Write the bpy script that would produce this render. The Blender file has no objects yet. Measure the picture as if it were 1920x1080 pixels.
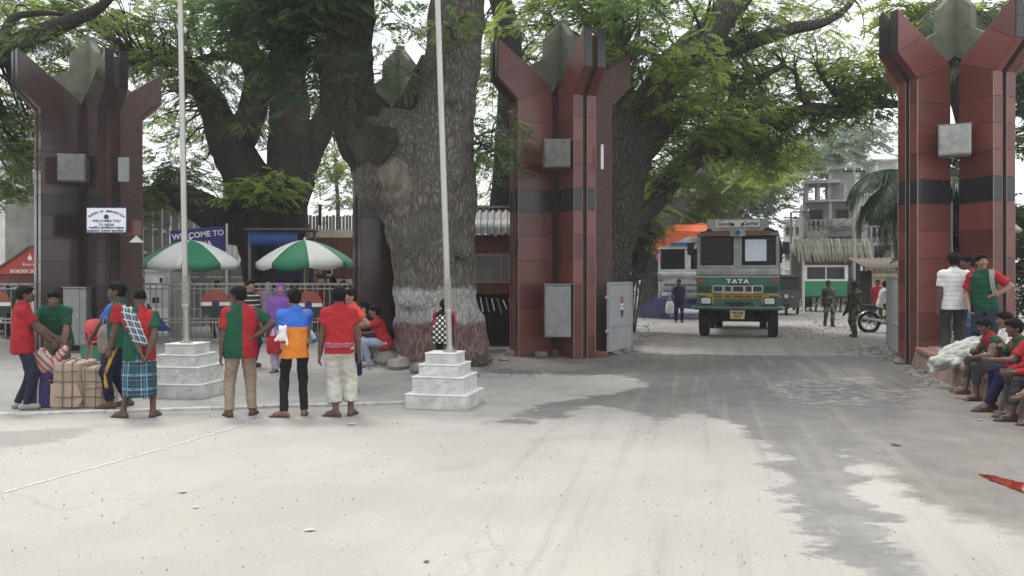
import bpy, math, random
import numpy as np
from mathutils import Vector, Matrix, noise
random.seed(7); RNG = np.random.default_rng(7)
SC = bpy.context.scene
COL = SC.collection
# ---------------------------------------------------------------- camera, sky, sun, exposure
F, HC, HY, CX = 1550.0, 1.7, 522.0, 960.0          # focal length in photo pixels, eye height, horizon row, centre column
cam_d = bpy.data.cameras.new('camera'); cam = bpy.data.objects.new('camera', cam_d); COL.objects.link(cam)
cam.location = (0, 0, HC); cam.rotation_euler = (math.pi/2, 0, 0)
cam_d.sensor_width = 36.0; cam_d.lens = F/1920*36.0; cam_d.shift_y = -18/1920
cam_d.clip_start = 0.1; cam_d.clip_end = 3000
SC.camera = cam
SUN_EL, SUN_AZ = math.radians(62), math.radians(150)
world = bpy.data.worlds.new('World'); SC.world = world; world.use_nodes = True
wn = world.node_tree; wn.nodes.clear()
sky = wn.nodes.new('ShaderNodeTexSky'); sky.sky_type = 'NISHITA'; sky.sun_disc = False
sky.sun_elevation = SUN_EL; sky.sun_rotation = SUN_AZ; sky.dust_density = 4.0; sky.air_density = 1.2
hs = wn.nodes.new('ShaderNodeHueSaturation'); hs.inputs['Saturation'].default_value = 0.12
mixw = wn.nodes.new('ShaderNodeMix'); mixw.data_type = 'RGBA'; mixw.inputs[0].default_value = 0.7
mixw.inputs[7].default_value = (9.0, 9.25, 9.5, 1)      # the even white overcast veil
bg = wn.nodes.new('ShaderNodeBackground'); bg.inputs['Strength'].default_value = 0.115
wo = wn.nodes.new('ShaderNodeOutputWorld')
wn.links.new(sky.outputs[0], hs.inputs['Color']); wn.links.new(hs.outputs[0], mixw.inputs[6])
wn.links.new(mixw.outputs[2], bg.inputs[0]); wn.links.new(bg.outputs[0], wo.inputs[0])
sun_d = bpy.data.lights.new('sun', 'SUN'); sun_d.energy = 1.5; sun_d.angle = math.radians(14); sun_d.color = (1, .96, .9)
sun = bpy.data.objects.new('sun', sun_d); COL.objects.link(sun)
sun.rotation_euler = (math.pi/2 - SUN_EL, 0, math.pi - SUN_AZ + math.pi)
SC.view_settings.view_transform = 'Standard'; SC.view_settings.look = 'None'
SC.view_settings.gamma = 1; SC.view_settings.use_curve_mapping = False
SC.view_settings.exposure = 0.74
SC.cycles.max_bounces = 8; SC.cycles.transparent_max_bounces = 6
# ---------------------------------------------------------------- helpers
def P(px, py, d): return Vector(((px-CX)/F*d, d, HC+(HY-py)/F*d))
def G(px, py, z=0.0):
    d = F*(HC-z)/(py-HY); return Vector(((px-CX)/F*d, d, z))
def s2l(c):
    return tuple((x/12.92 if x <= .04045 else ((x+.055)/1.055)**2.4) for x in c)
_m = {}
def mat(name, col, rough=.75, var=.25, scale=6.0, bump=.0, bscale=40.0, metal=0.0, col2=None, rnd=0.0, spec=.4, coat=0.0, detail=6, stretch=None):
    """Procedural surface: two-scale noise in the colour, fine relief, optional tint per object."""
    if name in _m: return _m[name]
    m = bpy.data.materials.new(name); m.use_nodes = True; _m[name] = m
    t = m.node_tree; N = t.nodes; L = t.links; b = N['Principled BSDF']
    tc = N.new('ShaderNodeTexCoord')
    co = tc.outputs['Object']
    if stretch:
        mp = N.new('ShaderNodeMapping'); mp.inputs['Scale'].default_value = stretch; L.new(co, mp.inputs[0]); co = mp.outputs[0]
    n1 = N.new('ShaderNodeTexNoise'); n1.inputs['Scale'].default_value = scale; n1.inputs['Detail'].default_value = detail; n1.inputs['Roughness'].default_value = .65
    L.new(co, n1.inputs['Vector'])
    cr = N.new('ShaderNodeMapRange'); cr.inputs[1].default_value = .3; cr.inputs[2].default_value = .7
    L.new(n1.outputs[0], cr.inputs[0])
    mx = N.new('ShaderNodeMix'); mx.data_type = 'RGBA'
    c2 = col2 if col2 else tuple(max(0, c*(1-var)) for c in col)
    c1 = col if col2 else tuple(c*(1+var*.5) for c in col)
    mx.inputs[6].default_value = (*c2, 1); mx.inputs[7].default_value = (*c1, 1)
    L.new(cr.outputs[0], mx.inputs[0]); out = mx.outputs[2]
    if rnd:
        oi = N.new('ShaderNodeObjectInfo'); mr = N.new('ShaderNodeMapRange'); mr.inputs[3].default_value = 1-rnd; mr.inputs[4].default_value = 1+rnd
        L.new(oi.outputs['Random'], mr.inputs[0]); h = N.new('ShaderNodeHueSaturation'); L.new(mr.outputs[0], h.inputs['Value']); L.new(out, h.inputs['Color']); out = h.outputs[0]
    L.new(out, b.inputs['Base Color'])
    b.inputs['Roughness'].default_value = rough; b.inputs['Metallic'].default_value = metal; b.inputs['Specular IOR Level'].default_value = spec
    if coat: b.inputs['Coat Weight'].default_value = coat
    if bump:
        n2 = N.new('ShaderNodeTexNoise'); n2.inputs['Scale'].default_value = bscale; n2.inputs['Detail'].default_value = 5
        L.new(co, n2.inputs['Vector']); bp = N.new('ShaderNodeBump'); bp.inputs['Strength'].default_value = bump; bp.inputs['Distance'].default_value = .05
        L.new(n2.outputs[0], bp.inputs['Height']); L.new(bp.outputs[0], b.inputs['Normal'])
    return m
def link(o, parent=None):
    COL.objects.link(o)
    if parent is not None: o.parent = parent
    return o
def tag(o, label=None, cat=None, group=None, kind=None):
    if label: o['label'] = label
    if cat: o['category'] = cat
    if group: o['group'] = group
    if kind: o['kind'] = kind
    return o
def thing(name, label, cat, loc=(0,0,0), rz=0, group=None, kind=None):
    o = bpy.data.objects.new(name, None); o.empty_display_size = .2
    o.location = loc; o.rotation_euler = (0, 0, rz); link(o)
    return tag(o, label, cat, group, kind)
def copy_obj(o, parent):
    c = o.copy(); COL.objects.link(c); c.parent = parent; return c
def copy_tree(o, parent=None):
    c = o.copy(); COL.objects.link(c); c.parent = parent
    for ch in list(o.children): copy_tree(ch, c)
    return c
class MB:
    """Collects shapes into one mesh."""
    def __init__(s): s.v = []; s.f = []; s.m = []
    def add(s, vs, fs, mi=0):
        k = len(s.v); s.v += [tuple(v) for v in vs]; s.f += [tuple(k+i for i in f) for f in fs]; s.m += [mi]*len(fs); return s
    def box(s, c, d, M=None, mi=0, bev=0.0):
        x, y, z = d[0]/2, d[1]/2, d[2]/2
        if bev <= 0:
            vs = [Vector((a*x, b*y, e*z)) for e in (-1,1) for b in (-1,1) for a in (-1,1)]
            fs = [(0,2,3,1),(4,5,7,6),(0,1,5,4),(2,6,7,3),(0,4,6,2),(1,3,7,5)]
        else:
            o = min(bev, x*.49, y*.49)
            ring = [(-x+o,-y),(x-o,-y),(x,-y+o),(x,y-o),(x-o,y),(-x+o,y),(-x,y-o),(-x,-y+o)]
            ins = [(-x+o,-y+o*.6),(x-o,-y+o*.6),(x-o*.6,-y+o),(x-o*.6,y-o),(x-o,y-o*.6),(-x+o,y-o*.6),(-x+o*.6,y-o),(-x+o*.6,-y+o)]
            oz = min(o, z*.49)
            vs = [Vector((*q,-z)) for q in ins]+[Vector((*q,-z+oz)) for q in ring]+[Vector((*q,z-oz)) for q in ring]+[Vector((*q,z)) for q in ins]
            fs = [tuple(range(7,-1,-1)), tuple(range(24,32))]
            for l in range(3):
                for i in range(8): fs.append((l*8+i, l*8+(i+1)%8, l*8+8+(i+1)%8, l*8+8+i))
        if M is not None: vs = [M @ v for v in vs]
        c = Vector(c); return s.add([v+c for v in vs], fs, mi)
    def prism(s, poly, e0, e1, fn=None, mi=0):
        """poly in (a,b); extruded from e0 to e1; fn(a,b,e) -> point"""
        n = len(poly); fn = fn or (lambda a, b, e: (a, e, b))
        vs = [fn(a, b, e0) for a, b in poly]+[fn(a, b, e1) for a, b in poly]
        fs = [tuple(range(n)), tuple(range(2*n-1, n-1, -1))]+[(i, n+i, n+(i+1)%n, (i+1)%n) for i in range(n)]
        return s.add(vs, fs, mi)
    def tube(s, pts, rad, n=8, mi=0, cap=True, nz=0.0, nsc=1.0, flat=1.0):
        pts = [Vector(p) for p in pts]
        if not hasattr(rad, '__len__'): rad = [rad]*len(pts)
        vs = []; fs = []; ref = None
        for i, p in enumerate(pts):
            t = (pts[min(i+1, len(pts)-1)]-pts[max(i-1, 0)])
            if t.length < 1e-9: t = Vector((0,0,1))
            t.normalize()
            if ref is None:
                ref = Vector((0,1,0)) if abs(t.y) < .9 else Vector((1,0,0))
            u = (ref - t*ref.dot(t)).normalized(); w = t.cross(u); ref = u
            for k in range(n):
                a = 2*math.pi*k/n; q = u*math.cos(a)+w*math.sin(a)*flat
                r = rad[i]
                pp = p+q*r
                if nz: r *= 1+nz*noise.noise(pp*nsc)+nz*.5*noise.noise(pp*nsc*2.7)
                vs.append(p+q*r)
        for i in range(len(pts)-1):
            for k in range(n):
                fs.append((i*n+k, i*n+(k+1)%n, (i+1)*n+(k+1)%n, (i+1)*n+k))
        if cap: fs += [tuple(range(n-1,-1,-1)), tuple((len(pts)-1)*n+k for k in range(n))]
        return s.add(vs, fs, mi)
    def lathe(s, prof, c=(0,0,0), n=16, axis='z', mi=0, M=None):
        c = Vector(c); vs = []; fs = []
        for r, z in prof:
            for k in range(n):
                a = 2*math.pi*k/n; v = Vector((r*math.cos(a), r*math.sin(a), z))
                if axis == 'x': v = Vector((v.z, v.x, v.y))
                if axis == 'y': v = Vector((v.x, v.z, v.y)); 
                if M is not None: v = M @ v
                vs.append(v+c)
        for i in range(len(prof)-1):
            for k in range(n): fs.append((i*n+k, i*n+(k+1)%n, (i+1)*n+(k+1)%n, (i+1)*n+k))
        fs += [tuple(range(n-1,-1,-1)), tuple((len(prof)-1)*n+k for k in range(n))]
        return s.add(vs, fs, mi)
    def mesh(s, name, mats, smooth=False):
        me = bpy.data.meshes.new(name); me.from_pydata(s.v, [], s.f)
        for m in (mats if isinstance(mats, (list, tuple)) else [mats]): me.materials.append(m)
        if len(me.materials) > 1: me.polygons.foreach_set('material_index', s.m)
        import bmesh
        b = bmesh.new(); b.from_mesh(me); bmesh.ops.recalc_face_normals(b, faces=b.faces); b.to_mesh(me); b.free()
        if smooth:
            me.polygons.foreach_set('use_smooth', [True]*len(me.polygons))
            try: me.set_sharp_from_angle(angle=math.radians(40 if smooth is True else smooth))
            except Exception: pass
        me.update(); return me
    def build(s, name, mats, parent=None, smooth=False, loc=None):
        o = bpy.data.objects.new(name, s.mesh(name, mats, smooth))
        if loc is not None: o.location = loc
        return link(o, parent)
def np_mesh(name, V, Fq, mats, smooth=True, mi=None):
    me = bpy.data.meshes.new(name)
    V = np.asarray(V, dtype=np.float32); Fq = np.asarray(Fq, dtype=np.int32); k = Fq.shape[1]
    me.vertices.add(len(V)); me.vertices.foreach_set('co', V.ravel())
    me.loops.add(Fq.size); me.loops.foreach_set('vertex_index', Fq.ravel())
    me.polygons.add(len(Fq)); me.polygons.foreach_set('loop_start', np.arange(0, Fq.size, k, dtype=np.int32))
    for m in (mats if isinstance(mats, (list, tuple)) else [mats]): me.materials.append(m)
    if mi is not None: me.polygons.foreach_set('material_index', np.asarray(mi, dtype=np.int32))
    me.update(calc_edges=True)
    if smooth: me.polygons.foreach_set('use_smooth', np.ones(len(Fq), dtype=bool))
    return me
def catmull(pts, sub=6):
    """pts rows of any width, smooth resample"""
    A = np.array(pts, dtype=float); n = len(A)
    if n < 3: 
        return np.array([A[0]*(1-t)+A[-1]*t for t in np.linspace(0,1,sub+1)])
    out = []
    for i in range(n-1):
        p0 = A[i-1] if i > 0 else 2*A[0]-A[1]; p1 = A[i]; p2 = A[i+1]; p3 = A[i+2] if i+2 < n else 2*A[-1]-A[-2]
        for t in np.arange(sub)/sub:
            out.append(.5*((2*p1)+(-p0+p2)*t+(2*p0-5*p1+4*p2-p3)*t*t+(-p0+3*p1-3*p2+p3)*t**3))
    out.append(A[-1]); return np.array(out)
def text_obj(txt, size, M, material, parent, name='lettering', depth=.002, align='CENTER', bold=0.0, xs=1.0):
    cu = bpy.data.curves.new(name, 'FONT'); cu.body = txt; cu.size = size; cu.align_x = align; cu.align_y = 'CENTER'
    cu.extrude = depth; cu.offset = bold; cu.resolution_u = 2
    o = bpy.data.objects.new(name, cu); COL.objects.link(o)
    dg = bpy.context.evaluated_depsgraph_get(); me = bpy.data.meshes.new_from_object(o.evaluated_get(dg))
    bpy.data.objects.remove(o); bpy.data.curves.remove(cu)
    me.transform(M @ Matrix.Diagonal((xs, 1, 1, 1))); me.materials.clear(); me.materials.append(material)
    me.name = name
    o = bpy.data.objects.new(name, me); return link(o, parent)
FACE_CAM = Matrix.Rotation(math.pi/2, 4, 'X')       # text in the XZ plane read from -Y
def RZ(a): return Matrix.Rotation(a, 4, 'Z')
def T(x, y, z): return Matrix.Translation((x, y, z))
# ---------------------------------------------------------------- smooth implicit bodies (distance fields -> surface nets)
class SDF:
    """Blend of tapered capsules, ellipsoids and lofts, meshed as ONE continuous surface."""
    def __init__(s): s.p = []
    def cap(s, a, b, ra, rb=None, k=.03, lab=0, flat=None, fa=None, end=False, start=False):
        s.p.append(('cap', np.array(a, float), np.array(b, float), ra, ra if rb is None else rb, k, lab, flat, None if fa is None else np.array(fa, float), end, start)); return s
    def poly(s, pts, rad, **kw):
        for i in range(len(pts)-1): s.cap(pts[i], pts[i+1], rad[i], rad[i+1], **kw)
        return s
    def ell(s, c, r, fr=None, k=.03, lab=0, cut=False):
        s.p.append(('cut' if cut else 'ell', np.array(c, float), np.array(r, float), np.eye(3) if fr is None else np.array(fr, float), k, lab)); return s
    def loft(s, a, ux, uz, L, ts, ws, ds, offs=None, k=.03, lab=0, pw=2.4):
        ux = np.array(ux, float); uz = np.array(uz, float)
        s.p.append(('loft', np.array(a, float), ux, uz, L, np.array(ts, float), np.array(ws, float), np.array(ds, float), None if offs is None else np.array(offs, float), k, lab, pw)); return s
    def bounds(s):
        lo = np.full(3, 1e9); hi = -lo
        for p in s.p:
            if p[0] == 'cap':
                r = max(p[3], p[4])*1.1
                lo = np.minimum(lo, np.minimum(p[1], p[2])-r); hi = np.maximum(hi, np.maximum(p[1], p[2])+r)
            elif p[0] == 'ell': r = p[2].max(); lo = np.minimum(lo, p[1]-r); hi = np.maximum(hi, p[1]+r)
            elif p[0] == 'loft':
                r = max(p[6].max(), p[7].max())*1.25+ (0 if p[8] is None else abs(p[8]).max()); a_, b = p[1]+p[3]*p[4]*p[5][0], p[1]+p[3]*p[4]*p[5][-1]
                lo = np.minimum(lo, np.minimum(a_, b)-r); hi = np.maximum(hi, np.maximum(a_, b)+r)
        return lo, hi
    def mesh(s, vox=.012, amp=0.0, nsc=9.0, seed=0, aniso=(1,1,1)):
        lo, hi = s.bounds(); lo = lo-vox*2; n = np.ceil((hi-lo)/vox).astype(int)+3
        Fd = np.full(n, .5, np.float32); best = np.full(n, 9., np.float32); lab = np.zeros(n, np.int16)
        for p in s.p:
            if p[0] == 'cap': r = max(p[3], p[4])*1.1; l2 = np.minimum(p[1], p[2])-r; h2 = np.maximum(p[1], p[2])+r
            elif p[0] in ('ell', 'cut'): l2 = p[1]-p[2].max(); h2 = p[1]+p[2].max()
            else:
                r = max(p[6].max(), p[7].max())*1.25+(0 if p[8] is None else abs(p[8]).max()); a_, b = p[1]+p[3]*p[4]*p[5][0], p[1]+p[3]*p[4]*p[5][-1]; l2 = np.minimum(a_, b)-r; h2 = np.maximum(a_, b)+r
            m = .07
            i0 = np.clip(np.floor((l2-m-lo)/vox).astype(int), 0, n-1); i1 = np.clip(np.ceil((h2+m-lo)/vox).astype(int)+1, 1, n)
            g = [lo[a]+vox*np.arange(i0[a], i1[a]) for a in range(3)]
            X, Y, Z = np.meshgrid(*g, indexing='ij'); sl = tuple(slice(i0[a], i1[a]) for a in range(3))
            if p[0] == 'cap':
                _, a, b, ra, rb, k, lb, flat, fa, end, start = p
                ba = b-a; L2 = max(ba@ba, 1e-9); x, y, z = X-a[0], Y-a[1], Z-a[2]
                tt = (x*ba[0]+y*ba[1]+z*ba[2])/L2; t = np.clip(tt, 0, 1)
                x = x-t*ba[0]; y = y-t*ba[1]; z = z-t*ba[2]
                if flat is not None:
                    q = (x*fa[0]+y*fa[1]+z*fa[2])*(1/flat-1); x = x+fa[0]*q; y = y+fa[1]*q; z = z+fa[2]*q
                d = np.sqrt(x*x+y*y+z*z)-(ra+(rb-ra)*t)
                if end: d = np.maximum(d, (tt-1)*math.sqrt(L2))
                if start: d = np.maximum(d, -tt*math.sqrt(L2))
            elif p[0] in ('ell', 'cut'):
                _, c, r, fr, k, lb = p
                x, y, z = X-c[0], Y-c[1], Z-c[2]
                q = sum(((x*fr[i][0]+y*fr[i][1]+z*fr[i][2])/r[i])**2 for i in range(3))
                d = (np.sqrt(q)-1)*r.min()
                if p[0] == 'cut':
                    Fd[sl] = np.maximum(Fd[sl], -d); continue
            else:
                _, a, ux, uz, L, ts, ws, ds, offs, k, lb, pw = p
                uy = np.cross(uz, ux); x, y, z = X-a[0], Y-a[1], Z-a[2]
                u = x*ux[0]+y*ux[1]+z*ux[2]; v = x*uy[0]+y*uy[1]+z*uy[2]; t = (x*uz[0]+y*uz[1]+z*uz[2])/L
                w = np.interp(t, ts, ws); dd = np.interp(t, ts, ds)
                if offs is not None: v = v-np.interp(t, ts, offs)
                q = (np.abs(u/w)**pw+np.abs(v/dd)**pw)**(1/pw)
                d = (q-1)*np.minimum(w, dd)
                d = np.maximum(d, np.maximum((t-ts[-1])*L, (ts[0]-t)*L))
            A = Fd[sl]
            h = np.clip(.5+.5*(A-d)/k, 0, 1); Fd[sl] = A*(1-h)+d*h-k*h*(1-h)
            bb = best[sl]; mk = d < bb; bb[mk] = d[mk]; lab[sl][mk] = lb
        neg = Fd < 0
        c8 = [neg[i:n[0]-1+i, j:n[1]-1+j, k:n[2]-1+k] for i in (0,1) for j in (0,1) for k in (0,1)]
        cnt = sum(c.astype(np.int8) for c in c8); act = (cnt > 0) & (cnt < 8)
        ci = np.argwhere(act); idx = -np.ones(act.shape, np.int32); idx[act] = np.arange(len(ci))
        acc = np.zeros((len(ci), 3)); num = np.zeros(len(ci))
        off = [(i, j, k) for i in (0,1) for j in (0,1) for k in (0,1)]
        val = [Fd[ci[:,0]+o[0], ci[:,1]+o[1], ci[:,2]+o[2]] for o in off]
        for a in range(8):
            for b in range(a+1, 8):
                if sum(abs(off[a][q]-off[b][q]) for q in range(3)) != 1: continue
                va, vb = val[a], val[b]; mk = (va < 0) != (vb < 0)
                t = np.where(mk, va/np.where(mk, va-vb, 1), 0)[:, None]
                acc += np.where(mk[:, None], np.array(off[a])*(1-t)+np.array(off[b])*t, 0); num += mk
        V = lo+vox*(ci+acc/num[:, None])
        quads = []
        for ax in range(3):
            d = [0,0,0]; d[ax] = 1; o1, o2 = [(1,2),(2,0),(0,1)][ax]
            A = neg[:n[0]-d[0], :n[1]-d[1], :n[2]-d[2]]; B = neg[d[0]:, d[1]:, d[2]:]
            e = np.argwhere(A != B); e = e[(e[:, o1] > 0) & (e[:, o2] > 0)]
            e = e[(e[:, 0] < n[0]-1) & (e[:, 1] < n[1]-1) & (e[:, 2] < n[2]-1)]
            sg = A[e[:,0], e[:,1], e[:,2]]
            def cell(a1, a2):
                q = e.copy(); q[:, o1] -= a1; q[:, o2] -= a2; return idx[q[:,0], q[:,1], q[:,2]]
            Q = np.stack([cell(0,0), cell(1,0), cell(1,1), cell(0,1)], 1)
            Q[~sg] = Q[~sg][:, ::-1]; quads.append(Q)
        Q = np.concatenate(quads)[:, :]
        Q = Q[(Q >= 0).all(1)]
        vl = lab[ci[:,0], ci[:,1], ci[:,2]]
        if amp:
            r = np.random.default_rng(seed); nv = np.zeros_like(V)
            fn = np.cross(V[Q[:,2]]-V[Q[:,0]], V[Q[:,3]]-V[Q[:,1]])
            for q in range(4): np.add.at(nv, Q[:, q], fn)
            nv /= np.linalg.norm(nv, axis=1)[:, None]+1e-9
            w = np.zeros(len(V))
            for o_ in range(3):
                f_ = nsc*(1.8**o_)
                for q in range(3):
                    dv = r.normal(size=3)*np.array(aniso); ph = r.uniform(0, 6.28); dv2 = r.normal(size=3)*.5
                    w += np.sin(V@dv*f_+ph+1.5*np.sin(V@dv2*f_+ph*2))/(1.6**o_)/3
            V = V+nv*(amp*w)[:, None]
        return V, Q, vl
def wob(V, sc, seed):
    r = np.random.default_rng(seed); w = np.zeros(len(V))
    for q in range(5):
        dv = r.normal(size=3); w += np.sin(V@dv*sc*(1+.4*q)+r.uniform(0,6.28))/(1+.5*q)
    return w/2
# ================================================================ GROUND
def poly_sd(px, py, poly):
    """signed distance (negative inside) of points to polygon, numpy"""
    d = np.full(px.shape, 1e9); ins = np.zeros(px.shape, bool); n = len(poly)
    for i in range(n):
        ax, ay = poly[i]; bx, by = poly[(i+1) % n]
        ex, ey = bx-ax, by-ay; wx, wy = px-ax, py-ay
        t = np.clip((wx*ex+wy*ey)/(ex*ex+ey*ey+1e-12), 0, 1)
        d = np.minimum(d, (wx-ex*t)**2+(wy-ey*t)**2)
        c = ((ay > py) != (by > py)) & (px < (bx-ax)*(py-ay)/(by-ay+1e-12)+ax); ins ^= c
    d = np.sqrt(d); return np.where(ins, -d, d)
def gp(lst): return [tuple(G(x, y)[:2]) for x, y in lst]
WET = gp([(905,692),(1190,663),(1690,668),(1725,720),(1690,800),(1600,860),(1640,960),(1730,1085),(1640,1085),(1540,1020),(1475,940),(1450,850),(1385,800),(1300,772),(1240,790),(1180,770),(1120,758),(1000,795),(915,792),(1060,748),(1150,738),(1215,724),(1180,704),(920,700)])
DIRT = gp([(1690,670),(1780,735),(1990,830),(2100,1060),(1900,980),(1760,945),(1670,880),(1590,845),(1560,810),(1660,720)])
CRACK = gp([(1425,722),(1480,712),(1640,705),(1655,716),(1560,724),(1700,730),(1690,748),(1560,764),(1480,752)])
LANE2 = gp([(1190,640),(1240,600),(1290,560),(1640,560),(1600,600),(1690,640),(1690,668),(1190,663)])
GATE_DIRT = gp([(880,640),(1200,640),(1200,672),(1100,690),(1000,694),(890,700)])
LEFTST = gp([(-40,815),(60,805),(170,800),(150,820),(40,838),(-60,838)])
xs = np.concatenate([[-900,-400,-150,-80,-50,-35,-26,-20,-16], np.arange(-13, 11.01, .085), [13,16,20,26,35,50,80,150,400,900]])
ys = np.concatenate([[-60,-20,-5,0,2,3], np.arange(3.6, 22, .085), np.arange(22, 48, .4), [52,60,75,100,150,250,500,1500]])
GX, GY = np.meshgrid(xs, ys, indexing='ij')
def att(poly, w): return np.clip(.5-poly_sd(GX, GY, poly)/w, 0, 1)
wet = att(WET, 1.1); dirt = att(DIRT, 1.2); crack = att(CRACK, .7); lane = att(LANE2, 2.0); gd = att(GATE_DIRT, 1.2); ls = att(LEFTST, .6)
GZ = np.zeros_like(GX)
GZ += .0*np.sin(GX*1.1+.6*np.sin(GY*.7))*np.sin(GY*.9)*.4 - crack*.012
GZ = np.where(GY > 22, GZ*np.clip((30-GY)/8, 0, 1), GZ)
nx, ny = GX.shape
I = np.arange(nx*ny).reshape(nx, ny)
Q = np.stack([I[:-1,:-1], I[1:,:-1], I[1:,1:], I[:-1,1:]], -1).reshape(-1, 4)
def ground_mat():
    m = bpy.data.materials.new('ground_asphalt'); m.use_nodes = True; t = m.node_tree; N = t.nodes; L = t.links; b = N['Principled BSDF']
    ge = N.new('ShaderNodeNewGeometry'); pos = ge.outputs['Position']
    def noi(sc, det=6, rough=.6, stretch=None):
        n = N.new('ShaderNodeTexNoise'); n.inputs['Scale'].default_value = sc; n.inputs['Detail'].default_value = det; n.inputs['Roughness'].default_value = rough
        if stretch:
            mp = N.new('ShaderNodeMapping'); mp.inputs['Scale'].default_value = stretch; mp.inputs['Rotation'].default_value = (0,0,.3); L.new(pos, mp.inputs[0]); L.new(mp.outputs[0], n.inputs['Vector'])
        else: L.new(pos, n.inputs['Vector'])
        return n.outputs[0]
    def attr(nm):
        a = N.new('ShaderNodeAttribute'); a.attribute_name = nm; return a.outputs['Fac']
    def mth(op, a, b_=None, c=None):
        x = N.new('ShaderNodeMath'); x.operation = op
        for i, q in enumerate((a, b_, c)):
            if q is None: continue
            if isinstance(q, (int, float)): x.inputs[i].default_value = q
            else: L.new(q, x.inputs[i])
        return x.outputs[0]
    def rng(v, a, b_, c=0, d=1):
        r = N.new('ShaderNodeMapRange'); r.interpolation_type = 'SMOOTHSTEP'
        L.new(v, r.inputs[0]); r.inputs[1].default_value = a; r.inputs[2].default_value = b_; r.inputs[3].default_value = c; r.inputs[4].default_value = d; return r.outputs[0]
    def mix(f, a, b_):
        x = N.new('ShaderNodeMix'); x.data_type = 'RGBA'
        for i, q in ((0, f), (6, a), (7, b_)):
            if isinstance(q, (int, float)): x.inputs[i].default_value = q
            elif isinstance(q, tuple): x.inputs[i].default_value = (*q, 1)
            else: L.new(q, x.inputs[i])
        return x.outputs[2]
    big = noi(.35, 4); mid = noi(2.2, 6, .65); fine = noi(38, 4, .7); grit = noi(150, 2, .6)
    edge = noi(1.6, 8, .72, (1.0, 1.6, 1))
    def zone(nm, a=.42, b_=.58, k=1.0):
        return rng(mth('ADD', attr(nm), mth('MULTIPLY', mth('SUBTRACT', edge, .5), k)), a, b_)
    dry = mix(rng(big, .35, .65), (.335,.318,.288), (.40,.382,.350))
    dry = mix(mth('MULTIPLY', rng(mid, .52, .72), .45), dry, (.33,.315,.295))
    # polished stretch towards the gate side is greyer and a little darker (worn pavement)
    sx = N.new('ShaderNodeSeparateXYZ'); L.new(pos, sx.inputs[0])
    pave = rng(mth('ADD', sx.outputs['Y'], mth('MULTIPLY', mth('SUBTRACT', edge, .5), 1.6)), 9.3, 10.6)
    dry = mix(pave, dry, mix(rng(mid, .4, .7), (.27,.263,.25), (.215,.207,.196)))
    col = mix(mth('MULTIPLY', zone('dirt', .22, .55, 1.1), .92), dry, mix(rng(mid, .35, .7), (.125,.110,.101), (.19,.170,.157)))
    col = mix(mth('MULTIPLY', zone('lane', .3, .7, .8), .8), col, mix(rng(mid, .35, .65), (.215,.198,.175), (.30,.282,.255)))
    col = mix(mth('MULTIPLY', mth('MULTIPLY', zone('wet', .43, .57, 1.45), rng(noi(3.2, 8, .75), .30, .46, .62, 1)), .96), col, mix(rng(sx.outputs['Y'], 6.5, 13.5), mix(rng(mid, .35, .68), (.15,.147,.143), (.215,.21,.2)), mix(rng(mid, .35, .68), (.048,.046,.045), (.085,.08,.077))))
    col = mix(mth('MULTIPLY', zone('gatedirt', .3, .7, 1.0), .9), col, mix(rng(mid, .4, .6), (.07,.062,.057), (.12,.11,.1)))
    col = mix(mth('MULTIPLY', zone('stain', .4, .65, 1.2), .6), col, (.2,.19,.18))
    ck = mth('MULTIPLY', zone('crack', .35, .6, 1.2), rng(noi(5.0, 8, .75), .47, .6))
    col = mix(mth('MULTIPLY', ck, .9), col, mix(rng(fine, .4, .6), (.34,.33,.31), (.22,.21,.2)))
    col = mix(mth('MULTIPLY', mth('MULTIPLY', attr('wet'), rng(noi(17, 5, .7), .56, .70)), .38), col, (.30,.29,.27))
    # long tyre streaks in the lane, small spots, grit
    m1 = N.new('ShaderNodeMapping'); m1.inputs['Rotation'].default_value = (0,0,math.radians(13)); L.new(pos, m1.inputs[0])
    m2 = N.new('ShaderNodeMapping'); m2.inputs['Scale'].default_value = (4.2,.16,1); L.new(m1.outputs[0], m2.inputs[0])
    sn = N.new('ShaderNodeTexNoise'); sn.inputs['Scale'].default_value = 1.0; sn.inputs['Detail'].default_value = 6; sn.inputs['Roughness'].default_value = .6; L.new(m2.outputs[0], sn.inputs['Vector'])
    lanew = rng(mth('SUBTRACT', sx.outputs['X'], mth('MULTIPLY', sx.outputs['Y'], .235)), -3.2, -.6)
    col = mix(mth('MULTIPLY', mth('MULTIPLY', rng(sn.outputs[0], .5, .68), lanew), .30), col, (.14,.125,.115))
    col = mix(mth('MULTIPLY', mth('MULTIPLY', rng(sn.outputs[0], .5, .34), lanew), .18), col, (.40,.36,.33))
    cv = N.new('ShaderNodeTexVoronoi'); cv.feature = 'DISTANCE_TO_EDGE'; cv.inputs['Scale'].default_value = .42
    cd = N.new('ShaderNodeMix'); cd.data_type = 'VECTOR'; cd.inputs[0].default_value = .16; L.new(pos, cd.inputs[4]); cn = N.new('ShaderNodeTexNoise'); cn.inputs['Scale'].default_value = 1.6; cn.inputs['Detail'].default_value = 6; L.new(pos, cn.inputs['Vector'])
    cs = N.new('ShaderNodeVectorMath'); cs.operation = 'SCALE'; cs.inputs['Scale'].default_value = 5; L.new(cn.outputs['Color'], cs.inputs[0]); L.new(cs.outputs[0], cd.inputs[5]); L.new(cd.outputs[1], cv.inputs['Vector'])
    crk = mth('MULTIPLY', rng(cv.outputs['Distance'], .0, .012, 1, 0), rng(big, .45, .55))
    col = mix(mth('MULTIPLY', crk, .22), col, (.16,.15,.14))
    blot = rng(noi(.9, 7, .68), .56, .70); col = mix(mth('MULTIPLY', blot, .30), col, (.235,.22,.205))
    spots = rng(noi(9, 3, .5), .69, .74)
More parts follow.
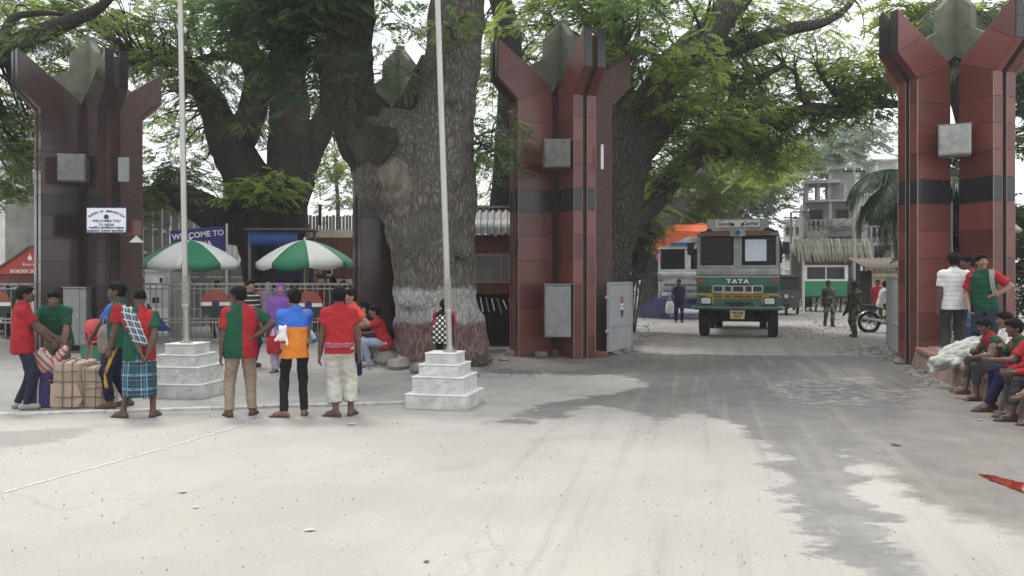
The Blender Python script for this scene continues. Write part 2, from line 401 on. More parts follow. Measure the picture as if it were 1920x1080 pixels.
    col = mix(mth('MULTIPLY', spots, .5), col, (.14,.135,.13))
    col = mix(mth('MULTIPLY', rng(fine, .35, .75), .30), col, (.19,.18,.17))
    col = mix(mth('MULTIPLY', rng(grit, .52, .72), .32), col, (.56,.55,.52))
    L.new(col, b.inputs['Base Color'])
    rr = mth('SUBTRACT', .9, mth('MULTIPLY', zone('wet', .43, .57, 1.15), .28)); L.new(rr, b.inputs['Roughness'])
    b.inputs['Specular IOR Level'].default_value = .3
    bp = N.new('ShaderNodeBump'); bp.inputs['Strength'].default_value = .35; bp.inputs['Distance'].default_value = .02
    L.new(mth('ADD', mth('MULTIPLY', fine, .6), mth('ADD', mth('MULTIPLY', grit, .25), mth('MULTIPLY', ck, 1.5))), bp.inputs['Height']); L.new(bp.outputs[0], b.inputs['Normal'])
    return m
me = np_mesh('ground', np.stack([GX, GY, GZ], -1).reshape(-1, 3), Q, ground_mat())
for nm, a in (('wet', wet), ('dirt', dirt), ('crack', crack), ('lane', lane), ('gatedirt', gd), ('stain', ls)):
    at = me.attributes.new(nm, 'FLOAT', 'POINT'); at.data.foreach_set('value', a.ravel().astype(np.float32))
ground = link(bpy.data.objects.new('ground', me)); tag(ground, kind='structure')
ROAD_A = math.radians(18)                      # the road beyond the gate runs 18 degrees to the right
RU = Vector((math.sin(ROAD_A), math.cos(ROAD_A), 0)); RR = Vector((RU.y, -RU.x, 0))
# worn white painted lines
M_LINE = mat('line_paint', (.60,.59,.56), .85, .35, 14, .2, 60, col2=(.42,.41,.38))
def strip(name, a, b, w, z=.022, jag=.35, n=60, gaps=.0, seed=1, kind='structure'):
    r = random.Random(seed); mb = MB(); a = Vector(a); b = Vector(b); t = (b-a); nrm = Vector((-t.y, t.x, 0)).normalized()
    pr = None
    for i in range(n+1):
        p = a+t*(i/n); w0 = w*(1-jag*r.random()); w1 = w*(1-jag*r.random()); wv = .03*noise.noise(p*.7)
        q = (p+nrm*(w0/2+wv)+Vector((0,0,z)), p-nrm*(w1/2-wv)+Vector((0,0,z)))
        if pr and r.random() >= gaps: mb.add([pr[0], pr[1], q[1], q[0]], [(0,1,2,3)])
        pr = q
    o = mb.build(name, M_LINE); return tag(o, kind=kind)
strip('road_marking', G(-60,943), G(500,785), .055, z=.004, jag=.75, n=150, seed=3, gaps=.10)
# low kerb between the pavement by the gate and the road (a small real step)
def kerb():
    mb = MB(); a = G(-120,783); b = G(772,757); n = 9; r = random.Random(5)
    t = b-a; nrm = Vector((-t.y, t.x, 0)).normalized()
    root = thing('kerb_strip', None, None); tag(root, kind='structure')
    M_K = mat('kerb_stone', (.44,.43,.41), .85, .3, 10, .35, 50, rnd=.12)
    for i in range(n):
        p = a+t*((i+.5)/n); l = t.length/n-.006
        m = MB(); m.box((0,0,0), (l, .10, .07), bev=.012); o = m.build('kerb_stone', M_K, root)
        o.location = p+nrm*(.02*(r.random()-.5))+Vector((0,0,.0+.004*r.random())); o.rotation_euler = (r.uniform(-.03,.03), r.uniform(-.01,.01), math.atan2(t.y, t.x)+r.uniform(-.01,.01))
kerb()
# litter scattered over the asphalt
M_LIT = mat('paper_scrap', (.46,.45,.42), .8, .15, 20)
M_LITB = mat('litter_dark', (.10,.09,.08), .9, .3, 20)
def scrap(px, py, s, label, m=None, rz=None, seed=0):
    r = random.Random(seed); mb = MB(); n = 5; p = G(px, py)
    ring = [(s*(.35+.8*r.random())*math.cos(6.283*k/n), s*.7*(.3+.9*r.random())*math.sin(6.283*k/n), .008+.05*r.random()*s*4) for k in range(n)]
    mb.add([(0,0,.012)]+ring+[(x*.97, y*.97, z-.004) for x, y, z in ring]+[(0,0,.008)], [(0,k+1,(k+1)%n+1) for k in range(n)]+[(2*n+1, n+1+(k+1)%n, n+1+k) for k in range(n)]+[(k+1,n+1+k,n+1+(k+1)%n,(k+1)%n+1) for k in range(n)])
    o = mb.build('paper_scrap', m or M_LIT); o.location = (p.x, p.y, .0); o.rotation_euler = (0,0,r.uniform(0,3) if rz is None else rz)
    tag(o, label, 'litter', 'scraps of litter on the asphalt')
scrap(660,797,.10,'torn white paper on the asphalt in front of the man in white trousers', seed=1, rz=.2)
scrap(580,996,.045,'pale paper scrap nearest the camera on the bright asphalt', seed=2, rz=.1)
scrap(342,924,.055,'flat pale scrap beside the white painted line', seed=3, rz=.05)
scrap(368,953,.04,'small pale scrap just below another scrap near the painted line', seed=4, rz=0)
scrap(1680,836,.07,'dark crumpled scrap on the dirty lane', M_LITB, seed=5)
scrap(1005,772,.05,'pale scrap in the open right of the flagpole plinth', seed=6)
scrap(1835,788,.06,'pale scrap on the dirt near the sitting men feet', seed=8)
scrap(800,1055,.025,'dark pebble sized scrap on the bright foreground', M_LITB, seed=11)
rr = random.Random(21); mb = MB()
for i in range(500):        # fine grit, too small to count
    y = rr.uniform(4.6, 13); x = rr.uniform(-.62, .62)*y; s = rr.uniform(.003, .009)*(.6+.05*y)
    a = rr.uniform(0, 6.28)
    vs = [Vector((x+s*math.cos(a+q*2.1)*rr.uniform(.7,1.3), y+s*math.sin(a+q*2.1)*rr.uniform(.7,1.3), .0)) for q in range(3)]+[Vector((x, y, s*.6+.01))]
    mb.add(vs, [(0,1,3),(1,2,3),(2,0,3)], rr.randint(0,1))
tag(mb.build('gravel', [mat('grit_pale', (.4,.38,.35), .9), mat('grit_dark', (.2,.19,.18), .9)]), 'loose grit scattered over the asphalt', kind='stuff')
# puddle at the right edge with red in its base colour
M_PUD = mat('red_puddle', (.20,.018,.014), .04, .35, 5, spec=.6)
pl = gp([(1836,891),(1868,895),(1900,903),(1960,916),(2010,930),(1990,946),(1935,930),(1895,916),(1862,903)])
pl = [tuple(q+RNG.normal(0,.012,2)) for q in catmull(pl+[pl[0]], 6)[:-1]]
mb = MB(); n = len(pl); c = np.mean(pl, axis=0)
mb.add([(x, y, .013) for x, y in pl]+[(x, y, -.03) for x, y in pl], [tuple(range(n))]+[(i, (i+1)%n, n+(i+1)%n, n+i) for i in range(n)])
tag(mb.build('puddle', M_PUD), 'narrow red puddle on the dirt at the road edge', 'puddle')
# ================================================================ GATE PILLARS
def granite(name, c, rough, rnd=.30):
    m = mat(name, c, rough, .22, 3.5, .03, 9, rnd=rnd, spec=.5, col2=tuple(x*.8 for x in c)); return m
M_RED = granite('red_granite', (.135,.041,.034), .28)
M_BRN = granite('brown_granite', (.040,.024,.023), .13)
M_BLK = granite('black_granite', (.018,.018,.022), .22, .1)
M_CORE = mat('pillar_core', (.09,.055,.05), .8, .3, 8)
M_CORELT = mat('pillar_joint', (.26,.22,.2), .8, .3, 8)
M_OLIVE = mat('mossy_concrete', (.155,.16,.128), .85, .4, 2.2, .25, 30, col2=(.072,.082,.05))
M_GREYMETAL = mat('grey_metal', (.22,.23,.235), .5, .25, 5, .05, 30, metal=.2, col2=(.15,.155,.16))
M_CONC = mat('grey_concrete', (.30,.30,.29), .85, .3, 7, .3, 60)
M_CONCD = mat('dark_concrete', (.15,.15,.145), .85, .35, 7, .3, 60)
R0, R1, TT = .36, 1.15, .50
ROWS = [(0,.5),(.5,1.03),(1.03,1.56),(1.56,2.09),(2.09,2.62),(2.62,3.15),(3.15,3.62),(3.62,4.12),(4.12,4.62),(4.62,5.12)]
def inset(poly, e):
    cx = sum(p[0] for p in poly)/len(poly); cy = sum(p[1] for p in poly)/len(poly); out = []
    n = len(poly)
    for i in range(n):
        a, b, c = poly[i-1], poly[i], poly[(i+1) % n]
        def off(p, q):
            dx, dy = q[0]-p[0], q[1]-p[1]; l = math.hypot(dx, dy); nx_, ny_ = -dy/l, dx/l
            if nx_*(cx-p[0])+ny_*(cy-p[1]) < 0: nx_, ny_ = -nx_, -ny_
            return nx_*e, ny_*e, dx, dy
        x1, y1, dx1, dy1 = off(a, b); x2, y2, dx2, dy2 = off(b, c)
        ax, ay = a[0]+x1, a[1]+y1; bx, by = b[0]+x2, b[1]+y2
        den = dx1*dy2-dy1*dx2
        t = ((bx-ax)*dy2-(by-ay)*dx2)/den if abs(den) > 1e-9 else 1
        out.append((ax+dx1*t, ay+dy1*t))
    return out
def pillar_meshes():
    core = MB()
    core.prism([(R0+.012,0),(R1-.10,0),(R1-.10,5.64),(1.50,6.08),(1.50,6.76),(R0+.012,5.90)], -TT/2+.012, TT/2-.012)
    for s0, s1 in ((-TT/2+.012, -.06), (.06, TT/2-.012)):
        core.prism([(R1-.11,0),(R1-.012,0),(R1-.012,5.605),(1.608,6.075),(1.608,6.85),(1.49,6.75),(1.49,6.10),(R1-.11,5.65)], s0, s1)
    tiles = []        # (mesh builder, kind)
    g = .005
    side = [([(R0,z0),(R1,z0),(R1,z1),(R0,z1)], z0 == 3.15) for z0, z1 in ROWS]
    side += [([(R0,5.12),(R1,5.12),(R1,5.58),(R0,5.90)], False),
             ([(R0,5.90),(R1,5.58),(1.62,6.05),(1.02,6.42)], False), ([(1.02,6.42),(1.62,6.05),(1.62,6.88)], False)]
    for sg in (-1, 1):
        for poly, blk in side:
            m = MB(); e = .004*random.random(); a, b = sorted((sg*(TT/2-.012), sg*(TT/2+.006+e)))
            m.prism(inset(poly, g), a, b); tiles.append((m, blk))
    for s0, s1 in ((-TT/2+.004, -.058), (.058, TT/2-.004)):
        for z0, z1 in ROWS+[(5.12, 5.59)]:
            m = MB(); m.prism([(R1-.014,z0+g),(R1+.008,z0+g),(R1+.008,z1-g),(R1-.014,z1-g)], s0+g, s1-g); tiles.append((m, z0 == 3.15))
        m = MB(); m.prism(inset([(R1-.004,5.60),(R1+.012,5.584),(1.632,6.062),(1.612,6.082)], .001), s0+g, s1-g); tiles.append((m, False))
        for z0, z1 in ((6.075,6.47),(6.47,6.88)):
            m = MB(); m.prism([(1.604,z0+g),(1.630,z0+g),(1.630,z1),(1.604,z1-.02)], s0+g, s1-g); tiles.append((m, True))
    return core, tiles
_core, _tiles = pillar_meshes()
def edge_meshes():
    out = []
    for sg in (-1, 1):
        m = MB(); m.box((R1+.004, sg*(TT/2+.004), 2.78), (.014,.012,5.56)); out.append(m.mesh('edge_trim', M_CORELT))
        m = MB(); m.box((R1+.008, sg*.054, 2.78), (.010,.008,5.56)); out.append(m.mesh('edge_trim', M_CORELT))
    return out
_edges = edge_meshes()
def gate_pillar(label, loc, ang, m_red, arms=(0,1,2,3), tiled=(0,1,3), m_core=M_CORE, skip=None):
    root = thing('gate_pillar', label, 'pillar', loc, 0, 'gate pillars of the border gate')
    cm = _core.mesh('post', m_core); tm = [(t.mesh('tile', M_BLK if b else m_red)) for t, b in _tiles]
    th0 = [math.pi+ang, -math.pi/2+ang, ang, math.pi/2+ang]       # left, front, right, rear
    plate = MB()
    for i in arms:
        post = bpy.data.objects.new('post', cm); link(post, root); post.rotation_euler = (0, 0, th0[i])
        if i in tiled:
            for k, me in enumerate(tm):
                t = bpy.data.objects.new('tile', me); link(t, post)
            if m_red is M_RED:
                for me in _edges: link(bpy.data.objects.new('edge_trim', me), post)
    for i in range(4):
        c, s = math.cos(th0[i]), math.sin(th0[i])
        plate.prism([(.0,6.20),(.34,5.96),(.66,5.93),(1.02,6.29),(.46,6.60),(.44,7.05),(.0,7.5)], -.075, .075, lambda a, b, e: (a*c-e*s, a*s+e*c, b))
    plate.prism([(-.09,-.09),(.09,-.09),(.09,.09),(-.09,.09)], 6.18, 7.48, lambda a, b, e: (a*math.cos(ang)-b*math.sin(ang), a*math.sin(ang)+b*math.cos(ang), e))
    plate.build('crown_fin', M_OLIVE, root)
    return root
A3 = math.radians(21)
C3 = Vector((1055-CX, 0, 0))/F*18.4; C3.y = 18.6
C4 = P(1790, 0, 16.6); C4.z = 0
C1 = P(170, 0, 19.9); C1.z = 0
C2 = P(750, 0, 20.6); C2.z = 0
p3 = gate_pillar('red granite gate pillar with flared arms between the big trunk and the lane', C3, A3, M_RED)
p4 = gate_pillar('red granite gate pillar with flared arms behind the men on the low platform', (C4.x, C4.y, .0), math.radians(17), M_RED)
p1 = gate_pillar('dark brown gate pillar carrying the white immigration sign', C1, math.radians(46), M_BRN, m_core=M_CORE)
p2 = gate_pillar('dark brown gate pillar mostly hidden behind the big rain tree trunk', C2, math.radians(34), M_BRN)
# lighter repair tile on the dark pillar, base cabinets and lamp boxes hung on the pillars
def cabinet(label, c, d, rz, parent_name='cabinet'):
    root = thing('electrical_cabinet', label, 'cabinet', c, rz, 'grey boxes on the gate pillars')
    m = MB(); m.box((0,0,d[2]/2), d, bev=.012); m.build('body', M_GREYMETAL, root)
    m = MB(); m.box((-d[0]*.12,-d[1]/2-.008,d[2]/2), (d[0]*.68,.016,d[2]*.94), bev=.006); dr = m.build('door', M_GREYMETAL, root)
    m = MB(); m.box((d[0]*.16,-d[1]/2-.026,d[2]*.52), (.025,.02,.12), bev=.006); m.build('handle', mat('dull_steel', (.4,.4,.4), .4, .1, 10, metal=.8), dr)
    m = MB(); m.box((0,-.01,d[2]+.012), (d[0]+.04,d[1]+.05,.024), bev=.006); m.build('lid', M_GREYMETAL, root)
    for z in (.2, .8):
        m = MB(); m.tube([(-d[0]*.47,-d[1]/2-.012,d[2]*z-.04),(-d[0]*.47,-d[1]/2-.012,d[2]*z+.04)], .01, 6); m.build('hinge', M_GREYMETAL, root)
    return root
def at(p, z): return (p.x, p.y, z)
cabinet('tall grey cabinet hung low on the red pillar beside the small hut', (P(1045,0,17.55).x, 17.55, .46), (.56,.34,1.1), .0)
cabinet('grey cabinet standing against the dark pillar with the immigration sign', (P(146,0,18.9).x, 18.9, .18), (.50,.36,1.3), .1)
def lampbox(label, c, s, rz, m=M_CONC):
    root = thing('lamp_box', label, 'box', c, rz, 'square boxes hung between the pillar arms')
    b = MB(); b.box((0,0,0), (s, s*.8, s*1.02), bev=.02); b.build('body', m, root)
    b = MB(); b.box((0,-s*.4-.006,0), (s*.9, .012, s*.92), bev=.004); b.build('front_panel', m, root)
    b = MB(); b.box((0,0.02,s*.51+.012), (s*1.06, s*.82, .03), bev=.008); b.build('lid', M_CONCD, root)
    return root
lampbox('square dark box between the arms of the red pillar beside the hut', P(1043,291,17.55), .56, math.radians(2), M_CONCD)
lampbox('pale square box between the arms of the pillar at the right edge', P(1790,265,15.75), .55, math.radians(-28), M_CONC)
lampbox('square dark box between the arms of the dark pillar', P(139,317,19.0), .58, math.radians(12), M_CONCD)
b = MB(); b.box((0,0,0), (.24,.05,.56), bev=.006); o = b.build('metal_panel', M_GREYMETAL); o.location = P(232,318,19.0); o.rotation_euler = (0,0,.15); tag(o, 'narrow grey plate fixed high on the dark pillar', 'panel')
b = MB(); b.lathe([(.16,0),(.15,.015),(.02,.15),(.0,.16)], n=12); o = b.build('conical_lamp', mat('shade_metal', (.45,.46,.42), .5, .2, 8)); o.location = P(256,455,18.75); tag(o, 'small conical lamp shade on the dark pillar below the sign', 'lamp')
b = MB(); b.box((0,0,0), (.36,.03,.34), bev=.004); o = b.build('patch_tile', M_RED); o.location = P(250,428,18.82); o.rotation_euler = (0,0,.2); tag(o, 'brick red replacement tile on the dark pillar beside the sign', 'tile')
b = MB(); b.box((0,0,0), (.06,.02,.52)); o = b.build('tube_light', mat('tube_white', (.6,.6,.57), .4)); o.location = P(1129,294,17.45); o.rotation_euler = (0,0,A3); tag(o, 'slim white tube light on the red pillar arm', 'lamp')
# ---------------------------------------------------------------- immigration sign
M_SIGNW = mat('sign_white', (.72,.73,.78), .5, .08, 4)
M_NAVY = mat('sign_navy', (.035,.035,.13), .6, .2, 6)
M_SIGNTXT = mat('sign_text', (.03,.03,.06), .6, .1, 6)
def imm_sign():
    c = P(200,413,18.55); root = thing('immigration_sign', 'white immigration board with blue frame on the dark pillar', 'sign', c, .02)
    s = 18.55/F; W, H_ = 76*s, 49*s
    b = MB(); b.box((0,.012,0), (W, .03, H_), bev=.005); b.build('frame', M_NAVY, root)
    b = MB(); b.box((.0,-.008,0), (W*.95, .014, H_*.92)); b.build('board', M_SIGNW, root)
    y = -.018
    word = 'BUREAU OF IMMIGRATION'; R = W*.74
    for i, ch in enumerate(word):
        if ch == ' ': continue
        a = math.radians(34)*(1-2*i/(len(word)-1))
        M = T(-R*math.sin(a), y, H_*.40-R+R*math.cos(a)-.035) @ Matrix.Rotation(-a, 4, 'Y') @ FACE_CAM
        text_obj(ch, .075, M, M_NAVY, root, bold=.0015)
    text_obj('WELCOMES YOU', .082, T(0, y, -.02) @ FACE_CAM, M_SIGNTXT, root, bold=.002)
    text_obj('TO INDIA', .078, T(0, y, -.105) @ FACE_CAM, M_SIGNTXT, root, bold=.002)
    text_obj('ভারতীয় অভিবাসন দপ্তর', .075, T(0, y, -.175) @ FACE_CAM, M_SIGNTXT, root, bold=.0015)
    text_obj('আপনাকে স্বাগত জানাচ্ছে ।', .075, T(0, y, -.245) @ FACE_CAM, M_SIGNTXT, root, bold=.0015)
    b = MB(); b.lathe([(.055,0),(.055,.006),(.040,.006),(.040,.003)], n=20, axis='y', c=(-.0,y-.004,.075)); b.lathe([(.026,0),(.026,.006)], n=10, axis='y', c=(0,y-.004,.07)); b.build('emblem', M_SIGNTXT, root)
    for sx in (-1, 1):
        for sz in (-1, 1):
            b = MB(); b.box((sx*W*.3, .03, sz*H_*.5), (.03,.04,.02)); b.build('clip', M_CONC, root)
imm_sign()
# ---------------------------------------------------------------- flagpoles on marble plinths
M_MARB = mat('marble', (.58,.58,.56), .5, .3, 4.0, .03, 20, col2=(.36,.37,.36), rnd=.06)
def veins(m):
    t = m.node_tree; N = t.nodes; L = t.links; b = N['Principled BSDF']
    src = b.inputs['Base Color'].links[0].from_socket
    tc = N.new('ShaderNodeTexCoord'); n = N.new('ShaderNodeTexNoise'); n.inputs['Scale'].default_value = 2.2; n.inputs['Detail'].default_value = 7; n.inputs['Distortion'].default_value = 1.6
    mp = N.new('ShaderNodeMapping'); mp.inputs['Rotation'].default_value = (.3,.7,.4); mp.inputs['Scale'].default_value = (1,1,2.2)
    L.new(tc.outputs['Object'], mp.inputs[0]); L.new(mp.outputs[0], n.inputs['Vector'])
    a = N.new('ShaderNodeMath'); a.operation = 'SUBTRACT'; a.inputs[1].default_value = .5; L.new(n.outputs[0], a.inputs[0])
    ab = N.new('ShaderNodeMath'); ab.operation = 'ABSOLUTE'; L.new(a.outputs[0], ab.inputs[0])
    r = N.new('ShaderNodeMapRange'); r.inputs[1].default_value = 0; r.inputs[2].default_value = .035; r.inputs[3].default_value = .55; r.inputs[4].default_value = 0; L.new(ab.outputs[0], r.inputs[0])
    x = N.new('ShaderNodeMix'); x.data_type = 'RGBA'; L.new(r.outputs[0], x.inputs[0]); L.new(src, x.inputs[6]); x.inputs[7].default_value = (.22,.22,.21,1); L.new(x.outputs[2], b.inputs['Base Color'])
veins(M_MARB)
M_MARBTOP = mat('marble_top', (.66,.66,.63), .5, .15, 5, rnd=.04)
M_STEEL = mat('brushed_steel', (.40,.39,.37), .38, .15, 14, metal=.8, stretch=(1,1,.1))
M_WRAP = mat('pole_wrap', (.30,.28,.26), .8, .3, 30, .4, 60)
TIERS = [(.83,.0,.193),(.69,.193,.416),(.555,.416,.571),(.42,.571,.715)]
def plinth(label, x, y, rz, k):
    root = thing('marble_plinth', label, 'plinth', (x,y,0), rz, 'marble plinths of the flagpoles')
    for w, z0, z1 in TIERS:
        w *= k; z0 *= k; z1 *= k
        m = MB(); m.box((0,0,(z0+z1)/2-.008), (w-.03,w-.03,z1-z0-.016)); t = m.build('tier', M_CONC, root)
        for i in range(4):
            e = MB(); e.box((0,-w/2+.006,(z0+z1)/2-.010), (w-.006,.016,z1-z0-.022), bev=.003)
            o = e.build('slab', M_MARB, t); o.rotation_euler = (0,0,i*math.pi/2)
        e = MB(); e.box((0,0,z1-.008), (w+.016,w+.016,.018), bev=.004); e.build('capping', M_MARBTOP, t)
    return root
def flagpole(label, base, top, r0, r1):
    base = Vector(base); top = Vector(top); root = thing('flagpole', label, 'flagpole', base, 0, 'steel flagpoles')
    t = top-base
    m = MB(); ps = [Vector((0,0,0))]; rs = [r0]
    m.tube([t*f for f in (0,.02,.25,.6,1)], [r0, r0, r0*.98, r0*.9, r1], 14, cap=True); m.build('pole', M_STEEL, root, True)
    m = MB(); m.lathe([(r0*2.2,0),(r0*2.2,.02),(r0*1.25,.03),(r0*1.2,.06)], n=14); m.build('base_flange', M_STEEL, root, True)
    m = MB(); a = t.normalized()
    pts = []; n = 70
    for i in range(n): 
        z = .55+.42*i/n; an = i*1.3; pts.append(a*z+Vector((math.cos(an), math.sin(an), 0))*(r0+.006))
    m.tube(pts, .008, 5); m.tube([a*.53, a*.98], r0+.005, 12); m.build('rope_wrap', M_WRAP, root, True)
    m = MB(); m.lathe([(r0*1.15,0),(r0*1.2,.03),(r0*1.2,.06),(r0*1.05,.08)], n=12, c=a*.50); m.build('collar', M_STEEL, root, True)
    return root
pc2 = P(835,0,11.12); plinth('white marble stepped plinth in front of the painted tree trunk', pc2.x, 11.1, math.radians(-13), 1.0)
flagpole('steel flagpole rising in front of the painted tree trunk', (pc2.x+.06, 11.1, .72), P(806,-420,11.1), .043, .034)
pc1 = P(352,0,12.1); plinth('white marble stepped plinth beside the man in the plaid lungi', pc1.x, 12.1, math.radians(-9), 1.06)
flagpole('steel flagpole rising beside the green and white umbrella', (pc1.x-.02, 12.1, .757), P(331,-420,12.1), .043, .034)
# ---------------------------------------------------------------- red platform on the right
M_REDPAINT = mat('red_paint_concrete', (.20,.095,.08), .8, .45, 3.5, .35, 40, col2=(.12,.075,.065))
M_PLATTOP = mat('platform_top', (.27,.23,.21), .85, .3, 4, .3, 40)
def platform():
    root = thing('platform', 'low red painted concrete platform the men sit on', 'platform', (0,0,0))
    A = Vector((7.75,15.75)); B = Vector((5.75,8.3)); zt = .38
    m = MB(); ring = [A, B, Vector((11,7)), Vector((14,18)), Vector((8.6,18.2))]
    lo = [v.copy() for v in ring]; n = len(ring)
    d = (B-A).normalized(); nn = Vector((-abs(d.y), d.x if d.x < 0 else -d.x)).normalized()
    seg = 24; top = [A.lerp(B, i/seg) for i in range(seg+1)]; rr = random.Random(2)
    for i in range(seg):
        a, b = top[i], top[i+1]
        m.add([(a.x-.10,a.y-.02,-.05),(b.x-.10,b.y-.02,-.05),(b.x-.02,b.y,zt-.07),(a.x-.02,a.y,zt-.07)], [(0,1,2,3)])
    m.add([(A.x-.10,A.y,-.05),(A.x-.02,A.y,zt-.07),(8.6,18.2,zt-.07),(8.5,18.2,-.05)], [(0,1,2,3)])
    m.build('side', mat('platform_side', (.24,.19,.17), .9, .5, 2.6, .5, 30, col2=(.15,.085,.07)), root)
    m = MB(); m.add([(B.x-.10,B.y,-.05),(11,7-.02,-.05),(11,7-.02,zt),(B.x-.02,B.y,zt-.07)], [(0,1,2,3)]); m.build('end_face', M_CONC, root)
    # coping stones along the edge
    for i in range(0, seg):
        a, b = top[i], top[i+1]; c = (a+b)/2; l = (b-a).length-.012
        k = MB(); k.box((0,0,0), (l,.30,.08), bev=.015); o = k.build('coping_stone', mat('coping_red', (.26,.13,.11), .85, .4, 3.5, .35, 40, rnd=.12), root)
        o.location = (c.x+.09, c.y, zt-.035+rr.uniform(-.006,.006)); o.rotation_euler = (0, 0, math.atan2(d.y, d.x))
    t = MB(); t.add([(A.x+.22,A.y+.0,zt),(B.x+.22,B.y,zt),(11,7,zt),(14,18,zt),(8.75,18.2,zt)], [(0,1,2,3,4)]); t.build('top', M_PLATTOP, root)
platform()
# red block stub at the pillar foot and loose bricks
M_BRICK = mat('brick', (.20,.085,.06), .9, .3, 9, .4, 50, rnd=.25)
M_STONE = mat('rough_stone', (.20,.185,.17), .9, .4, 5, .5, 25, rnd=.2)
def rock(seed, s, flat=.6):
    r = random.Random(seed); m = MB(); rings = 4; n = 7; vs = []
    for i in range(rings+1):
        ph = math.pi*i/rings
        for k in range(n):
            a = 6.283*k/n; q = s*(.75+.45*r.random()); vs.append((q*math.sin(ph)*math.cos(a), q*math.sin(ph)*math.sin(a), q*flat*math.cos(ph)))
    fs = [(i*n+k, i*n+(k+1)%n, (i+1)*n+(k+1)%n, (i+1)*n+k) for i in range(rings) for k in range(n)]
    m.add(vs, fs); return m
def rock_obj(name, p, s, label, cat, group, seed, m=M_STONE, flat=.6):
    o = rock(seed, s, flat).build(name, m); o.location = (p[0], p[1], s*flat*.35); o.rotation_euler = (0,0,seed*1.7); return tag(o, label, cat, group)
def kerb_blocks():
    r = random.Random(4)
    for i, px in enumerate((960, 990, 1015, 1045, 1075, 1105, 1128)):
        g_ = G(px, 667+r.uniform(-2,2)); m = MB(); m.box((0,0,.05), (r.uniform(.25,.4),.2,r.uniform(.09,.14)), bev=.02)
        o = m.build('brick_block', M_BRICK if i in (3,6) else M_STONE); o.location = g_; o.rotation_euler = (0,0,r.uniform(-.2,.2))
        tag(o, ['pale kerb block at the left foot of the red pillar','second kerb block at the foot of the red pillar','flat grey block in front of the red pillar foot','red brick block under the hung grey cabinet','grey block right of the red brick under the cabinet','grey kerb block under the front arm of the red pillar','red brick block at the right foot of the red pillar'][i], 'block', 'blocks along the foot of the red pillar')
kerb_blocks()
for i, (px, py, s, lb) in enumerate(((1152,655,.16,'grey stone at the hinge side of the left gate leaf'),(1172,660,.12,'small stone under the left gate leaf'),(945,676,.12,'pale lump of rubble between trunk and red pillar'),(1690,682,.17,'pale stone block at the foot of the platform end'),(1730,700,.10,'small white stone at the platform foot'))):
    rock_obj('stone', G(px,py), s, lb, 'stone', 'loose stones by the gate', 40+i)
# ---------------------------------------------------------------- sheet metal gate leaves
M_GATE = mat('gate_grey_paint', (.33,.345,.36), .55, .2, 4, .05, 30, col2=(.25,.26,.27))
M_SAF = mat('saffron_paint', (.30,.075,.045), .6, .2, 6); M_WHT = mat('white_paint', (.72,.72,.70), .6, .15, 6); M_GRN = mat('green_paint', (.02,.10,.045), .6, .2, 6)
M_DKGRN = mat('dark_green_paint', (.015,.035,.025), .6, .2, 6)
def gate_leaf(label, p0, p1, z0, z1, emblem=True, closed=True):
    p0 = Vector(p0); p1 = Vector(p1); t = (p1-p0); W = t.length; rz = math.atan2(t.y, t.x)
    root = thing('gate_leaf', label, 'gate', (p0.x, p0.y, z0), rz, 'sheet metal gate leaves'); H_ = z1-z0
    m = MB(); m.box((W/2,0,H_/2), (W-.04,.02,H_-.04)); m.build('panel', M_GATE, root)
    for x in (.025, W-.025): m = MB(); m.box((x,0,H_/2), (.05,.06,H_)); m.build('stile', M_GATE, root)
    for z in (.025, H_*.36, H_-.025): m = MB(); m.box((W/2,0,z), (W-.1,.05,.05)); m.build('rail', M_GATE, root)
    for z in (.3*H_, .78*H_):
        m = MB(); m.box((-.07,0,z), (.14,.05,.07), bev=.01); m.build('hinge', M_GATE, root)
    if emblem:
        for dz, mm in ((.15, M_SAF), (0, M_WHT), (-.15, M_DKGRN)):
            m = MB(); w = .09; n = 10
            if dz == 0: poly = [(-w,-.07),(w,-.07),(w,.07),(-w,.07)]
            elif dz > 0: poly = [(w*math.cos(math.pi*k/n), .075+.17*math.sin(math.pi*k/n)) for k in range(n+1)]
            else: poly = [(-w*math.cos(math.pi*k/n), -.075-.17*math.sin(math.pi*k/n)) for k in range(n+1)]
            m.prism([(W*.55+a, H_*.63+b) for a, b in poly], -.022, -.012); m.build('emblem_band', mm, root)
        m = MB(); m.lathe([(.035,0),(.035,.004)], n=12, axis='y', c=(W*.55,-.028,H_*.63)); m.build('emblem_wheel', M_NAVY, root)
    m = MB(); m.box((W-.05,-.035,-.06), (.05,.03,.18)); m.build('drop_bolt', M_GREYMETAL, root)
    return root
hp = C3+Vector((math.cos(A3)*1.2, math.sin(A3)*1.2-.2, 0))
gate_leaf('grey gate leaf with tricolour oval standing open at the red pillar beside the lane', (P(1140,0,18.0).x, 18.0), (P(1184,0,19.6).x, 19.6), .10, 1.62)
gate_leaf('grey gate leaf standing open against the right hand red pillar', (P(1693,0,16.9).x, 16.9), (P(1664,0,19.6).x, 19.6), .12, 1.75, emblem=False)
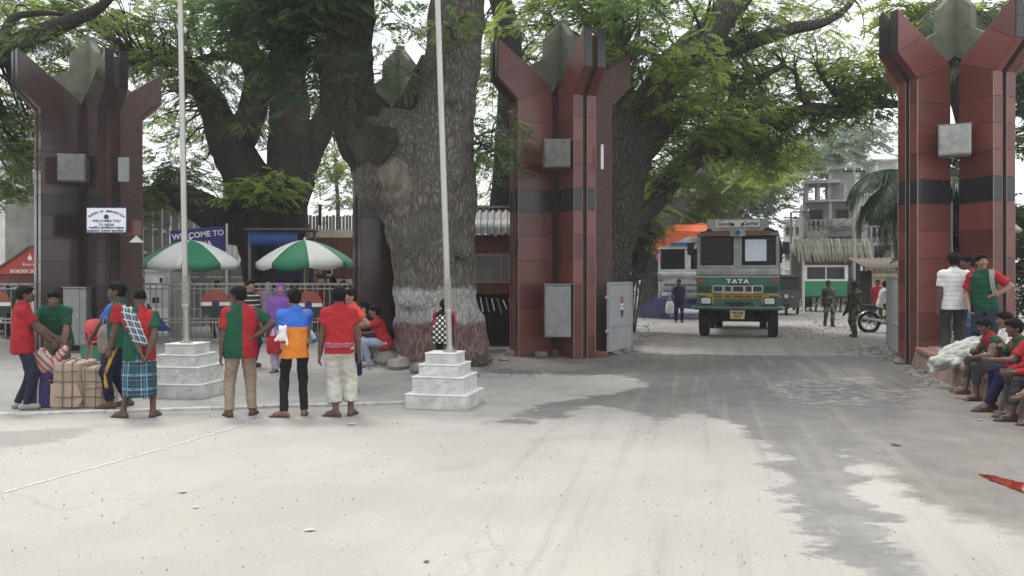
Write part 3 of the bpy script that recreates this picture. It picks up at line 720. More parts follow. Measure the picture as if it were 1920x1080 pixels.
# ================================================================ BAR GATES between the dark pillars
M_BAR = mat('bar_white_paint', (.36,.355,.335), .65, .4, 6, .1, 40, col2=(.17,.15,.135))
def bar_gate(label, p0, p1, z1, emblem=None, zm=.5):
    p0 = Vector((p0[0], p0[1])); p1 = Vector((p1[0], p1[1])); t = p1-p0; W = t.length
    root = thing('bar_gate', label, 'gate', (p0.x, p0.y, .05), math.atan2(t.y, t.x), 'white bar gates of the pedestrian entrance')
    for z, h in ((.04,.06), (zm,.05), (zm+.09,.04), (z1-.12,.035), (z1,.06)):
        m = MB(); m.box((W/2,0,z), (W,.045,h)); m.build('rail', M_BAR, root)
    n = int(W/.155)
    bm = MB(); bm.box((0,0,z1/2), (.024,.024,z1-.06)); bme = bm.mesh('bar', M_BAR)
    for i in range(n+1):
        o = bpy.data.objects.new('bar', bme); link(o, root); o.location = (.02+(W-.04)*i/n, .0, .02); o.rotation_euler = (random.uniform(-.008,.008), random.uniform(-.012,.012), 0)
    for x in (0, W):
        m = MB(); m.box((x,0,z1/2-.02), (.07,.07,z1+.1)); m.build('post', M_BAR, root)
    if emblem:
        for ex, ez in emblem:
            r = .37; n = 20
            for lo, hi, mm in ((.13,1,M_SAF),(-.13,.13,M_WHT),(-1,-.13,M_DKGRN)):
                a0 = math.asin(lo); a1 = math.asin(hi) if hi < 1 else math.pi/2
                rt = [(r*math.cos(a0+(a1-a0)*k/8), r*math.sin(a0+(a1-a0)*k/8)) for k in range(9)]
                poly = rt+[(-a, b) for a, b in reversed(rt)]
                if hi >= 1 or lo <= -1: poly = [q for i, q in enumerate(poly) if i == 0 or abs(q[0]-poly[i-1][0])+abs(q[1]-poly[i-1][1]) > 1e-4]
                m = MB(); m.prism([(ex+a, ez+b) for a, b in poly], -.045, -.028); m.build('roundel_band', mm, root)
            m = MB(); m.lathe([(.10,0),(.10,.006),(.07,.006),(.07,.002)], n=18, axis='y', c=(ex,-.054,ez)); m.lathe([(.03,0),(.03,.006)], n=8, axis='y', c=(ex,-.054,ez)); m.build('roundel_wheel', M_NAVY, root)
    return root
D_F = 21.6
bar_gate('white bar gate with tricolour roundel behind the flagpole plinth', (P(268,0,D_F).x, D_F), (P(470,0,D_F+.3).x, D_F+.3), 1.50, [(1.85,.98)])
bar_gate('white bar gate with tricolour roundel behind the boy in blue and orange', (P(474,0,D_F+.3).x, D_F+.3), (P(664,0,D_F+.1).x, D_F+.1), 1.50, [(1.52,.95)])
bar_gate('white bar gate left of the dark pillar behind the porter in red', (P(-150,0,D_F).x, D_F), (P(80,0,D_F).x, D_F), 1.50, [(2.02,.98)])
# ================================================================ TREES
def bark_mat(name, c1, c2, paint=False, sc=7.0):
    m = bpy.data.materials.new(name); m.use_nodes = True; t = m.node_tree; N = t.nodes; L = t.links; b = N['Principled BSDF']
    ge = N.new('ShaderNodeNewGeometry'); mp = N.new('ShaderNodeMapping'); mp.inputs['Scale'].default_value = (1,1,.30); L.new(ge.outputs['Position'], mp.inputs[0])
    nz = N.new('ShaderNodeTexNoise'); nz.inputs['Scale'].default_value = 3; nz.inputs['Detail'].default_value = 6; L.new(mp.outputs[0], nz.inputs['Vector'])
    ad = N.new('ShaderNodeMix'); ad.data_type = 'VECTOR'; ad.inputs[0].default_value = .30; L.new(mp.outputs[0], ad.inputs[4]); L.new(nz.outputs['Color'], ad.inputs[5])
    vo = N.new('ShaderNodeTexVoronoi'); vo.feature = 'DISTANCE_TO_EDGE'; vo.inputs['Scale'].default_value = sc*3.0; L.new(ad.outputs[1], vo.inputs['Vector'])
    fn = N.new('ShaderNodeTexNoise'); fn.inputs['Scale'].default_value = 26; fn.inputs['Detail'].default_value = 5; fn.inputs['Roughness'].default_value = .7; L.new(mp.outputs[0], fn.inputs['Vector'])
    r = N.new('ShaderNodeMapRange'); r.inputs[1].default_value = -.06; r.inputs[2].default_value = .30; L.new(vo.outputs['Distance'], r.inputs[0])
    mu = N.new('ShaderNodeMath'); mu.operation = 'MULTIPLY'; L.new(r.outputs[0], mu.inputs[0]); L.new(fn.outputs[0], mu.inputs[1])
    r2 = N.new('ShaderNodeMapRange'); r2.inputs[1].default_value = .08; r2.inputs[2].default_value = .55; L.new(mu.outputs[0], r2.inputs[0])
    mx = N.new('ShaderNodeMix'); mx.data_type = 'RGBA'; mx.inputs[6].default_value = (*c1, 1); mx.inputs[7].default_value = (*c2, 1); L.new(r2.outputs[0], mx.inputs[0])
    out = mx.outputs[2]
    # big patches of moss / lichen
    bgn = N.new('ShaderNodeTexNoise'); bgn.inputs['Scale'].default_value = 1.3; bgn.inputs['Detail'].default_value = 5; L.new(ge.outputs['Position'], bgn.inputs['Vector'])
    r3 = N.new('ShaderNodeMapRange'); r3.inputs[1].default_value = .5; r3.inputs[2].default_value = .7; r3.inputs[4].default_value = .6; L.new(bgn.outputs[0], r3.inputs[0])
    mm = N.new('ShaderNodeMix'); mm.data_type = 'RGBA'; L.new(r3.outputs[0], mm.inputs[0]); L.new(out, mm.inputs[6]); mm.inputs[7].default_value = (.05,.055,.035,1) if not paint else (.09,.085,.07,1); out = mm.outputs[2]
    if paint:      # whitewashed band over a red-brown painted foot, worn edges
        sx = N.new('ShaderNodeSeparateXYZ'); L.new(ge.outputs['Position'], sx.inputs[0])
        jn = N.new('ShaderNodeTexNoise'); jn.inputs['Scale'].default_value = 5; jn.inputs['Detail'].default_value = 7; L.new(ge.outputs['Position'], jn.inputs['Vector'])
        j = N.new('ShaderNodeMath'); j.operation = 'MULTIPLY_ADD'; L.new(jn.outputs[0], j.inputs[0]); j.inputs[1].default_value = .34; j.inputs[2].default_value = -.17
        z = N.new('ShaderNodeMath'); z.operation = 'ADD'; L.new(sx.outputs['Z'], z.inputs[0]); L.new(j.outputs[0], z.inputs[1])
        def band(a, w):
            q = N.new('ShaderNodeMapRange'); q.inputs[1].default_value = a-w; q.inputs[2].default_value = a+w; q.inputs[3].default_value = 1; q.inputs[4].default_value = 0; L.new(z.outputs[0], q.inputs[0]); return q.outputs[0]
        def lay(f, c, wear):
            w = N.new('ShaderNodeMath'); w.operation = 'MULTIPLY'; L.new(f, w.inputs[0])
            wr = N.new('ShaderNodeMapRange'); wr.inputs[1].default_value = .25; wr.inputs[2].default_value = .5; wr.inputs[3].default_value = wear; wr.inputs[4].default_value = 1; L.new(fn.outputs[0], wr.inputs[0])
            w2 = N.new('ShaderNodeMath'); w2.operation = 'MULTIPLY'; L.new(wr.outputs[0], w2.inputs[0]); L.new(r.outputs[0], w2.inputs[1])
            w3 = N.new('ShaderNodeMapRange'); w3.inputs[1].default_value = .05; w3.inputs[2].default_value = .6; w3.inputs[3].default_value = .25; L.new(w2.outputs[0], w3.inputs[0]); L.new(w3.outputs[0], w.inputs[1])
            x = N.new('ShaderNodeMix'); x.data_type = 'RGBA'; L.new(w.outputs[0], x.inputs[0]); L.new(out, x.inputs[6]); x.inputs[7].default_value = (*c, 1); return x.outputs[2]
        out = lay(band(1.50, .05), (.36,.36,.345), .05)
        out = lay(band(.86, .04), (.13,.066,.055), .6)
    L.new(out, b.inputs['Base Color']); b.inputs['Roughness'].default_value = .9; b.inputs['Specular IOR Level'].default_value = .2
    bp = N.new('ShaderNodeBump'); bp.inputs['Strength'].default_value = .9; bp.inputs['Distance'].default_value = .06; L.new(mu.outputs[0], bp.inputs['Height']); L.new(bp.outputs[0], b.inputs['Normal'])
    return m
M_BARK_A = bark_mat('bark_plated_grey', (.056,.05,.044), (.185,.17,.15), True, 6.5)
M_BARK_D = bark_mat('bark_dark', (.014,.012,.010), (.052,.045,.039))
M_BARK_M = bark_mat('bark_mid', (.03,.028,.025), (.15,.14,.125))
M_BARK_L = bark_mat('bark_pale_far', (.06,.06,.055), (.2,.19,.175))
M_WOODCUT = mat('cut_wood', (.22,.19,.155), .9, .4, 9, .8, 26, col2=(.07,.06,.05), stretch=(1,1,.3))
def leaf_mat(name, dark, light, trans=.5, gloss=.06):
    m = bpy.data.materials.new(name); m.use_nodes = True; t = m.node_tree; N = t.nodes; L = t.links
    for n in list(N): N.remove(n)
    a = N.new('ShaderNodeAttribute'); a.attribute_name = 'tint'
    mx = N.new('ShaderNodeMix'); mx.data_type = 'RGBA'; mx.inputs[6].default_value = (*dark, 1); mx.inputs[7].default_value = (*light, 1); L.new(a.outputs['Fac'], mx.inputs[0])
    d = N.new('ShaderNodeBsdfDiffuse'); L.new(mx.outputs[2], d.inputs[0])
    tr = N.new('ShaderNodeBsdfTranslucent'); h = N.new('ShaderNodeHueSaturation'); h.inputs['Hue'].default_value = .485; h.inputs['Saturation'].default_value = 1.05; h.inputs['Value'].default_value = 1.5; L.new(mx.outputs[2], h.inputs['Color']); L.new(h.outputs[0], tr.inputs[0])
    s1 = N.new('ShaderNodeMixShader'); s1.inputs[0].default_value = trans; L.new(d.outputs[0], s1.inputs[1]); L.new(tr.outputs[0], s1.inputs[2])
    g = N.new('ShaderNodeBsdfGlossy'); g.inputs['Roughness'].default_value = .45; g.inputs[0].default_value = (.9,.95,1,1)
    s2 = N.new('ShaderNodeMixShader'); s2.inputs[0].default_value = gloss; L.new(s1.outputs[0], s2.inputs[1]); L.new(g.outputs[0], s2.inputs[2])
    o = N.new('ShaderNodeOutputMaterial'); L.new(s2.outputs[0], o.inputs[0]); return m
M_LEAF = leaf_mat('leaf_rain_tree', (.048,.092,.028), (.21,.29,.06), .62, .03)
M_LEAF_D = leaf_mat('leaf_dark', (.034,.072,.030), (.12,.19,.055), .55, .03)
M_LEAF_C = leaf_mat('leaf_lane_tree', (.058,.108,.030), (.24,.33,.075), .65, .03)
M_LEAF_L = leaf_mat('leaf_light', (.05,.09,.03), (.17,.24,.07), .55)
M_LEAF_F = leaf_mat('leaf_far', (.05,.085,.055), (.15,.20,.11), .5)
M_LEAF_G = leaf_mat('leaf_grey_green', (.05,.075,.055), (.13,.165,.115), .4, .1)
def frond_template(pairs=8, ln=.34, wd=.085, droop=.22):
    V = []; Q = []
    for i in range(pairs):
        y = .12+.86*(i+.5)/pairs; l = ln*(.55+.9*math.sin(math.pi*(.18+.75*(i+.5)/pairs)))*.8; z = -droop*y*y
        for sx in (-1, 1):
            dx, dy = math.cos(.62), math.sin(.62); k = len(V)
            V += [(0,y,z), (sx*(dx*l*.5-dy*wd*.5), y+dy*l*.5+dx*wd*.5, z+.01), (sx*dx*l, y+dy*l, z-.07*l/ln), (sx*(dx*l*.5+dy*wd*.5), y+dy*l*.5-dx*wd*.5, z+.01)]
            Q.append((k,k+1,k+2,k+3))
    return np.array(V), np.array(Q)
def broad_template(n=9, droop=.3):
    V = []; Q = []; r = random.Random(3)
    for i in range(n):
        y = .1+.9*i/n; sx = -1 if i % 2 else 1; l = .38; w = .17; a = .5+.3*r.random(); z = -droop*y*y+.05*r.random(); k = len(V); dx, dy = math.cos(a), math.sin(a)
        V += [(0,y,z), (sx*(dx*l*.5-dy*w*.5), y+dy*l*.5+dx*w*.5, z+.03), (sx*dx*l, y+dy*l, z-.08), (sx*(dx*l*.5+dy*w*.5), y+dy*l*.5-dx*w*.5, z+.03)]
        Q.append((k,k+1,k+2,k+3))
    return np.array(V), np.array(Q)
TPL = {'fern': frond_template(), 'fine': frond_template(7, .30, .10, .15), 'broad': broad_template(), 'hang': frond_template(9, .30, .06, .5), 'strap': frond_template(5, .9, .05, .6)}
class Leaves:
    def __init__(s): s.parts = []
    def fronds(s, pos, dirs, ups, size, tint, kind='fern'):
        s.parts.append((np.array(pos), np.array(dirs), np.array(ups), np.array(size), np.array(tint), kind))
    def build(s, name, material, parent):
        Vs = []; Qs = []; Ts = []; off = 0
        for pos, d, u, sz, ti, kind in s.parts:
            tv, tq = TPL[kind]; n = len(pos)
            d = d/np.linalg.norm(d, axis=1)[:, None]; x = np.cross(d, u); x /= np.linalg.norm(x, axis=1)[:, None]+1e-9; u = np.cross(x, d)
            V = pos[:, None]+sz[:, None, None]*(tv[None,:,0:1]*x[:,None]+tv[None,:,1:2]*d[:,None]+tv[None,:,2:3]*u[:,None])
            V = V+RNG.normal(0, .012, V.shape)*sz[:, None, None]
            k = len(tv); Q = tq[None]+(np.arange(n)*k)[:, None, None]+off
            Vs.append(V.reshape(-1,3)); Qs.append(Q.reshape(-1,4)); Ts.append(np.repeat(np.clip(ti, 0, 1), k)); off += n*k
        V = np.concatenate(Vs); me = np_mesh(name, V, np.concatenate(Qs), material, smooth=False)
        at_ = me.attributes.new('tint', 'FLOAT', 'POINT'); at_.data.foreach_set('value', np.concatenate(Ts).astype(np.float32))
        return link(bpy.data.objects.new(name, me), parent)
def scatter(lv, blob, kind='fern', twigs=None, limbs=None, flat=.35, base_t=.4, var=.22, per=16):
    """One blob of foliage: layered clumps of fronds in an ellipsoid, each clump carried by a twig."""
    px, py, d, rx, ry, rd, nc, size = blob[:8]; t0 = blob[8] if len(blob) > 8 else base_t
    c = np.array(P(px, py, d)); ax = np.array([rx/F*d, rd, ry/F*d])
    q = RNG.normal(size=(nc,3)); q /= np.linalg.norm(q, axis=1)[:, None]; q *= RNG.uniform(.15, 1, (nc,1))**.45
    cs = c+q*ax
    pos = []; dr = []; up = []; sz = []; ti = []
    for cc in cs:
        R = size*RNG.uniform(1.0, 2.0); n = int(per*RNG.uniform(.6, 1.4)); ct = t0+RNG.normal(0, var*.7); a0 = RNG.uniform(0, 6.28)
        a = RNG.uniform(0, 6.283, n); r = R*np.sqrt(RNG.uniform(.02, 1, n)); tilt = RNG.normal(0, .25, 2)
        x = r*np.cos(a); y = r*np.sin(a); z = x*tilt[0]+y*tilt[1]+RNG.normal(0, R*flat*.5, n)-.15*r*r/R
        pos.append(np.stack([cc[0]+x, cc[1]+y, cc[2]+z], 1))
        da = a+RNG.normal(0, .7, n)
        dr.append(np.stack([np.cos(da), np.sin(da), RNG.normal(-.15, .3, n)], 1))
        up.append(np.stack([RNG.normal(0,.35,n), RNG.normal(0,.35,n), np.ones(n)], 1))
        sz.append(size*RNG.uniform(.6, 1.25, n)); ti.append(ct+RNG.normal(0, var, n))
        if twigs is not None and limbs is not None and RNG.random() < .8:
            dl = np.linalg.norm(limbs[:, :3]-cc, axis=1); j = int(np.argmin(dl+RNG.uniform(0, .8, len(dl))))
            if dl[j] < 7:
                p0 = limbs[j, :3]; mid = (p0+cc)/2+np.array([0,0,.10])*dl[j]+RNG.normal(0, .07*dl[j]+.02, 3)
                pts = catmull([p0, mid, cc], 4); r0 = min(limbs[j, 3]*.45, .012+.014*dl[j])
                twigs.tube([Vector(p) for p in pts], list(np.linspace(r0, .006, len(pts))), 5, cap=False)
                for b_ in range(3):       # small side twigs inside the clump
                    e = cc+np.array([RNG.normal(0, R*.6), RNG.normal(0, R*.6), RNG.normal(0, R*.25)])
                    twigs.tube([Vector(pts[-3]), Vector((pts[-2]+e)/2), Vector(e)], [.009, .006, .004], 4, cap=False)
    lv.fronds(np.concatenate(pos), np.concatenate(dr), np.concatenate(up), np.concatenate(sz), np.concatenate(ti), kind)
def limb_world(pts):
    """[(px,py,d,r_px)] -> smooth world polyline rows x,y,z,r"""
    return catmull([(*P(x, y, d), r/F*d) for x, y, d, r in pts], 6)
def tree(name, label, limbs, blobs, bark, leaf, kind='fern', group=None, cat='tree', base=None, per=12, flat=.35, base_t=.4, nring=12, extra=None):
    """limbs[0] is the trunk, down to the ground."""
    f0 = limbs[0][0]; limbs = [[(f0[0], HY+F*(HC+.05)/f0[2], f0[2], f0[3]*1.15)]+list(limbs[0])]+limbs[1:]     # trunk foot down into the ground
    L_ = [limb_world(l) for l in limbs]
    b0 = L_[0][0]; root = thing(name, label, cat, (b0[0], b0[1], 0), 0, group)
    inv = Vector((-b0[0], -b0[1], 0))
    for i, l in enumerate(L_):
        m = MB(); m.tube([Vector(p[:3])+inv for p in l], [p[3] for p in l], nring, nz=.16, nsc=1.4, cap=True); m.build('trunk' if i == 0 else 'limb', bark, root, 60)
    allp = np.concatenate(L_); lv = Leaves(); tw = MB()
    for b in blobs:
        kd = b[9] if len(b) > 9 else kind
        scatter(lv, b, kd, tw, allp, per=per, flat=flat, base_t=base_t)
    if extra: extra(lv, tw)
    if tw.v:
        tw.v = [tuple(Vector(v)+inv) for v in tw.v]; tag(tw.build('twigs', bark, root, 60), kind='stuff')
    o = lv.build('crown', leaf, root); o.location = inv
    return root, allp
# ---------------------------------------------------------------- the big painted trunk (one smooth surface)
def big_tree():
    d = 15.5; s = d/F
    root = thing('rain_tree', 'huge rain tree with whitewashed and red painted trunk foot beside the flagpole', 'tree', (P(820,0,d).x, d+.0, 0), 0, 'rain trees around the gate')
    o0 = Vector((P(820,0,d).x, d, 0))
    def W(px, py, dd=d): return np.array(P(px, py, dd)-o0)
    S = SDF(); D = d+.95
    st = [(822,705,86),(824,660,82),(822,600,80),(815,540,79),(812,480,80),(806,420,86),(806,370,92),(815,320,78),(826,270,64),(838,200,56),(848,120,54),(855,40,54),(862,-60,52),(875,-200,46)]
    S.poly([W(x, y, D) for x, y, r in st], [r*s*1.0 for x, y, r in st], k=.10, lab=0)
    lf = [(788,405,55),(735,335,60),(690,265,56),(655,190,53),(645,110,53),(652,30,52),(650,-60,50),(610,-220,46)]
    S.poly([W(x, y, D-.05) for x, y, r in lf], [r*s for x, y, r in lf], k=.12, lab=1)
    # cut stub with pale wood facing the camera
    S.cap(W(775,395,D-.35), W(733,325,D-.86), .38, .36, k=.12, lab=2); S.ell(W(745,275,D-.1), (.62,.62,.75), k=.25, lab=0); S.ell(W(735,340,D-.1), (.72,.7,.7), k=.25, lab=0)
    # roots
    for x0, y0, x1, y1, r, dd in ((775,620,748,700,.24,-.3),(840,640,848,712,.24,-.6),(878,620,902,692,.22,-.3),(890,600,915,690,.18,.2),(755,610,732,690,.18,.1),(800,640,797,714,.20,-.62)):
        S.cap(W(x0, y0, D+dd*.4), np.array([(x1-820)*s, D-d+dd, -.08]), r, r*.55, k=.12, lab=0)
    for kx, ky, kr in ((850,330,.16),(770,450,.2),(870,470,.15),(800,560,.17),(760,560,.16),(700,240,.18),(850,180,.14)):
        S.ell(W(kx, ky, D-.75), (kr, kr*.7, kr*1.2), k=.14, lab=0)
    V, Q, lab = S.mesh(.042, amp=.020, nsc=7.0, seed=3, aniso=(1,1,.6))
    # plated bark: cellular relief pushed out of the surface
    r = np.random.default_rng(5)
    w = np.zeros(len(V))
    for q in range(4):
        a, b_ = r.normal(size=3)*np.array([1,1,.5]), r.normal(size=3)*np.array([1,1,.5])
        w += np.abs(np.sin(V@a*11+2*np.sin(V@b_*5)))
    V[:, 0] += 0; ctr = V.copy(); 
    nr = np.stack([V[:,0]-np.interp(V[:,2], [0,8], [0,.4]), V[:,1]-.95, V[:,2]*0], 1); nr /= np.linalg.norm(nr, axis=1)[:, None]+1e-6
    V = V+nr*((w/4-.6)*.035)[:, None]*(lab != 2)[:, None]
    fl = lab[Q[:, 0]]
    cut = np.array(P(742,348,D-1.0)-o0); 
    mi = np.where(fl == 1, 1, 0)
    fc = V[Q].mean(1); mi = np.where((np.linalg.norm((fc-cut)*np.array([1.25,.5,.66]), axis=1)+.08*wob(fc, 9, 4) < .36), 2, mi)
    up = (V[Q].mean(1)[:, 2] > 2.6) & (fl == 1); mi = np.where((fl == 1) & ~up, 0, mi)
    me = np_mesh('trunk', V, Q, [M_BARK_A, M_BARK_D, M_WOODCUT], True, mi)
    link(bpy.data.objects.new('trunk', me), root)
    # bark flap hanging over the scar
    m = MB(); pts = [(648,258),(690,232),(742,240),(745,268),(715,306),(668,304)]
    vs = [P(x, y, D-1.18-(.10 if i in (3,4) else .0))-o0 for i, (x, y) in enumerate(pts)]
    m.add(vs+[v+Vector((.02,.06,.0)) for v in vs], [(0,1,2,3,4,5),(11,10,9,8,7,6)]+[(i,6+i,6+(i+1)%6,(i+1)%6) for i in range(6)])
    m.build('bark_flap', M_BARK_D, root)
    A = np.concatenate([limb_world([(x, y, D, r_) for x, y, r_ in st]), limb_world([(x, y, D, r_) for x, y, r_ in lf])])
    lv = Leaves(); tw = MB()
    bl = [(545,45,16.5,85,95,1.2,42,.42,.16),(480,20,17,100,50,1.2,30,.42,.25),(610,20,15.8,50,40,.6,14,.36,.15),(735,20,17,50,40,.8,6,.4,.4),
          (765,135,16.2,24,14,.3,3,.32,.2),(846,40,15.1,26,14,.3,4,.3,.85),
          (560,150,16.6,55,40,.7,10,.4,.14),
          (1240,-60,16,100,50,1.2,8,.45,.2),(760,-170,14,420,70,2.5,16,.55,.3),(1150,-170,15,300,70,2.5,10,.55,.3),(620,-90,16,160,50,1.5,12,.45,.25)]
    for b in bl: scatter(lv, b, 'fern', tw, A, base_t=.3, per=13)
    scatter(lv, (918,255,16.6,22,36,.35,13,.40,.28), 'hang', tw, A, per=12, flat=.9)
    scatter(lv, (690,150,15.3,40,110,.25,16,.26,.05), 'strap', None, None, per=6, flat=.9)
    scatter(lv, (640,170,15.6,30,100,.4,9,.30,.1), 'hang', None, None, per=7, flat=.9)
    tw.v = [tuple(Vector(v)-o0) for v in tw.v]; tag(tw.build('twigs', M_BARK_D, root, 60), kind='stuff')
    o = lv.build('crown', M_LEAF_D, root); o.location = -o0
big_tree()
# exposed root lumps and stones round the trunk
rock_obj('root_stone', G(895,686), .22, 'brown gnarled root lump at the right side of the painted trunk', 'root', None, 61, M_BARK_M, .9)
for i, (px, py, s_, lb) in enumerate(((745,692,.26,'flat stone slab at the left foot of the painted trunk'),(725,684,.26,'grey stone block the seated man in light jeans sits on'),(790,700,.22,'low stone in front of the painted trunk behind the plinth'),(672,690,.12,'small stone left of the seated man feet'))):
    rock_obj('stone', G(px, py), s_, lb, 'stone', 'stones around the painted trunk', 70+i, M_STONE, .75)
# ---------------------------------------------------------------- dark forked tree behind the bar gate
tB, _ = tree('rain_tree', 'dark forked rain tree behind the bar gate and welcome board',
  [[(535,640,27,66),(520,520,27,60),(505,440,27,62),(490,390,27,58)],
   [(505,450,27,50),(455,420,26.8,42),(395,400,26.4,34),(345,372,26,24),(290,350,26,14)],
   [(500,420,27,52),(462,330,27,44),(430,270,27,36),(400,200,27,28),(370,150,26.5,22),(340,100,26,12)],
   [(440,285,27,34),(470,215,27,27),(482,150,27.2,25),(462,85,27.2,22),(440,20,27,16),(430,-50,27,10)],
   [(520,430,27,58),(540,330,27,44),(545,240,27,38),(540,130,27,34),(545,20,27,30),(540,-80,27,24)],
   [(545,350,27.2,36),(585,270,27.4,27),(620,200,27.6,22),(650,120,27.8,16)],
   [(480,120,27,13),(420,105,26,9),(340,118,25.5,6),(250,120,25,4)],
   [(555,430,27.6,14),(570,380,27.6,9),(585,340,27.8,7)]],
  [(230,55,25,120,50,2.5,34,.55),(380,50,26,110,60,2.5,40,.55,.3),(120,15,24,110,30,2.5,22,.55),(335,125,27,80,45,2.2,20,.5,.45),
   (300,215,29,45,80,2,15,.5,.4),(325,350,26.5,55,50,1.5,30,.5,.14),(280,375,25.8,25,55,1,12,.5,.16),(520,215,29.5,50,100,1.5,22,.5,.35),(600,110,29,50,90,1.5,16,.5,.3),
   (505,352,25.6,58,26,.7,26,.42,.5,'broad'),(455,360,25.8,30,18,.5,8,.4,.45,'broad'),(395,165,26.2,45,45,.6,22,.5,.2,'hang'),(480,240,26.3,25,25,.5,8,.4,.2,'hang'),(90,130,25,30,14,.8,7,.5,.85),(275,112,24.5,45,16,1,10,.5,.85),
   (620,290,30,35,50,1.2,12,.5,.4),(300,-70,25,260,50,3,16,.6),(570,-60,27,150,40,3,10,.6),(200,140,26.5,100,20,1.5,10,.5,.5),(350,270,30,50,60,1.5,14,.5,.3)],
  M_BARK_D, M_LEAF, group='rain trees around the gate', nring=16, per=11)
# dark branch with ferns, top left, carried by a tree standing outside the frame
tree('rain_tree', 'dark mossy branch with hanging ferns reaching in at the top left corner',
  [[(-420,690,19,60),(-380,450,19,56),(-330,280,19.5,50),(-220,180,20,40),(-100,135,20.5,30),(0,96,21,23),(70,66,21,19),(130,40,21,14),(185,15,21,10),(230,-30,21,6)],
   [(0,96,21,14),(20,40,21,8),(60,25,21,6),(120,26,21,4)]],
  [(60,72,21,55,20,.5,26,.36,.08,'hang'),(105,95,21,8,25,.3,4,.36,.1,'hang'),(15,20,22,40,30,1.2,9,.5,.7),(40,250,23,50,80,1.6,26,.5,.5),(20,345,23,40,25,1,12,.5,.15),(30,215,22.5,35,40,1,10,.5,.85),(25,300,22.5,35,30,1,8,.5,.8),(-120,200,22,150,150,3,40,.55,.4)],
  M_BARK_D, M_LEAF, group='rain trees around the gate')
# ---------------------------------------------------------------- leaning tree right of the red pillar, arching over the lane
tC, _ = tree('rain_tree', 'leaning rain tree arching its limbs over the lane behind the red pillar',
  [[(1128,640,23,52),(1135,540,23,44),(1150,450,23,42),(1165,360,23,44),(1180,270,23,48),(1215,190,23,46)],
   [(1205,215,23,40),(1255,140,23,36),(1310,80,23,30),(1360,25,23,28),(1420,-50,23,24)],
   [(1180,300,23,36),(1165,200,23,32),(1150,100,23,28),(1140,0,23,24)],
   [(1160,440,23.5,26),(1205,395,24,26),(1260,335,24.5,24),(1320,280,25,24),(1390,245,25,20),(1460,222,25,17),(1530,206,25,14),(1590,212,25,11),(1640,196,25,9),(1690,196,25,7)],
   [(1320,105,23.5,18),(1370,90,24,17),(1430,72,24,14),(1490,52,24,11),(1545,42,24,8),(1590,12,24,6),(1606,-20,24,4)],
   [(1200,300,23.5,18),(1260,230,24,14),(1330,180,24.5,11),(1400,160,25,8),(1470,120,25,5)],
   [(1590,212,25,8),(1570,180,25,6),(1545,150,25,4),(1530,120,25,3)],
   [(1520,206,25,9),(1500,170,25,6),(1490,130,25,4)]],
  [(1270,20,21.5,80,50,1.6,16,.5,.3),(1010,5,20.2,90,32,1,14,.46,.3),(1110,5,20,90,40,1.2,18,.46,.25),(1200,70,19.6,45,75,1,24,.5,.2),(1060,30,20,40,16,.6,5,.4,.45),(1255,165,24.5,45,60,1.5,24,.5,.6),(1330,110,25.5,60,60,2,30,.5,.55),(1290,245,25.5,70,55,1.6,36,.5,.5),(1390,40,24.5,80,50,2,34,.5,.45),
   (1385,170,26,70,45,2,32,.5,.6),(1450,115,26,70,35,2,20,.5,.65),(1500,170,26,75,30,1.6,22,.5,.55),(1560,95,26,55,45,1.6,14,.5,.65),(1616,140,25,30,40,.8,16,.5,.3,'broad'),(1655,150,25,22,30,.8,10,.5,.3,'broad'),
   (1390,265,25,100,24,.8,34,.45,.25,'broad'),(1470,235,25,70,18,.8,18,.45,.25,'broad'),(1590,215,25,50,16,.6,10,.45,.2,'broad'),(1530,35,25.5,60,35,1.6,14,.5,.6),(1180,330,25,22,70,.6,14,.45,.55),(1195,430,26,26,45,.6,12,.45,.6),
   (1320,-60,22,200,40,3,14,.6,.4),(1500,-60,25,140,30,3,8,.6,.5),(1440,300,26,60,25,1.2,16,.5,.5),(1230,110,22.5,14,30,.4,6,.35,.7),(1220,240,22.6,26,60,.4,12,.35,.12,'strap'),(1350,200,24.6,40,30,1,14,.45,.45),(1300,115,21.4,50,40,.8,16,.42,.6),(1255,215,21.8,36,40,.7,8,.42,.55),(1330,235,22.6,60,40,.8,18,.42,.5),(1400,225,23.6,60,24,.6,12,.42,.6),(1270,320,23,40,40,.8,16,.45,.45),(1560,185,25,60,22,.8,10,.45,.5),(1430,200,25,60,26,1,12,.45,.6)],
  M_BARK_M, M_LEAF_C, group='rain trees around the gate', nring=16, per=9, base_t=.55)
# dark trunks seen between the painted tree and the red pillar
tree('rain_tree', 'dark trunk showing between the painted trunk and the red pillar',
  [[(945,640,25,26),(940,450,25,24),(950,300,25,24),(960,180,25,26),(950,60,25,24),(930,-40,25,20)],[(950,320,25,12),(985,240,25,10),(1020,180,25,9),(1050,90,25,8)]],
  [(925,120,27,45,100,1.4,30,.5,.65),(1000,90,27,60,60,1.4,22,.5,.4),(905,300,28,30,60,1.2,14,.5,.7),(920,380,29,30,40,1,8,.5,.7)], M_BARK_D, M_LEAF, group='rain trees around the gate')
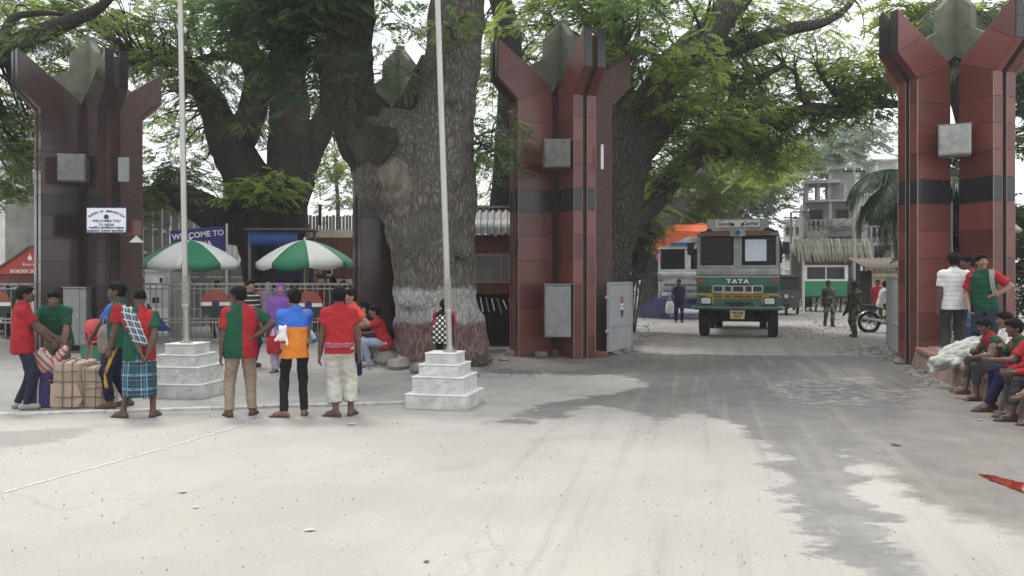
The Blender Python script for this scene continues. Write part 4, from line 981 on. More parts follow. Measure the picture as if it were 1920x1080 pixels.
# ---------------------------------------------------------------- avenue trees beyond
AV = [(('avenue tree with dark leaning stem left of the white truck'), [[(1226,560,36,26),(1235,470,36,21),(1250,420,36,20),(1290,350,37,17),(1350,300,38,12),(1420,270,39,8)],[(1240,450,36,14),(1215,380,36,11),(1205,300,36,8)],[(1290,350,37,12),(1330,330,38,9),(1390,330,40,6)]],
       [(1330,335,40,80,50,3,46,.8,.5),(1215,360,37,35,60,1.6,24,.7,.45),(1250,460,37,30,45,1.2,20,.65,.3),(1300,400,41,60,40,2.5,30,.8,.5),(1410,300,42,70,35,2.5,26,.8,.55)], M_LEAF, M_BARK_M),
      (('paler avenue tree behind the orange covered load'), [[(1300,545,58,16),(1305,450,58,13),(1330,380,58,10),(1370,330,58,7)]],
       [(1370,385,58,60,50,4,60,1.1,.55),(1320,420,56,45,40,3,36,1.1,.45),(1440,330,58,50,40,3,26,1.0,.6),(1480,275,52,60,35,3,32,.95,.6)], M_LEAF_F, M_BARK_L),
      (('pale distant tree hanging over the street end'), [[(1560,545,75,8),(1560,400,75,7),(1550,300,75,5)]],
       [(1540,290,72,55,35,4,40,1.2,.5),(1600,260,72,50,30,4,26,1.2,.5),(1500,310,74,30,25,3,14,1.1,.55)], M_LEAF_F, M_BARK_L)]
for lb, li, bl, lm, bm_ in AV: tree('avenue_tree', lb, li, bl, bm_, lm, 'fine', 'avenue trees beyond the gate', per=14)
def bush(label, blobs, leaf, kind='broad', name='bush', per=16):
    c = P(blobs[0][0], blobs[0][1], blobs[0][2]); root = thing(name, label, 'bush', (c.x, c.y, 0), 0, 'bushes beyond the gate')
    lv = Leaves(); tw = MB(); stems = np.array([[c.x+.1*i, c.y, z, .03] for i in range(-2,3) for z in np.linspace(0, c.z+.3, 6)])
    for i in range(-3, 4): tw.tube([(c.x+.06*i, c.y+.04*i, 0), (c.x+.14*i, c.y, c.z*.6), (c.x+.3*i, c.y+.1*i, c.z+.3)], [.035,.025,.01], 6)
    for b in blobs: scatter(lv, b, kind, tw, stems, per=per, flat=.8)
    tw.v = [(v[0]-c.x, v[1]-c.y, v[2]) for v in tw.v]; tw.build('stem', M_BARK_M, root, 60); o = lv.build('foliage', leaf, root); o.location = (-c.x, -c.y, 0)
bush('grey green bush behind the open gate leaf', [(1180,440,26,34,40,.9,34,.34,.5),(1172,495,26,26,30,.7,20,.34,.35),(1200,410,26.5,22,26,.7,12,.34,.6)], M_LEAF_G)
bush('dark green shrubs along the avenue wall', [(1215,492,37,18,24,1,24,.5,.3),(1222,455,38,18,32,1,20,.5,.35)], M_LEAF_D, 'fern')
bush('leafy undergrowth behind the right hand pillar', [(1850,440,21,70,60,1,50,.4,.25),(1905,520,20.5,40,60,.8,34,.36,.35),(1780,430,21,40,40,.8,24,.36,.3),(1787,330,21.2,26,90,.7,34,.36,.3),(1787,540,21,28,60,.7,20,.34,.3)], M_LEAF_D, 'broad')
tree('shade_tree', 'bright leaved tree standing behind the right hand pillar',
  [[(1850,640,23,18),(1840,400,23,16),(1800,200,23,14),(1750,90,23,10),(1730,30,23,6)]],
  [(1730,50,22,40,45,1,26,.42,.75,'broad'),(1690,15,22,25,20,.8,8,.42,.7,'broad'),(1850,70,23,60,70,1.6,36,.5,.3,'broad'),(1900,200,23,50,90,1.4,30,.5,.3,'broad'),(1800,60,22.5,30,40,1,14,.45,.5,'broad')], M_BARK_M, M_LEAF, 'broad')
tree('slender_tree', 'slim distant tree in the sky gap left of the painted trunk',
  [[(632,540,48,5),(634,400,48,4),(630,330,48,3),(628,290,48,2)]],
  [(628,330,48,28,20,1,12,.7,.4),(645,375,48,22,15,1,8,.7,.4),(605,300,48,20,20,1,8,.7,.4)], M_BARK_M, M_LEAF, 'fine')
# ---------------------------------------------------------------- coconut palms at the right
M_PALM = leaf_mat('palm_leaf', (.018,.036,.02), (.075,.10,.05), .35, .03)
def palm(label, c, n, L0, seed, lo=-.2, hi=1.0, arcs=None):
    r = random.Random(seed); c = Vector(c); root = thing('coconut_palm', label, 'palm', (c.x, c.y, 0), 0, 'coconut palms by the right hand pillar')
    m = MB(); m.tube([(0,0,0),(.1,0,c.z*.5),(0,0,c.z)], [.17,.13,.12], 10, nz=.1, nsc=4); m.build('trunk', M_BARK_M, root, 60)
    fr = arcs or [(6.283*i/n+r.uniform(-.2,.2), r.uniform(lo, hi), L0*r.uniform(.8,1.1)) for i in range(n)]
    for az, el, ln in fr:
        m = MB(); pts = []; q = Vector((0,0,c.z)); a = el; step = ln/14
        h = Vector((math.cos(az), math.sin(az), 0)); side = Vector((-h.y, h.x, 0)); ti = []
        for i in range(15):
            pts.append(q.copy()); d = h*math.cos(a)+Vector((0,0,math.sin(a))); q = q+d*step; a -= (1.5+.5*r.random())/14*(1+.6*i/14)
        m.tube(pts, list(np.linspace(.028,.006,15)), 5)
        for i in range(1, 15):
            for sub in (0, .33, .66):
                if i+sub > 14: continue
                p = pts[i].lerp(pts[min(i+1,14)], sub); t = (i+sub)/14; l = ln*.30*math.sin(math.pi*min(1, .2+.75*t))+.1
                tg = (pts[min(i+1,14)]-pts[i-1]).normalized()
                for sx in (-1, 1):
                    d = (side*sx*.75+tg*.55+Vector((0,0,-.35-.4*r.random()))).normalized(); w = tg*.022
                    e = p+d*l+Vector((0,0,-.25*l*r.random())); mid = p+d*l*.5+Vector((0,0,.04))
                    m.add([p-w, mid-w*1.2, e, mid+w*1.2, p+w], [(0,1,3,4),(1,2,3)])
        o = m.build('frond', M_PALM, root); at_ = o.data.attributes.new('tint', 'FLOAT', 'POINT'); tv = r.uniform(.1,.9); at_.data.foreach_set('value', [min(1,max(0,tv+r.uniform(-.25,.25))) for _ in o.data.vertices])
palm('coconut palm whose fronds droop left of the right hand pillar', P(1745,345,19.6), 0, 2.6, 3, arcs=[(3.2,.62,2.5),(3.05,.30,2.5),(3.4,.05,2.4),(2.8,.75,2.3),(3.0,-.25,2.1),(3.6,.5,2.3),(1.2,.6,2.4),(.3,.7,2.4),(.0,.2,2.4),(-.5,.5,2.2),(5.2,.3,2.0),(2.2,.5,2.2)])
palm('coconut palm with fronds showing between the right hand pillar arms', P(1800,400,21.5), 11, 2.4, 13)
palm('coconut palm at the right edge behind the pillar', P(1935,160,20), 12, 2.8, 5)
palm('taller coconut palm whose fronds droop behind the pillar top', P(1805,20,21), 10, 2.6, 9, -.5, .5)
# ================================================================ BUILDINGS AND STREET BEYOND
M_CREAM = mat('cream_plaster', (.52,.46,.34), .85, .3, 2, .2, 30, col2=(.36,.32,.25))
M_WPLAS = mat('white_plaster', (.62,.62,.60), .85, .25, 2.5, .2, 30, col2=(.42,.42,.40))
M_GPLAS = mat('grey_plaster', (.34,.34,.32), .9, .4, 1.6, .3, 20, col2=(.20,.20,.185))
M_GLASS = mat('dark_glass', (.02,.024,.03), .15, .2, 3, spec=.25)
M_BLUEP = mat('blue_paint', (.02,.05,.20), .6, .25, 4)
M_REDP = mat('signal_red_paint', (.42,.045,.03), .6, .25, 4)
M_MAROON = mat('maroon_paint', (.12,.035,.03), .7, .35, 3, .1, 20)
M_DARK = mat('dark_interior', (.02,.018,.017), .95, .3, 3)
M_WOODG = mat('grey_boards', (.20,.185,.16), .9, .4, 3, .4, 30, rnd=.2, stretch=(1,1,.15))
M_RUST = mat('rusty_sheet', (.15,.125,.105), .8, .45, 3, .15, 20, col2=(.075,.055,.045))
M_TINR = mat('tin_roof', (.30,.31,.32), .5, .35, 2.5, .05, 20, metal=.3, col2=(.16,.15,.145))
M_TARPB = mat('blue_tarpaulin', (.025,.075,.26), .5, .25, 3, .3, 12)
M_GREENP = mat('booth_green', (.02,.21,.10), .55, .15, 2)
def B(name, c, d, m, parent, rz=0, bev=0.0):
    b = MB(); b.box((0,0,0), d, bev=bev); o = b.build(name, m, parent); o.location = c
    if rz: o.rotation_euler = (0,0,rz)
    return o
def cyl(name, pts, r, m, parent, n=8): b = MB(); b.tube(pts, r, n); return b.build(name, m, parent, 60)
# --- cream office building at far left
def office():
    y = 40; x0 = P(-330,0,y).x; x1 = P(82,0,y).x; root = thing('office_building', 'cream office building with white columns behind the red security hut', 'building', ((x0+x1)/2, y, 0)); w = x1-x0
    B('wall', (0,3,4.2), (w,5,8.4), M_CREAM, root)
    for k in range(8):
        x = w/2-.35-k*1.62
        B('column', (x,.18,4.2), (.28,.5,8.4), M_WPLAS, root)
        if k:
            for z in (1.6, 4.3, 7.0):
                f = B('window', (x+.81,.47,z), (1.2,.10,1.5), M_WPLAS, root)
                B('pane', (0,-.06,0), (1.06,.03,1.36), M_GLASS, f)
                for gx in (-.27,.0,.27): B('grille_bar', (gx,-.09,0), (.03,.03,1.4), M_GREYMETAL, f)
    for z in (.3,2.9,5.7,8.2): B('floor_ledge', (0,.30,z), (w,.42,.22), M_WPLAS, root)
    B('roof', (0,3,8.5), (w+.5,6,.2), M_GPLAS, root)
office()
# --- red border security hut with gable
def hut_bsf():
    y = 27; s = y/F; cx_ = P(57,0,y).x; root = thing('security_hut', 'red security hut with lettered gable behind the left bar gate', 'hut', (cx_, y, 0)); W = 2.2; ze = HC+(HY-514)*s; zt = HC+(HY-465)*s
    B('wall', (0,1.2,ze/2), (W,2.3,ze), M_MAROON, root)
    b = MB(); b.prism([(-W/2-.15,ze),(W/2+.15,ze),(0,zt)], -.02, .04); b.build('gable_board', M_REDP, root)
    b = MB(); b.prism([(-W/2-.2,ze-.03),(0,zt+.02),(W/2+.2,ze-.03),(W/2+.2,ze+.04),(0,zt+.09),(-W/2-.2,ze+.04)], -.08, 2.5); b.build('roof', M_RUST, root)
    b = MB(); b.box((.45,-.02,.85), (.6,.05,1.6)); b.build('door', M_DARK, root)
    text_obj('BORDER SECURITY', .155, T(.02,-.035,ze+.09) @ FACE_CAM, M_WHT, root, bold=.003)
    text_obj('সীমান্ত রক্ষী', .10, T(.03,-.035,ze+.30) @ FACE_CAM, M_WHT, root, bold=.002)
    b = MB(); b.lathe([(.075,0),(.075,.008)], n=16, axis='y', c=(0,-.03,ze+.52)); b.box((0,-.03,ze+.63), (.04,.012,.06)); b.build('emblem', M_WHT, root)
hut_bsf()
# --- white car nose behind the left gate
def far_car():
    c = P(35,0,25.2); root = thing('parked_car', 'white car parked behind the left bar gate', 'car', (c.x, 25.2, 0), 0)
    b = MB(); prof = [(-1.9,.35),(-1.95,.75),(-1.7,.92),(-.9,1.0),(-.35,1.42),(.75,1.45),(1.3,1.02),(1.9,.95),(1.95,.4)]
    b.prism(prof, -.8, .8); b.build('body', mat('white_car_paint', (.65,.65,.66), .3, .05, 3, coat=.5), root)
    b = MB(); b.prism([(-.80,1.0),(-.32,1.36),(.7,1.38),(1.15,1.03)], -.81, .81); b.build('window', M_GLASS, root)
    for x in (-1.25, 1.2):
        for yy in (-.78, .78):
            b = MB(); b.lathe([(.3,-.09),(.31,0),(.3,.09)], n=16, axis='y', c=(x,yy,.31)); w = b.build('wheel', mat('tyre', (.02,.02,.02), .9, .2, 10), root, True)
            b = MB(); b.lathe([(.17,-.1),(.17,.1)], n=10, axis='y', c=(x,yy,.31)); b.build('rim', M_STEEL, w)
far_car()
# --- grey hall with concrete fins, receding to the right
def fin_hall():
    a = P(255,0,28); b = P(500,0,50); t = Vector((b.x-a.x, b.y-a.y)); L_ = t.length; rz = math.atan2(t.y, t.x)
    root = thing('finned_hall', 'grey hall with concrete fins behind the dark forked tree', 'building', (a.x, a.y, 0), rz)
    B('wall', (L_/2,2.2,2.3), (L_,4,4.6), M_GPLAS, root)
    B('roof', (L_/2,1.9,4.72), (L_+.3,5,.18), M_WPLAS, root)
    n = 22
    for i in range(n+1): B('fin', (L_*i/n,-.0,3.2), (.12,.45,2.9), M_WPLAS, root)
    for z in (1.75, 2.6, 3.45): B('ledge', (L_/2,.06,z), (L_,.28,.10), M_WPLAS, root)
    for i in range(n):
        f = B('window', (L_*(i+.5)/n,.18,3.95), (L_/n-.3,.06,.75), M_GPLAS, root); B('pane', (0,-.04,0), (L_/n-.4,.02,.65), M_GLASS, f)
fin_hall()
# --- boundary wall of concrete panels
def panel_wall():
    a = P(236,0,30); b = P(474,0,30.5); root = thing('boundary_wall', 'low grey concrete panel wall behind the umbrellas', 'wall', (a.x, a.y, 0), math.atan2(b.y-a.y, b.x-a.x)); L_ = (b-a).length; n = 5
    for i in range(n):
        for k in range(4):
            B('panel', (L_*(i+.5)/n,random.uniform(-.01,.01),.3+k*.58), (L_/n-.1,.07,.56), mat('wall_panel', (.36,.35,.33), .9, .4, 2.4, .3, 20, col2=(.22,.215,.2), rnd=.1), root)
    for i in range(n+1): B('post', (L_*i/n,-.02,1.2), (.14,.16,2.45), M_GPLAS, root)
panel_wall()
# --- blue welcome board
def welcome():
    y = 25.5; s = y/F; c = P(372,0,y); root = thing('welcome_board', 'dark blue welcome board on white posts behind the green umbrella', 'sign', (c.x, y, 0), .0)
    W = 101*s; zt = HC+(HY-428)*s; H_ = .80
    R_ = Matrix.Rotation(-math.radians(5.5), 4, 'Y')
    b = MB(); b.box((0,0,0), (W,.05,H_), R_); o = b.build('board', mat('welcome_blue', (.022,.022,.16), .55, .15, 3), root); o.location = (0,0,zt-H_/2)
    text_obj('WELCOME TO', .245, T(0,-.03,zt-.21) @ R_ @ FACE_CAM, M_WHT, root, bold=.006)
    text_obj('INDIA', .245, T(0.1,-.03,zt-.50) @ R_ @ FACE_CAM, M_WHT, root, bold=.006)
    for sx in (-1,1): cyl('post', [(sx*(W/2+.04),.02,0),(sx*(W/2+.04),.02,zt+.1+sx*.05)], .035, M_WHT, root)
welcome()
# --- white kiosk
def kiosk():
    y = 24.3; s = y/F; c = P(294,0,y); root = thing('kiosk', 'white kiosk with lettered board under the left umbrella', 'kiosk', (c.x, y, 0)); W = 48*s; zt = HC+(HY-496)*s
    B('body', (0,.45,zt/2-.1), (W,.8,zt-.2), M_WPLAS, root); B('roof', (0,.4,zt-.02), (W+.1,1.0,.06), M_GPLAS, root)
    B('name_board', (0,.02,zt-.12), (W*.96,.03,.17), M_WHT, root); text_obj('PREVENTIVE UNIT', .095, T(0,.0,zt-.12) @ FACE_CAM, M_SIGNTXT, root, bold=.002, xs=.9)
    B('poster', (.02,.03,zt-.52), (.38,.02,.36), M_WHT, root); B('poster_print', (.12,.016,zt-.46), (.09,.01,.14), M_SIGNTXT, root)
    B('hatch', (-.05,.03,zt-1.05), (.18,.02,.16), M_DARK, root); B('lower_panel', (.05,.03,.45), (W*.8,.02,.75), M_WHT, root)
kiosk()
b = MB(); b.prism([(0,0),(.62,0),(.0,.72)], -.02, .02); o = b.build('warning_board', M_BLUEP); o.location = (P(276,0,21.2).x, 21.2, .35); tag(o, 'blue triangular board leaning against the bar gate', 'board')
# --- beach umbrellas
M_UG = mat('umbrella_green', (.012,.17,.085), .6, .12, 3); M_UW = mat('umbrella_white', (.64,.65,.63), .6, .1, 3)
def umbrella(label, px, d, first_green, tilt, zr=.0):
    c = P(px, 0, d); root = thing('umbrella', label, 'umbrella', (c.x, d, 0), 0, 'green and white vendor umbrellas'); za = HC+(HY-450)*d/F; R = 89*d/F; drop = .60
    cyl('pole', [(0,0,0),(0,0,za)], .022, M_STEEL, root)
    b = MB(); b.lathe([(.02,0),(.035,.03),(.012,.09)], c=(0,0,za-.01), n=8); b.build('finial', M_WHT, root)
    can = bpy.data.objects.new('canopy', None); link(can, root); can.location = (0,0,za); can.rotation_euler = tilt
    nseg = 8; na = 6
    for k in range(nseg):
        b = MB(); g = []
        for i in range(8):
            t = i/7; row = []
            for j in range(na+1):
                a = 2*math.pi*(k+j/na)/nseg+.2; sag = math.sin(math.pi*j/na)*t
                r = R*t*(1-.05*sag); z = -drop*(t**1.7)*(1+.0*sag)-.05*sag*t
                row.append(Vector((r*math.cos(a), r*math.sin(a), z)))
            g.append(row)
        row = []
        for j in range(na+1): v = g[-1][j]; row.append(v*1.0+Vector((0,0,-.13-.035*math.sin(math.pi*j/na))))
        g.append(row)
        vs = [v for r_ in g for v in r_]; m_ = na+1
        b.add(vs, [(i*m_+j, i*m_+j+1, (i+1)*m_+j+1, (i+1)*m_+j) for i in range(8) for j in range(na)])
        o = b.build('canopy_panel', M_UG if (k % 2 == first_green) else M_UW, can, 60)
        sd = o.modifiers.new('thick', 'SOLIDIFY'); sd.thickness = .006
        a = 2*math.pi*k/nseg+.2; b = MB(); b.tube([(0,0,-.62),(R*.5*math.cos(a), R*.5*math.sin(a), -drop*.31-.03)], .008, 5); b.build('strut', M_GREYMETAL, can)
    return root
umbrella('green and white umbrella beside the left flagpole under the welcome board', 357, 23.0, 0, (.06,.02,0))
umbrella('green and white umbrella behind the boy in blue and orange', 571, 23.2, 1, (.05,-.02,.12))
# --- shed with blue tarpaulin
def shed():
    y = 24.7; s = y/F; x0 = P(468,0,y).x; x1 = P(576,0,y).x; root = thing('tarp_shed', 'open shed hung with a blue tarpaulin between the umbrellas', 'shed', (x0, y, 0)); W = x1-x0; z = lambda py: HC+(HY-py)*s
    for x in (0, W): cyl('post', [(x,0,0),(x,0,z(428))], .045, M_WOODG, root); cyl('post', [(x,.9,0),(x,.9,z(425))], .045, M_WOODG, root)
    b = MB(); b.box((W/2,.4,z(430)), (W+.2,1.2,.05)); b.build('roof', M_RUST, root)
    b = MB(); n = 14; vs = []
    for i in range(n+1):
        x = W*i/n*.86
        for k, zz in enumerate((z(434), z(447), z(461)+.02*math.sin(i*1.3))): vs.append((x, -.06+.03*math.sin(i*1.7+k), zz))
    b.add(vs, [(i*3+k, (i+1)*3+k, (i+1)*3+k+1, i*3+k+1) for i in range(n) for k in range(2)]); o = b.build('tarpaulin', M_TARPB, root, 60); o.modifiers.new('t','SOLIDIFY').thickness = .01
    B('back_wall', (W/2,.85,1.4), (W,.06,2.7), mat('shed_back', (.03,.035,.06), .9, .3, 2), root); B('side_wall', (.05,.45,1.4), (.05,.75,2.7), mat('shed_back', (.03,.035,.06)), root)
    B('counter', (W/2,.3,.5), (W*.8,.5,1.0), M_MAROON, root)
shed()
# --- brown lorry body behind the second umbrella
M_BROWN = mat('lorry_brown', (.135,.05,.03), .7, .4, 2.4, .2, 20, col2=(.075,.032,.022))
M_YEL = mat('yellow_paint', (.55,.36,.03), .6, .2, 5)
def brown_lorry():
    y = 27.5; s = y/F; x0 = P(574,0,y).x; x1 = P(700,0,y).x; W = x1-x0; root = thing('brown_lorry', 'brown lorry body with cream top standing behind the right umbrella', 'truck', ((x0+x1)/2, y, 0)); z = lambda py: HC+(HY-py)*s
    B('body', (0,1.1,(z(447)+.9)/2), (W,2.2,z(447)-.9), M_BROWN, root)
    B('top_band', (0,1.1,z(438)), (W+.06,2.24,.27), M_CREAM, root)
    for i in range(8): B('rib', (-W/2+.05+i*(W-.1)/7,-.03,(z(447)+.95)/2), (.06,.06,z(447)-1.0), M_BROWN, root)
    B('lower_band', (0,-.015,z(528)), (W,.03,.18), M_CREAM, root)
    b = MB(); b.lathe([(.13,0),(.13,.01)], n=18, axis='y', c=(-W/2+.77,-.035,z(510))); b.build('roundel', M_WHT, root); b = MB(); b.lathe([(.09,0),(.09,.01)], n=14, axis='y', c=(-W/2+.77,-.045,z(510))); b.build('roundel_disc', M_DKGRN, root)
    text_obj('929', .2, T(-W/2+.40,-.07,z(509)) @ Matrix.Rotation(.4,4,'Y') @ FACE_CAM, M_YEL, root, bold=.008)
    for x in (-W*.3, W*.3):
        for yy in (.15, 2.0):
            b = MB(); b.lathe([(.42,-.12),(.46,-.06),(.46,.06),(.42,.12)], n=18, axis='y', c=(x,yy,.46)); b.build('wheel', mat('tyre', (.02,.02,.02)), root, True)
brown_lorry()
def board_fence():
    a = P(548,0,33); bq = P(672,0,33); root = thing('board_fence', 'weathered grey board fence above the brown lorry', 'fence', (a.x, 33, 0)); L_ = bq.x-a.x; n = 20; r = random.Random(6)
    for i in range(n): B('board', (L_*(i+.5)/n, r.uniform(-.02,.02), 2.1+r.uniform(-.05,.05)), (L_/n-.02,.03,4.2), M_WOODG, root)
    for z in (1.2, 3.6): B('rail', (L_/2,.05,z), (L_,.06,.08), M_WOODG, root)
    for x in (.25, 1.0): B('gate_frame', (x*1.2,-.4,4.2), (.10,.10,.8), M_DARK, root)
board_fence()
# --- small maroon hut right of the painted trunk
def hut():
    y = 20.4; s = y/F; x0 = P(795,0,y).x; x1 = P(962,0,y).x; W = x1-x0; root = thing('guard_hut', 'small maroon hut with tin roof between the painted trunk and red pillar', 'hut', (x0, y, 0)); z = lambda py: HC+(HY-py)*s
    B('upper_wall', (W/2,.06,(z(440)+z(545))/2), (W,.1,z(440)-z(545)), M_MAROON, root)
    B('back_wall', (W/2,1.8,1.4), (W,.1,2.8), M_MAROON, root); B('side_wall', (W-.05,.95,1.3), (.09,1.7,2.6), M_MAROON, root)
    f = B('window', (W-.52,-.0,z(503)), (.88,.05,.72), M_GREYMETAL, root); B('pane', (0,-.03,0), (.78,.02,.62), mat('dusty_glass', (.12,.115,.10), .35, .4, 3), f); B('mullion', (.22,-.045,0), (.03,.02,.64), M_GREYMETAL, f)
    n = 22; rid = z(384); eav = z(440)
    cs = MB(); k = 12*2
    for i in range(15):
        w = (W+.3)/15; b = MB(); vs = []
        for j in range(7):
            x = w*j/6; h = .028*math.cos(2*math.pi*j/6)
            vs += [(x,-.35,eav+h-.02+.015*math.sin(i*2.1)), (x,1.0,rid+h)]
        b.add(vs, [(2*j, 2*j+2, 2*j+3, 2*j+1) for j in range(6)]); o = b.build('roof_sheet', M_TINR, root, 60); o.location = (-.15+w*i,0,0); o.modifiers.new('t','SOLIDIFY').thickness = .006
    B('ridge', (W/2,1.0,rid+.03), (W+.3,.18,.05), M_TINR, root)
    B('counter_rail', (W/2,-.02,z(548)), (W,.08,.06), M_MAROON, root)
    B('inner_dark', (W/2,.7,.65), (W*.95,.05,1.3), M_DARK, root)
    r = random.Random(9)
    for i in range(7):
        x = W-.95+.14*i; cyl('slat', [(x,.02,z(560)+r.uniform(-.05,.05)),(x+.10+r.uniform(-.03,.05),-.01,z(560)-.38*r.uniform(.6,1.1))], .016, M_WHT if i % 2 else M_CONC, root, 5)
hut()
# --- avenue wall, kerb rubble
def ave_wall():
    a = Vector((3.1,30.5,0)); bq = Vector((14.2,76,0)); t = bq-a; L_ = t.length; root = thing('avenue_wall', 'low whitewashed wall along the left side of the avenue', 'wall', a, math.atan2(t.y, t.x)); n = 14
    for i in range(n): B('wall_panel', (L_*(i+.5)/n,0,.62), (L_/n-.25,.18,1.2), M_WPLAS, root); B('pier', (L_*i/n,0,.7), (.3,.32,1.42), M_WPLAS, root)
ave_wall()
def rubble(name, label, spots, n, smin, smax, mats, seed):
    r = random.Random(seed); m = MB()
    for i in range(n):
        px, py, rx, ry = spots[r.randrange(len(spots))]; p = G(px+r.gauss(0, rx), max(545, py+r.gauss(0, ry))); s = r.uniform(smin, smax); k = rock(r.randrange(99), s, .55)
        m.add([(v[0]+p.x, v[1]+p.y, v[2]+s*.15) for v in k.v], k.f, r.randrange(len(mats)))
    return tag(m.build(name, mats), label, kind='stuff')
rubble('rubble', 'broken stone rubble along both edges of the lane', [(1215,600,18,10),(1205,628,22,8),(1195,585,12,6),(1530,625,40,8),(1600,612,40,8),(1560,600,40,6),(1640,655,30,4),(1680,668,25,3)], 900, .012, .045, [M_CONC, mat('earth_clod', (.25,.23,.205), .95), M_STONE], 17)
rubble('debris', 'loose earth lumps and chips at the pillar and platform feet', [(900,680,40,6),(1010,676,60,4),(1150,664,30,4),(1720,695,25,10),(1740,712,15,8),(1690,676,20,4),(960,700,40,6),(680,688,30,5)], 260, .008, .04, [M_STONE, M_CONCD, M_STONE], 18)
# --- green booth with thatched tin roof on legs
def booth():
    y = 42; s = y/F; c = P(1556,0,y); root = thing('guard_booth', 'green and white guard booth on legs with ragged straw coloured roof beyond the lane', 'booth', (c.x, y, 0), -.05); z = lambda py: HC+(HY-py)*s; X = lambda px: (px-1556)*s
    B('panel', (X(1548),0,(z(527)+z(556))/2), (80*s,.06,z(527)-z(556)), M_GREENP, root)
    fr = B('window_frame', (X(1548),0,(z(497)+z(527))/2), (82*s,.08,z(497)-z(527)), M_WHT, root)
    for dx in (-.48,.48): B('pane', (dx,-.05,0), (.9,.02,.6), M_GLASS, fr)
    B('mullion', (0,-.065,0), (.05,.03,.66), M_WHT, fr)
    B('fascia', (X(1550),.05,(z(483)+z(497))/2), (92*s,.08,z(483)-z(497)), M_MAROON, root)
    B('back_wall', (X(1550),2.0,1.9), (90*s,.08,2.4), M_GPLAS, root); B('floor_deck', (X(1550),1.0,z(557)), (92*s,2.2,.08), M_DARK, root)
    B('door_leaf', (X(1617),.4,1.5), (.5,.06,3.0), M_DARK, root)
    for px in (1510,1530,1552,1575,1590):
        for yy in (.05, 1.9): cyl('leg', [(X(px),yy,0),(X(px)+.08,yy,z(556))], .05, M_DARK, root, 6)
    for px in (1503, 1609): cyl('corner_post', [(X(px),-.35,0),(X(px),-.35,z(478))], .07, M_WPLAS, root)
    cyl('brace', [(X(1515),.0,.1),(X(1550),0,z(556))], .03, M_GREYMETAL, root, 5); cyl('brace', [(X(1580),.0,.1),(X(1552),0,z(556))], .03, M_GREYMETAL, root, 5)
    r = random.Random(8); M_TH = mat('thatch', (.26,.255,.205), .9, .4, 4, .3, 30, rnd=.35, col2=(.13,.125,.10))
    base = B('roof', (X(1560),.9,z(468)), (140*s,2.4,.08), M_RUST, root); base.rotation_euler = (.28,0,0)
    ks = []
    for q in range(5):
        m = MB(); w = r.uniform(.035,.06); l = r.uniform(.94,1.02); m.add([(-w,0,0),(w,0,0),(w*.9,-.28,-l*.55),(-w*.9,-.28,-l*.55),(w*.5,-.42,-l),(-w*.4,-.42,-l*.93)], [(0,1,2,3),(3,2,4,5)]); ks.append(m.mesh('thatch_strip', M_TH))
    for row in range(2):
        for i in range(90):
            o = bpy.data.objects.new('thatch_strip', r.choice(ks)); link(o, root); o.location = (X(1494)+i*138*s/89, -.1+row*.5+r.uniform(-.05,.05), z(456)+row*.22+r.uniform(-.04,.04)); o.rotation_euler = (r.uniform(-.1,.1), r.uniform(-.12,.12), r.uniform(-.2,.2))
booth()
# --- shed with tin roof and cream boards right of the booth
def side_shed():
    y = 32; s = y/F; c = P(1665,0,y); root = thing('tin_shed', 'low shed with corrugated tin eave and cream boards by the motorcycle', 'shed', (c.x, y, 0)); z = lambda py: HC+(HY-py)*s
    for i in range(12): B('wall_board', (-.5+.22*i,.3,1.0), (.205,.04,2.0), mat('cream_board', (.50,.42,.26), .85, .3, 3, .2, 20, rnd=.15), root)
    for i in range(16):
        m = MB(); m.add([(x, -.5 if e == 0 else 1.6, (z(505) if e == 0 else z(482))+.04*math.cos(2*math.pi*x/.22)) for x in (0,.055,.11,.165,.22) for e in (0,1)], [(2*j,2*j+2,2*j+3,2*j+1) for j in range(4)])
        o = m.build('roof_sheet', M_RUST, root, 60); o.location = (-1.0+.22*i,0,0); o.modifiers.new('t','SOLIDIFY').thickness = .01
    B('beam', (.75,-.1,z(516)), (2.8,.12,.12), M_CREAM, root)
    B('dark_doorway', (-.75,.3,1.0), (.5,.05,2.0), M_DARK, root)
side_shed()
# --- storeyed house with balconies behind the booth
def house(label, px0, px1, d, tops, depth, mw, rz=0.0, floors=4, seed=1, shade=None):
    r = random.Random(seed); s = d/F; x0 = P(px0,0,d).x; W = (px1-px0)*s; root = thing('street_house', label, 'building', (x0, d, 0), rz); Ht = HC+(HY-tops)*s
    B('wall', (W/2,depth/2+1.2,Ht/2), (W,depth,Ht), mw, root); fh = Ht/floors
    for f in range(floors):
        z0 = f*fh
        B('slab', (W/2,.55,z0+fh-.08), (W+.1,1.3,.16), mw, root)
        nb = max(2, int(W/1.5))
        for k in range(nb+1): B('column', (W*k/nb,.1,z0+fh/2), (.18,.18,fh), mw, root)
        if f:
            B('railing', (W/2,0,z0+.95), (W,.07,.07), M_CONC, root)
            for k in range(int(W/.3)): B('baluster', (.15+.3*k,0,z0+.5), (.09,.07,.85), M_CONC, root)
        for k in range(nb):
            w_ = B('window', (W*(k+.5)/nb,1.18,z0+fh*.5), (.9,.1,1.2), M_WOODG, root); B('pane', (0,-.06,0), (.75,.03,1.05), M_DARK, w_)
    return root, W, Ht, fh
h1, W1, H1, fh1 = house('weathered grey house with balconies and hanging tarps above the booth', 1508, 1600, 56, 375, 7, M_GPLAS, -.30, 3, 2)
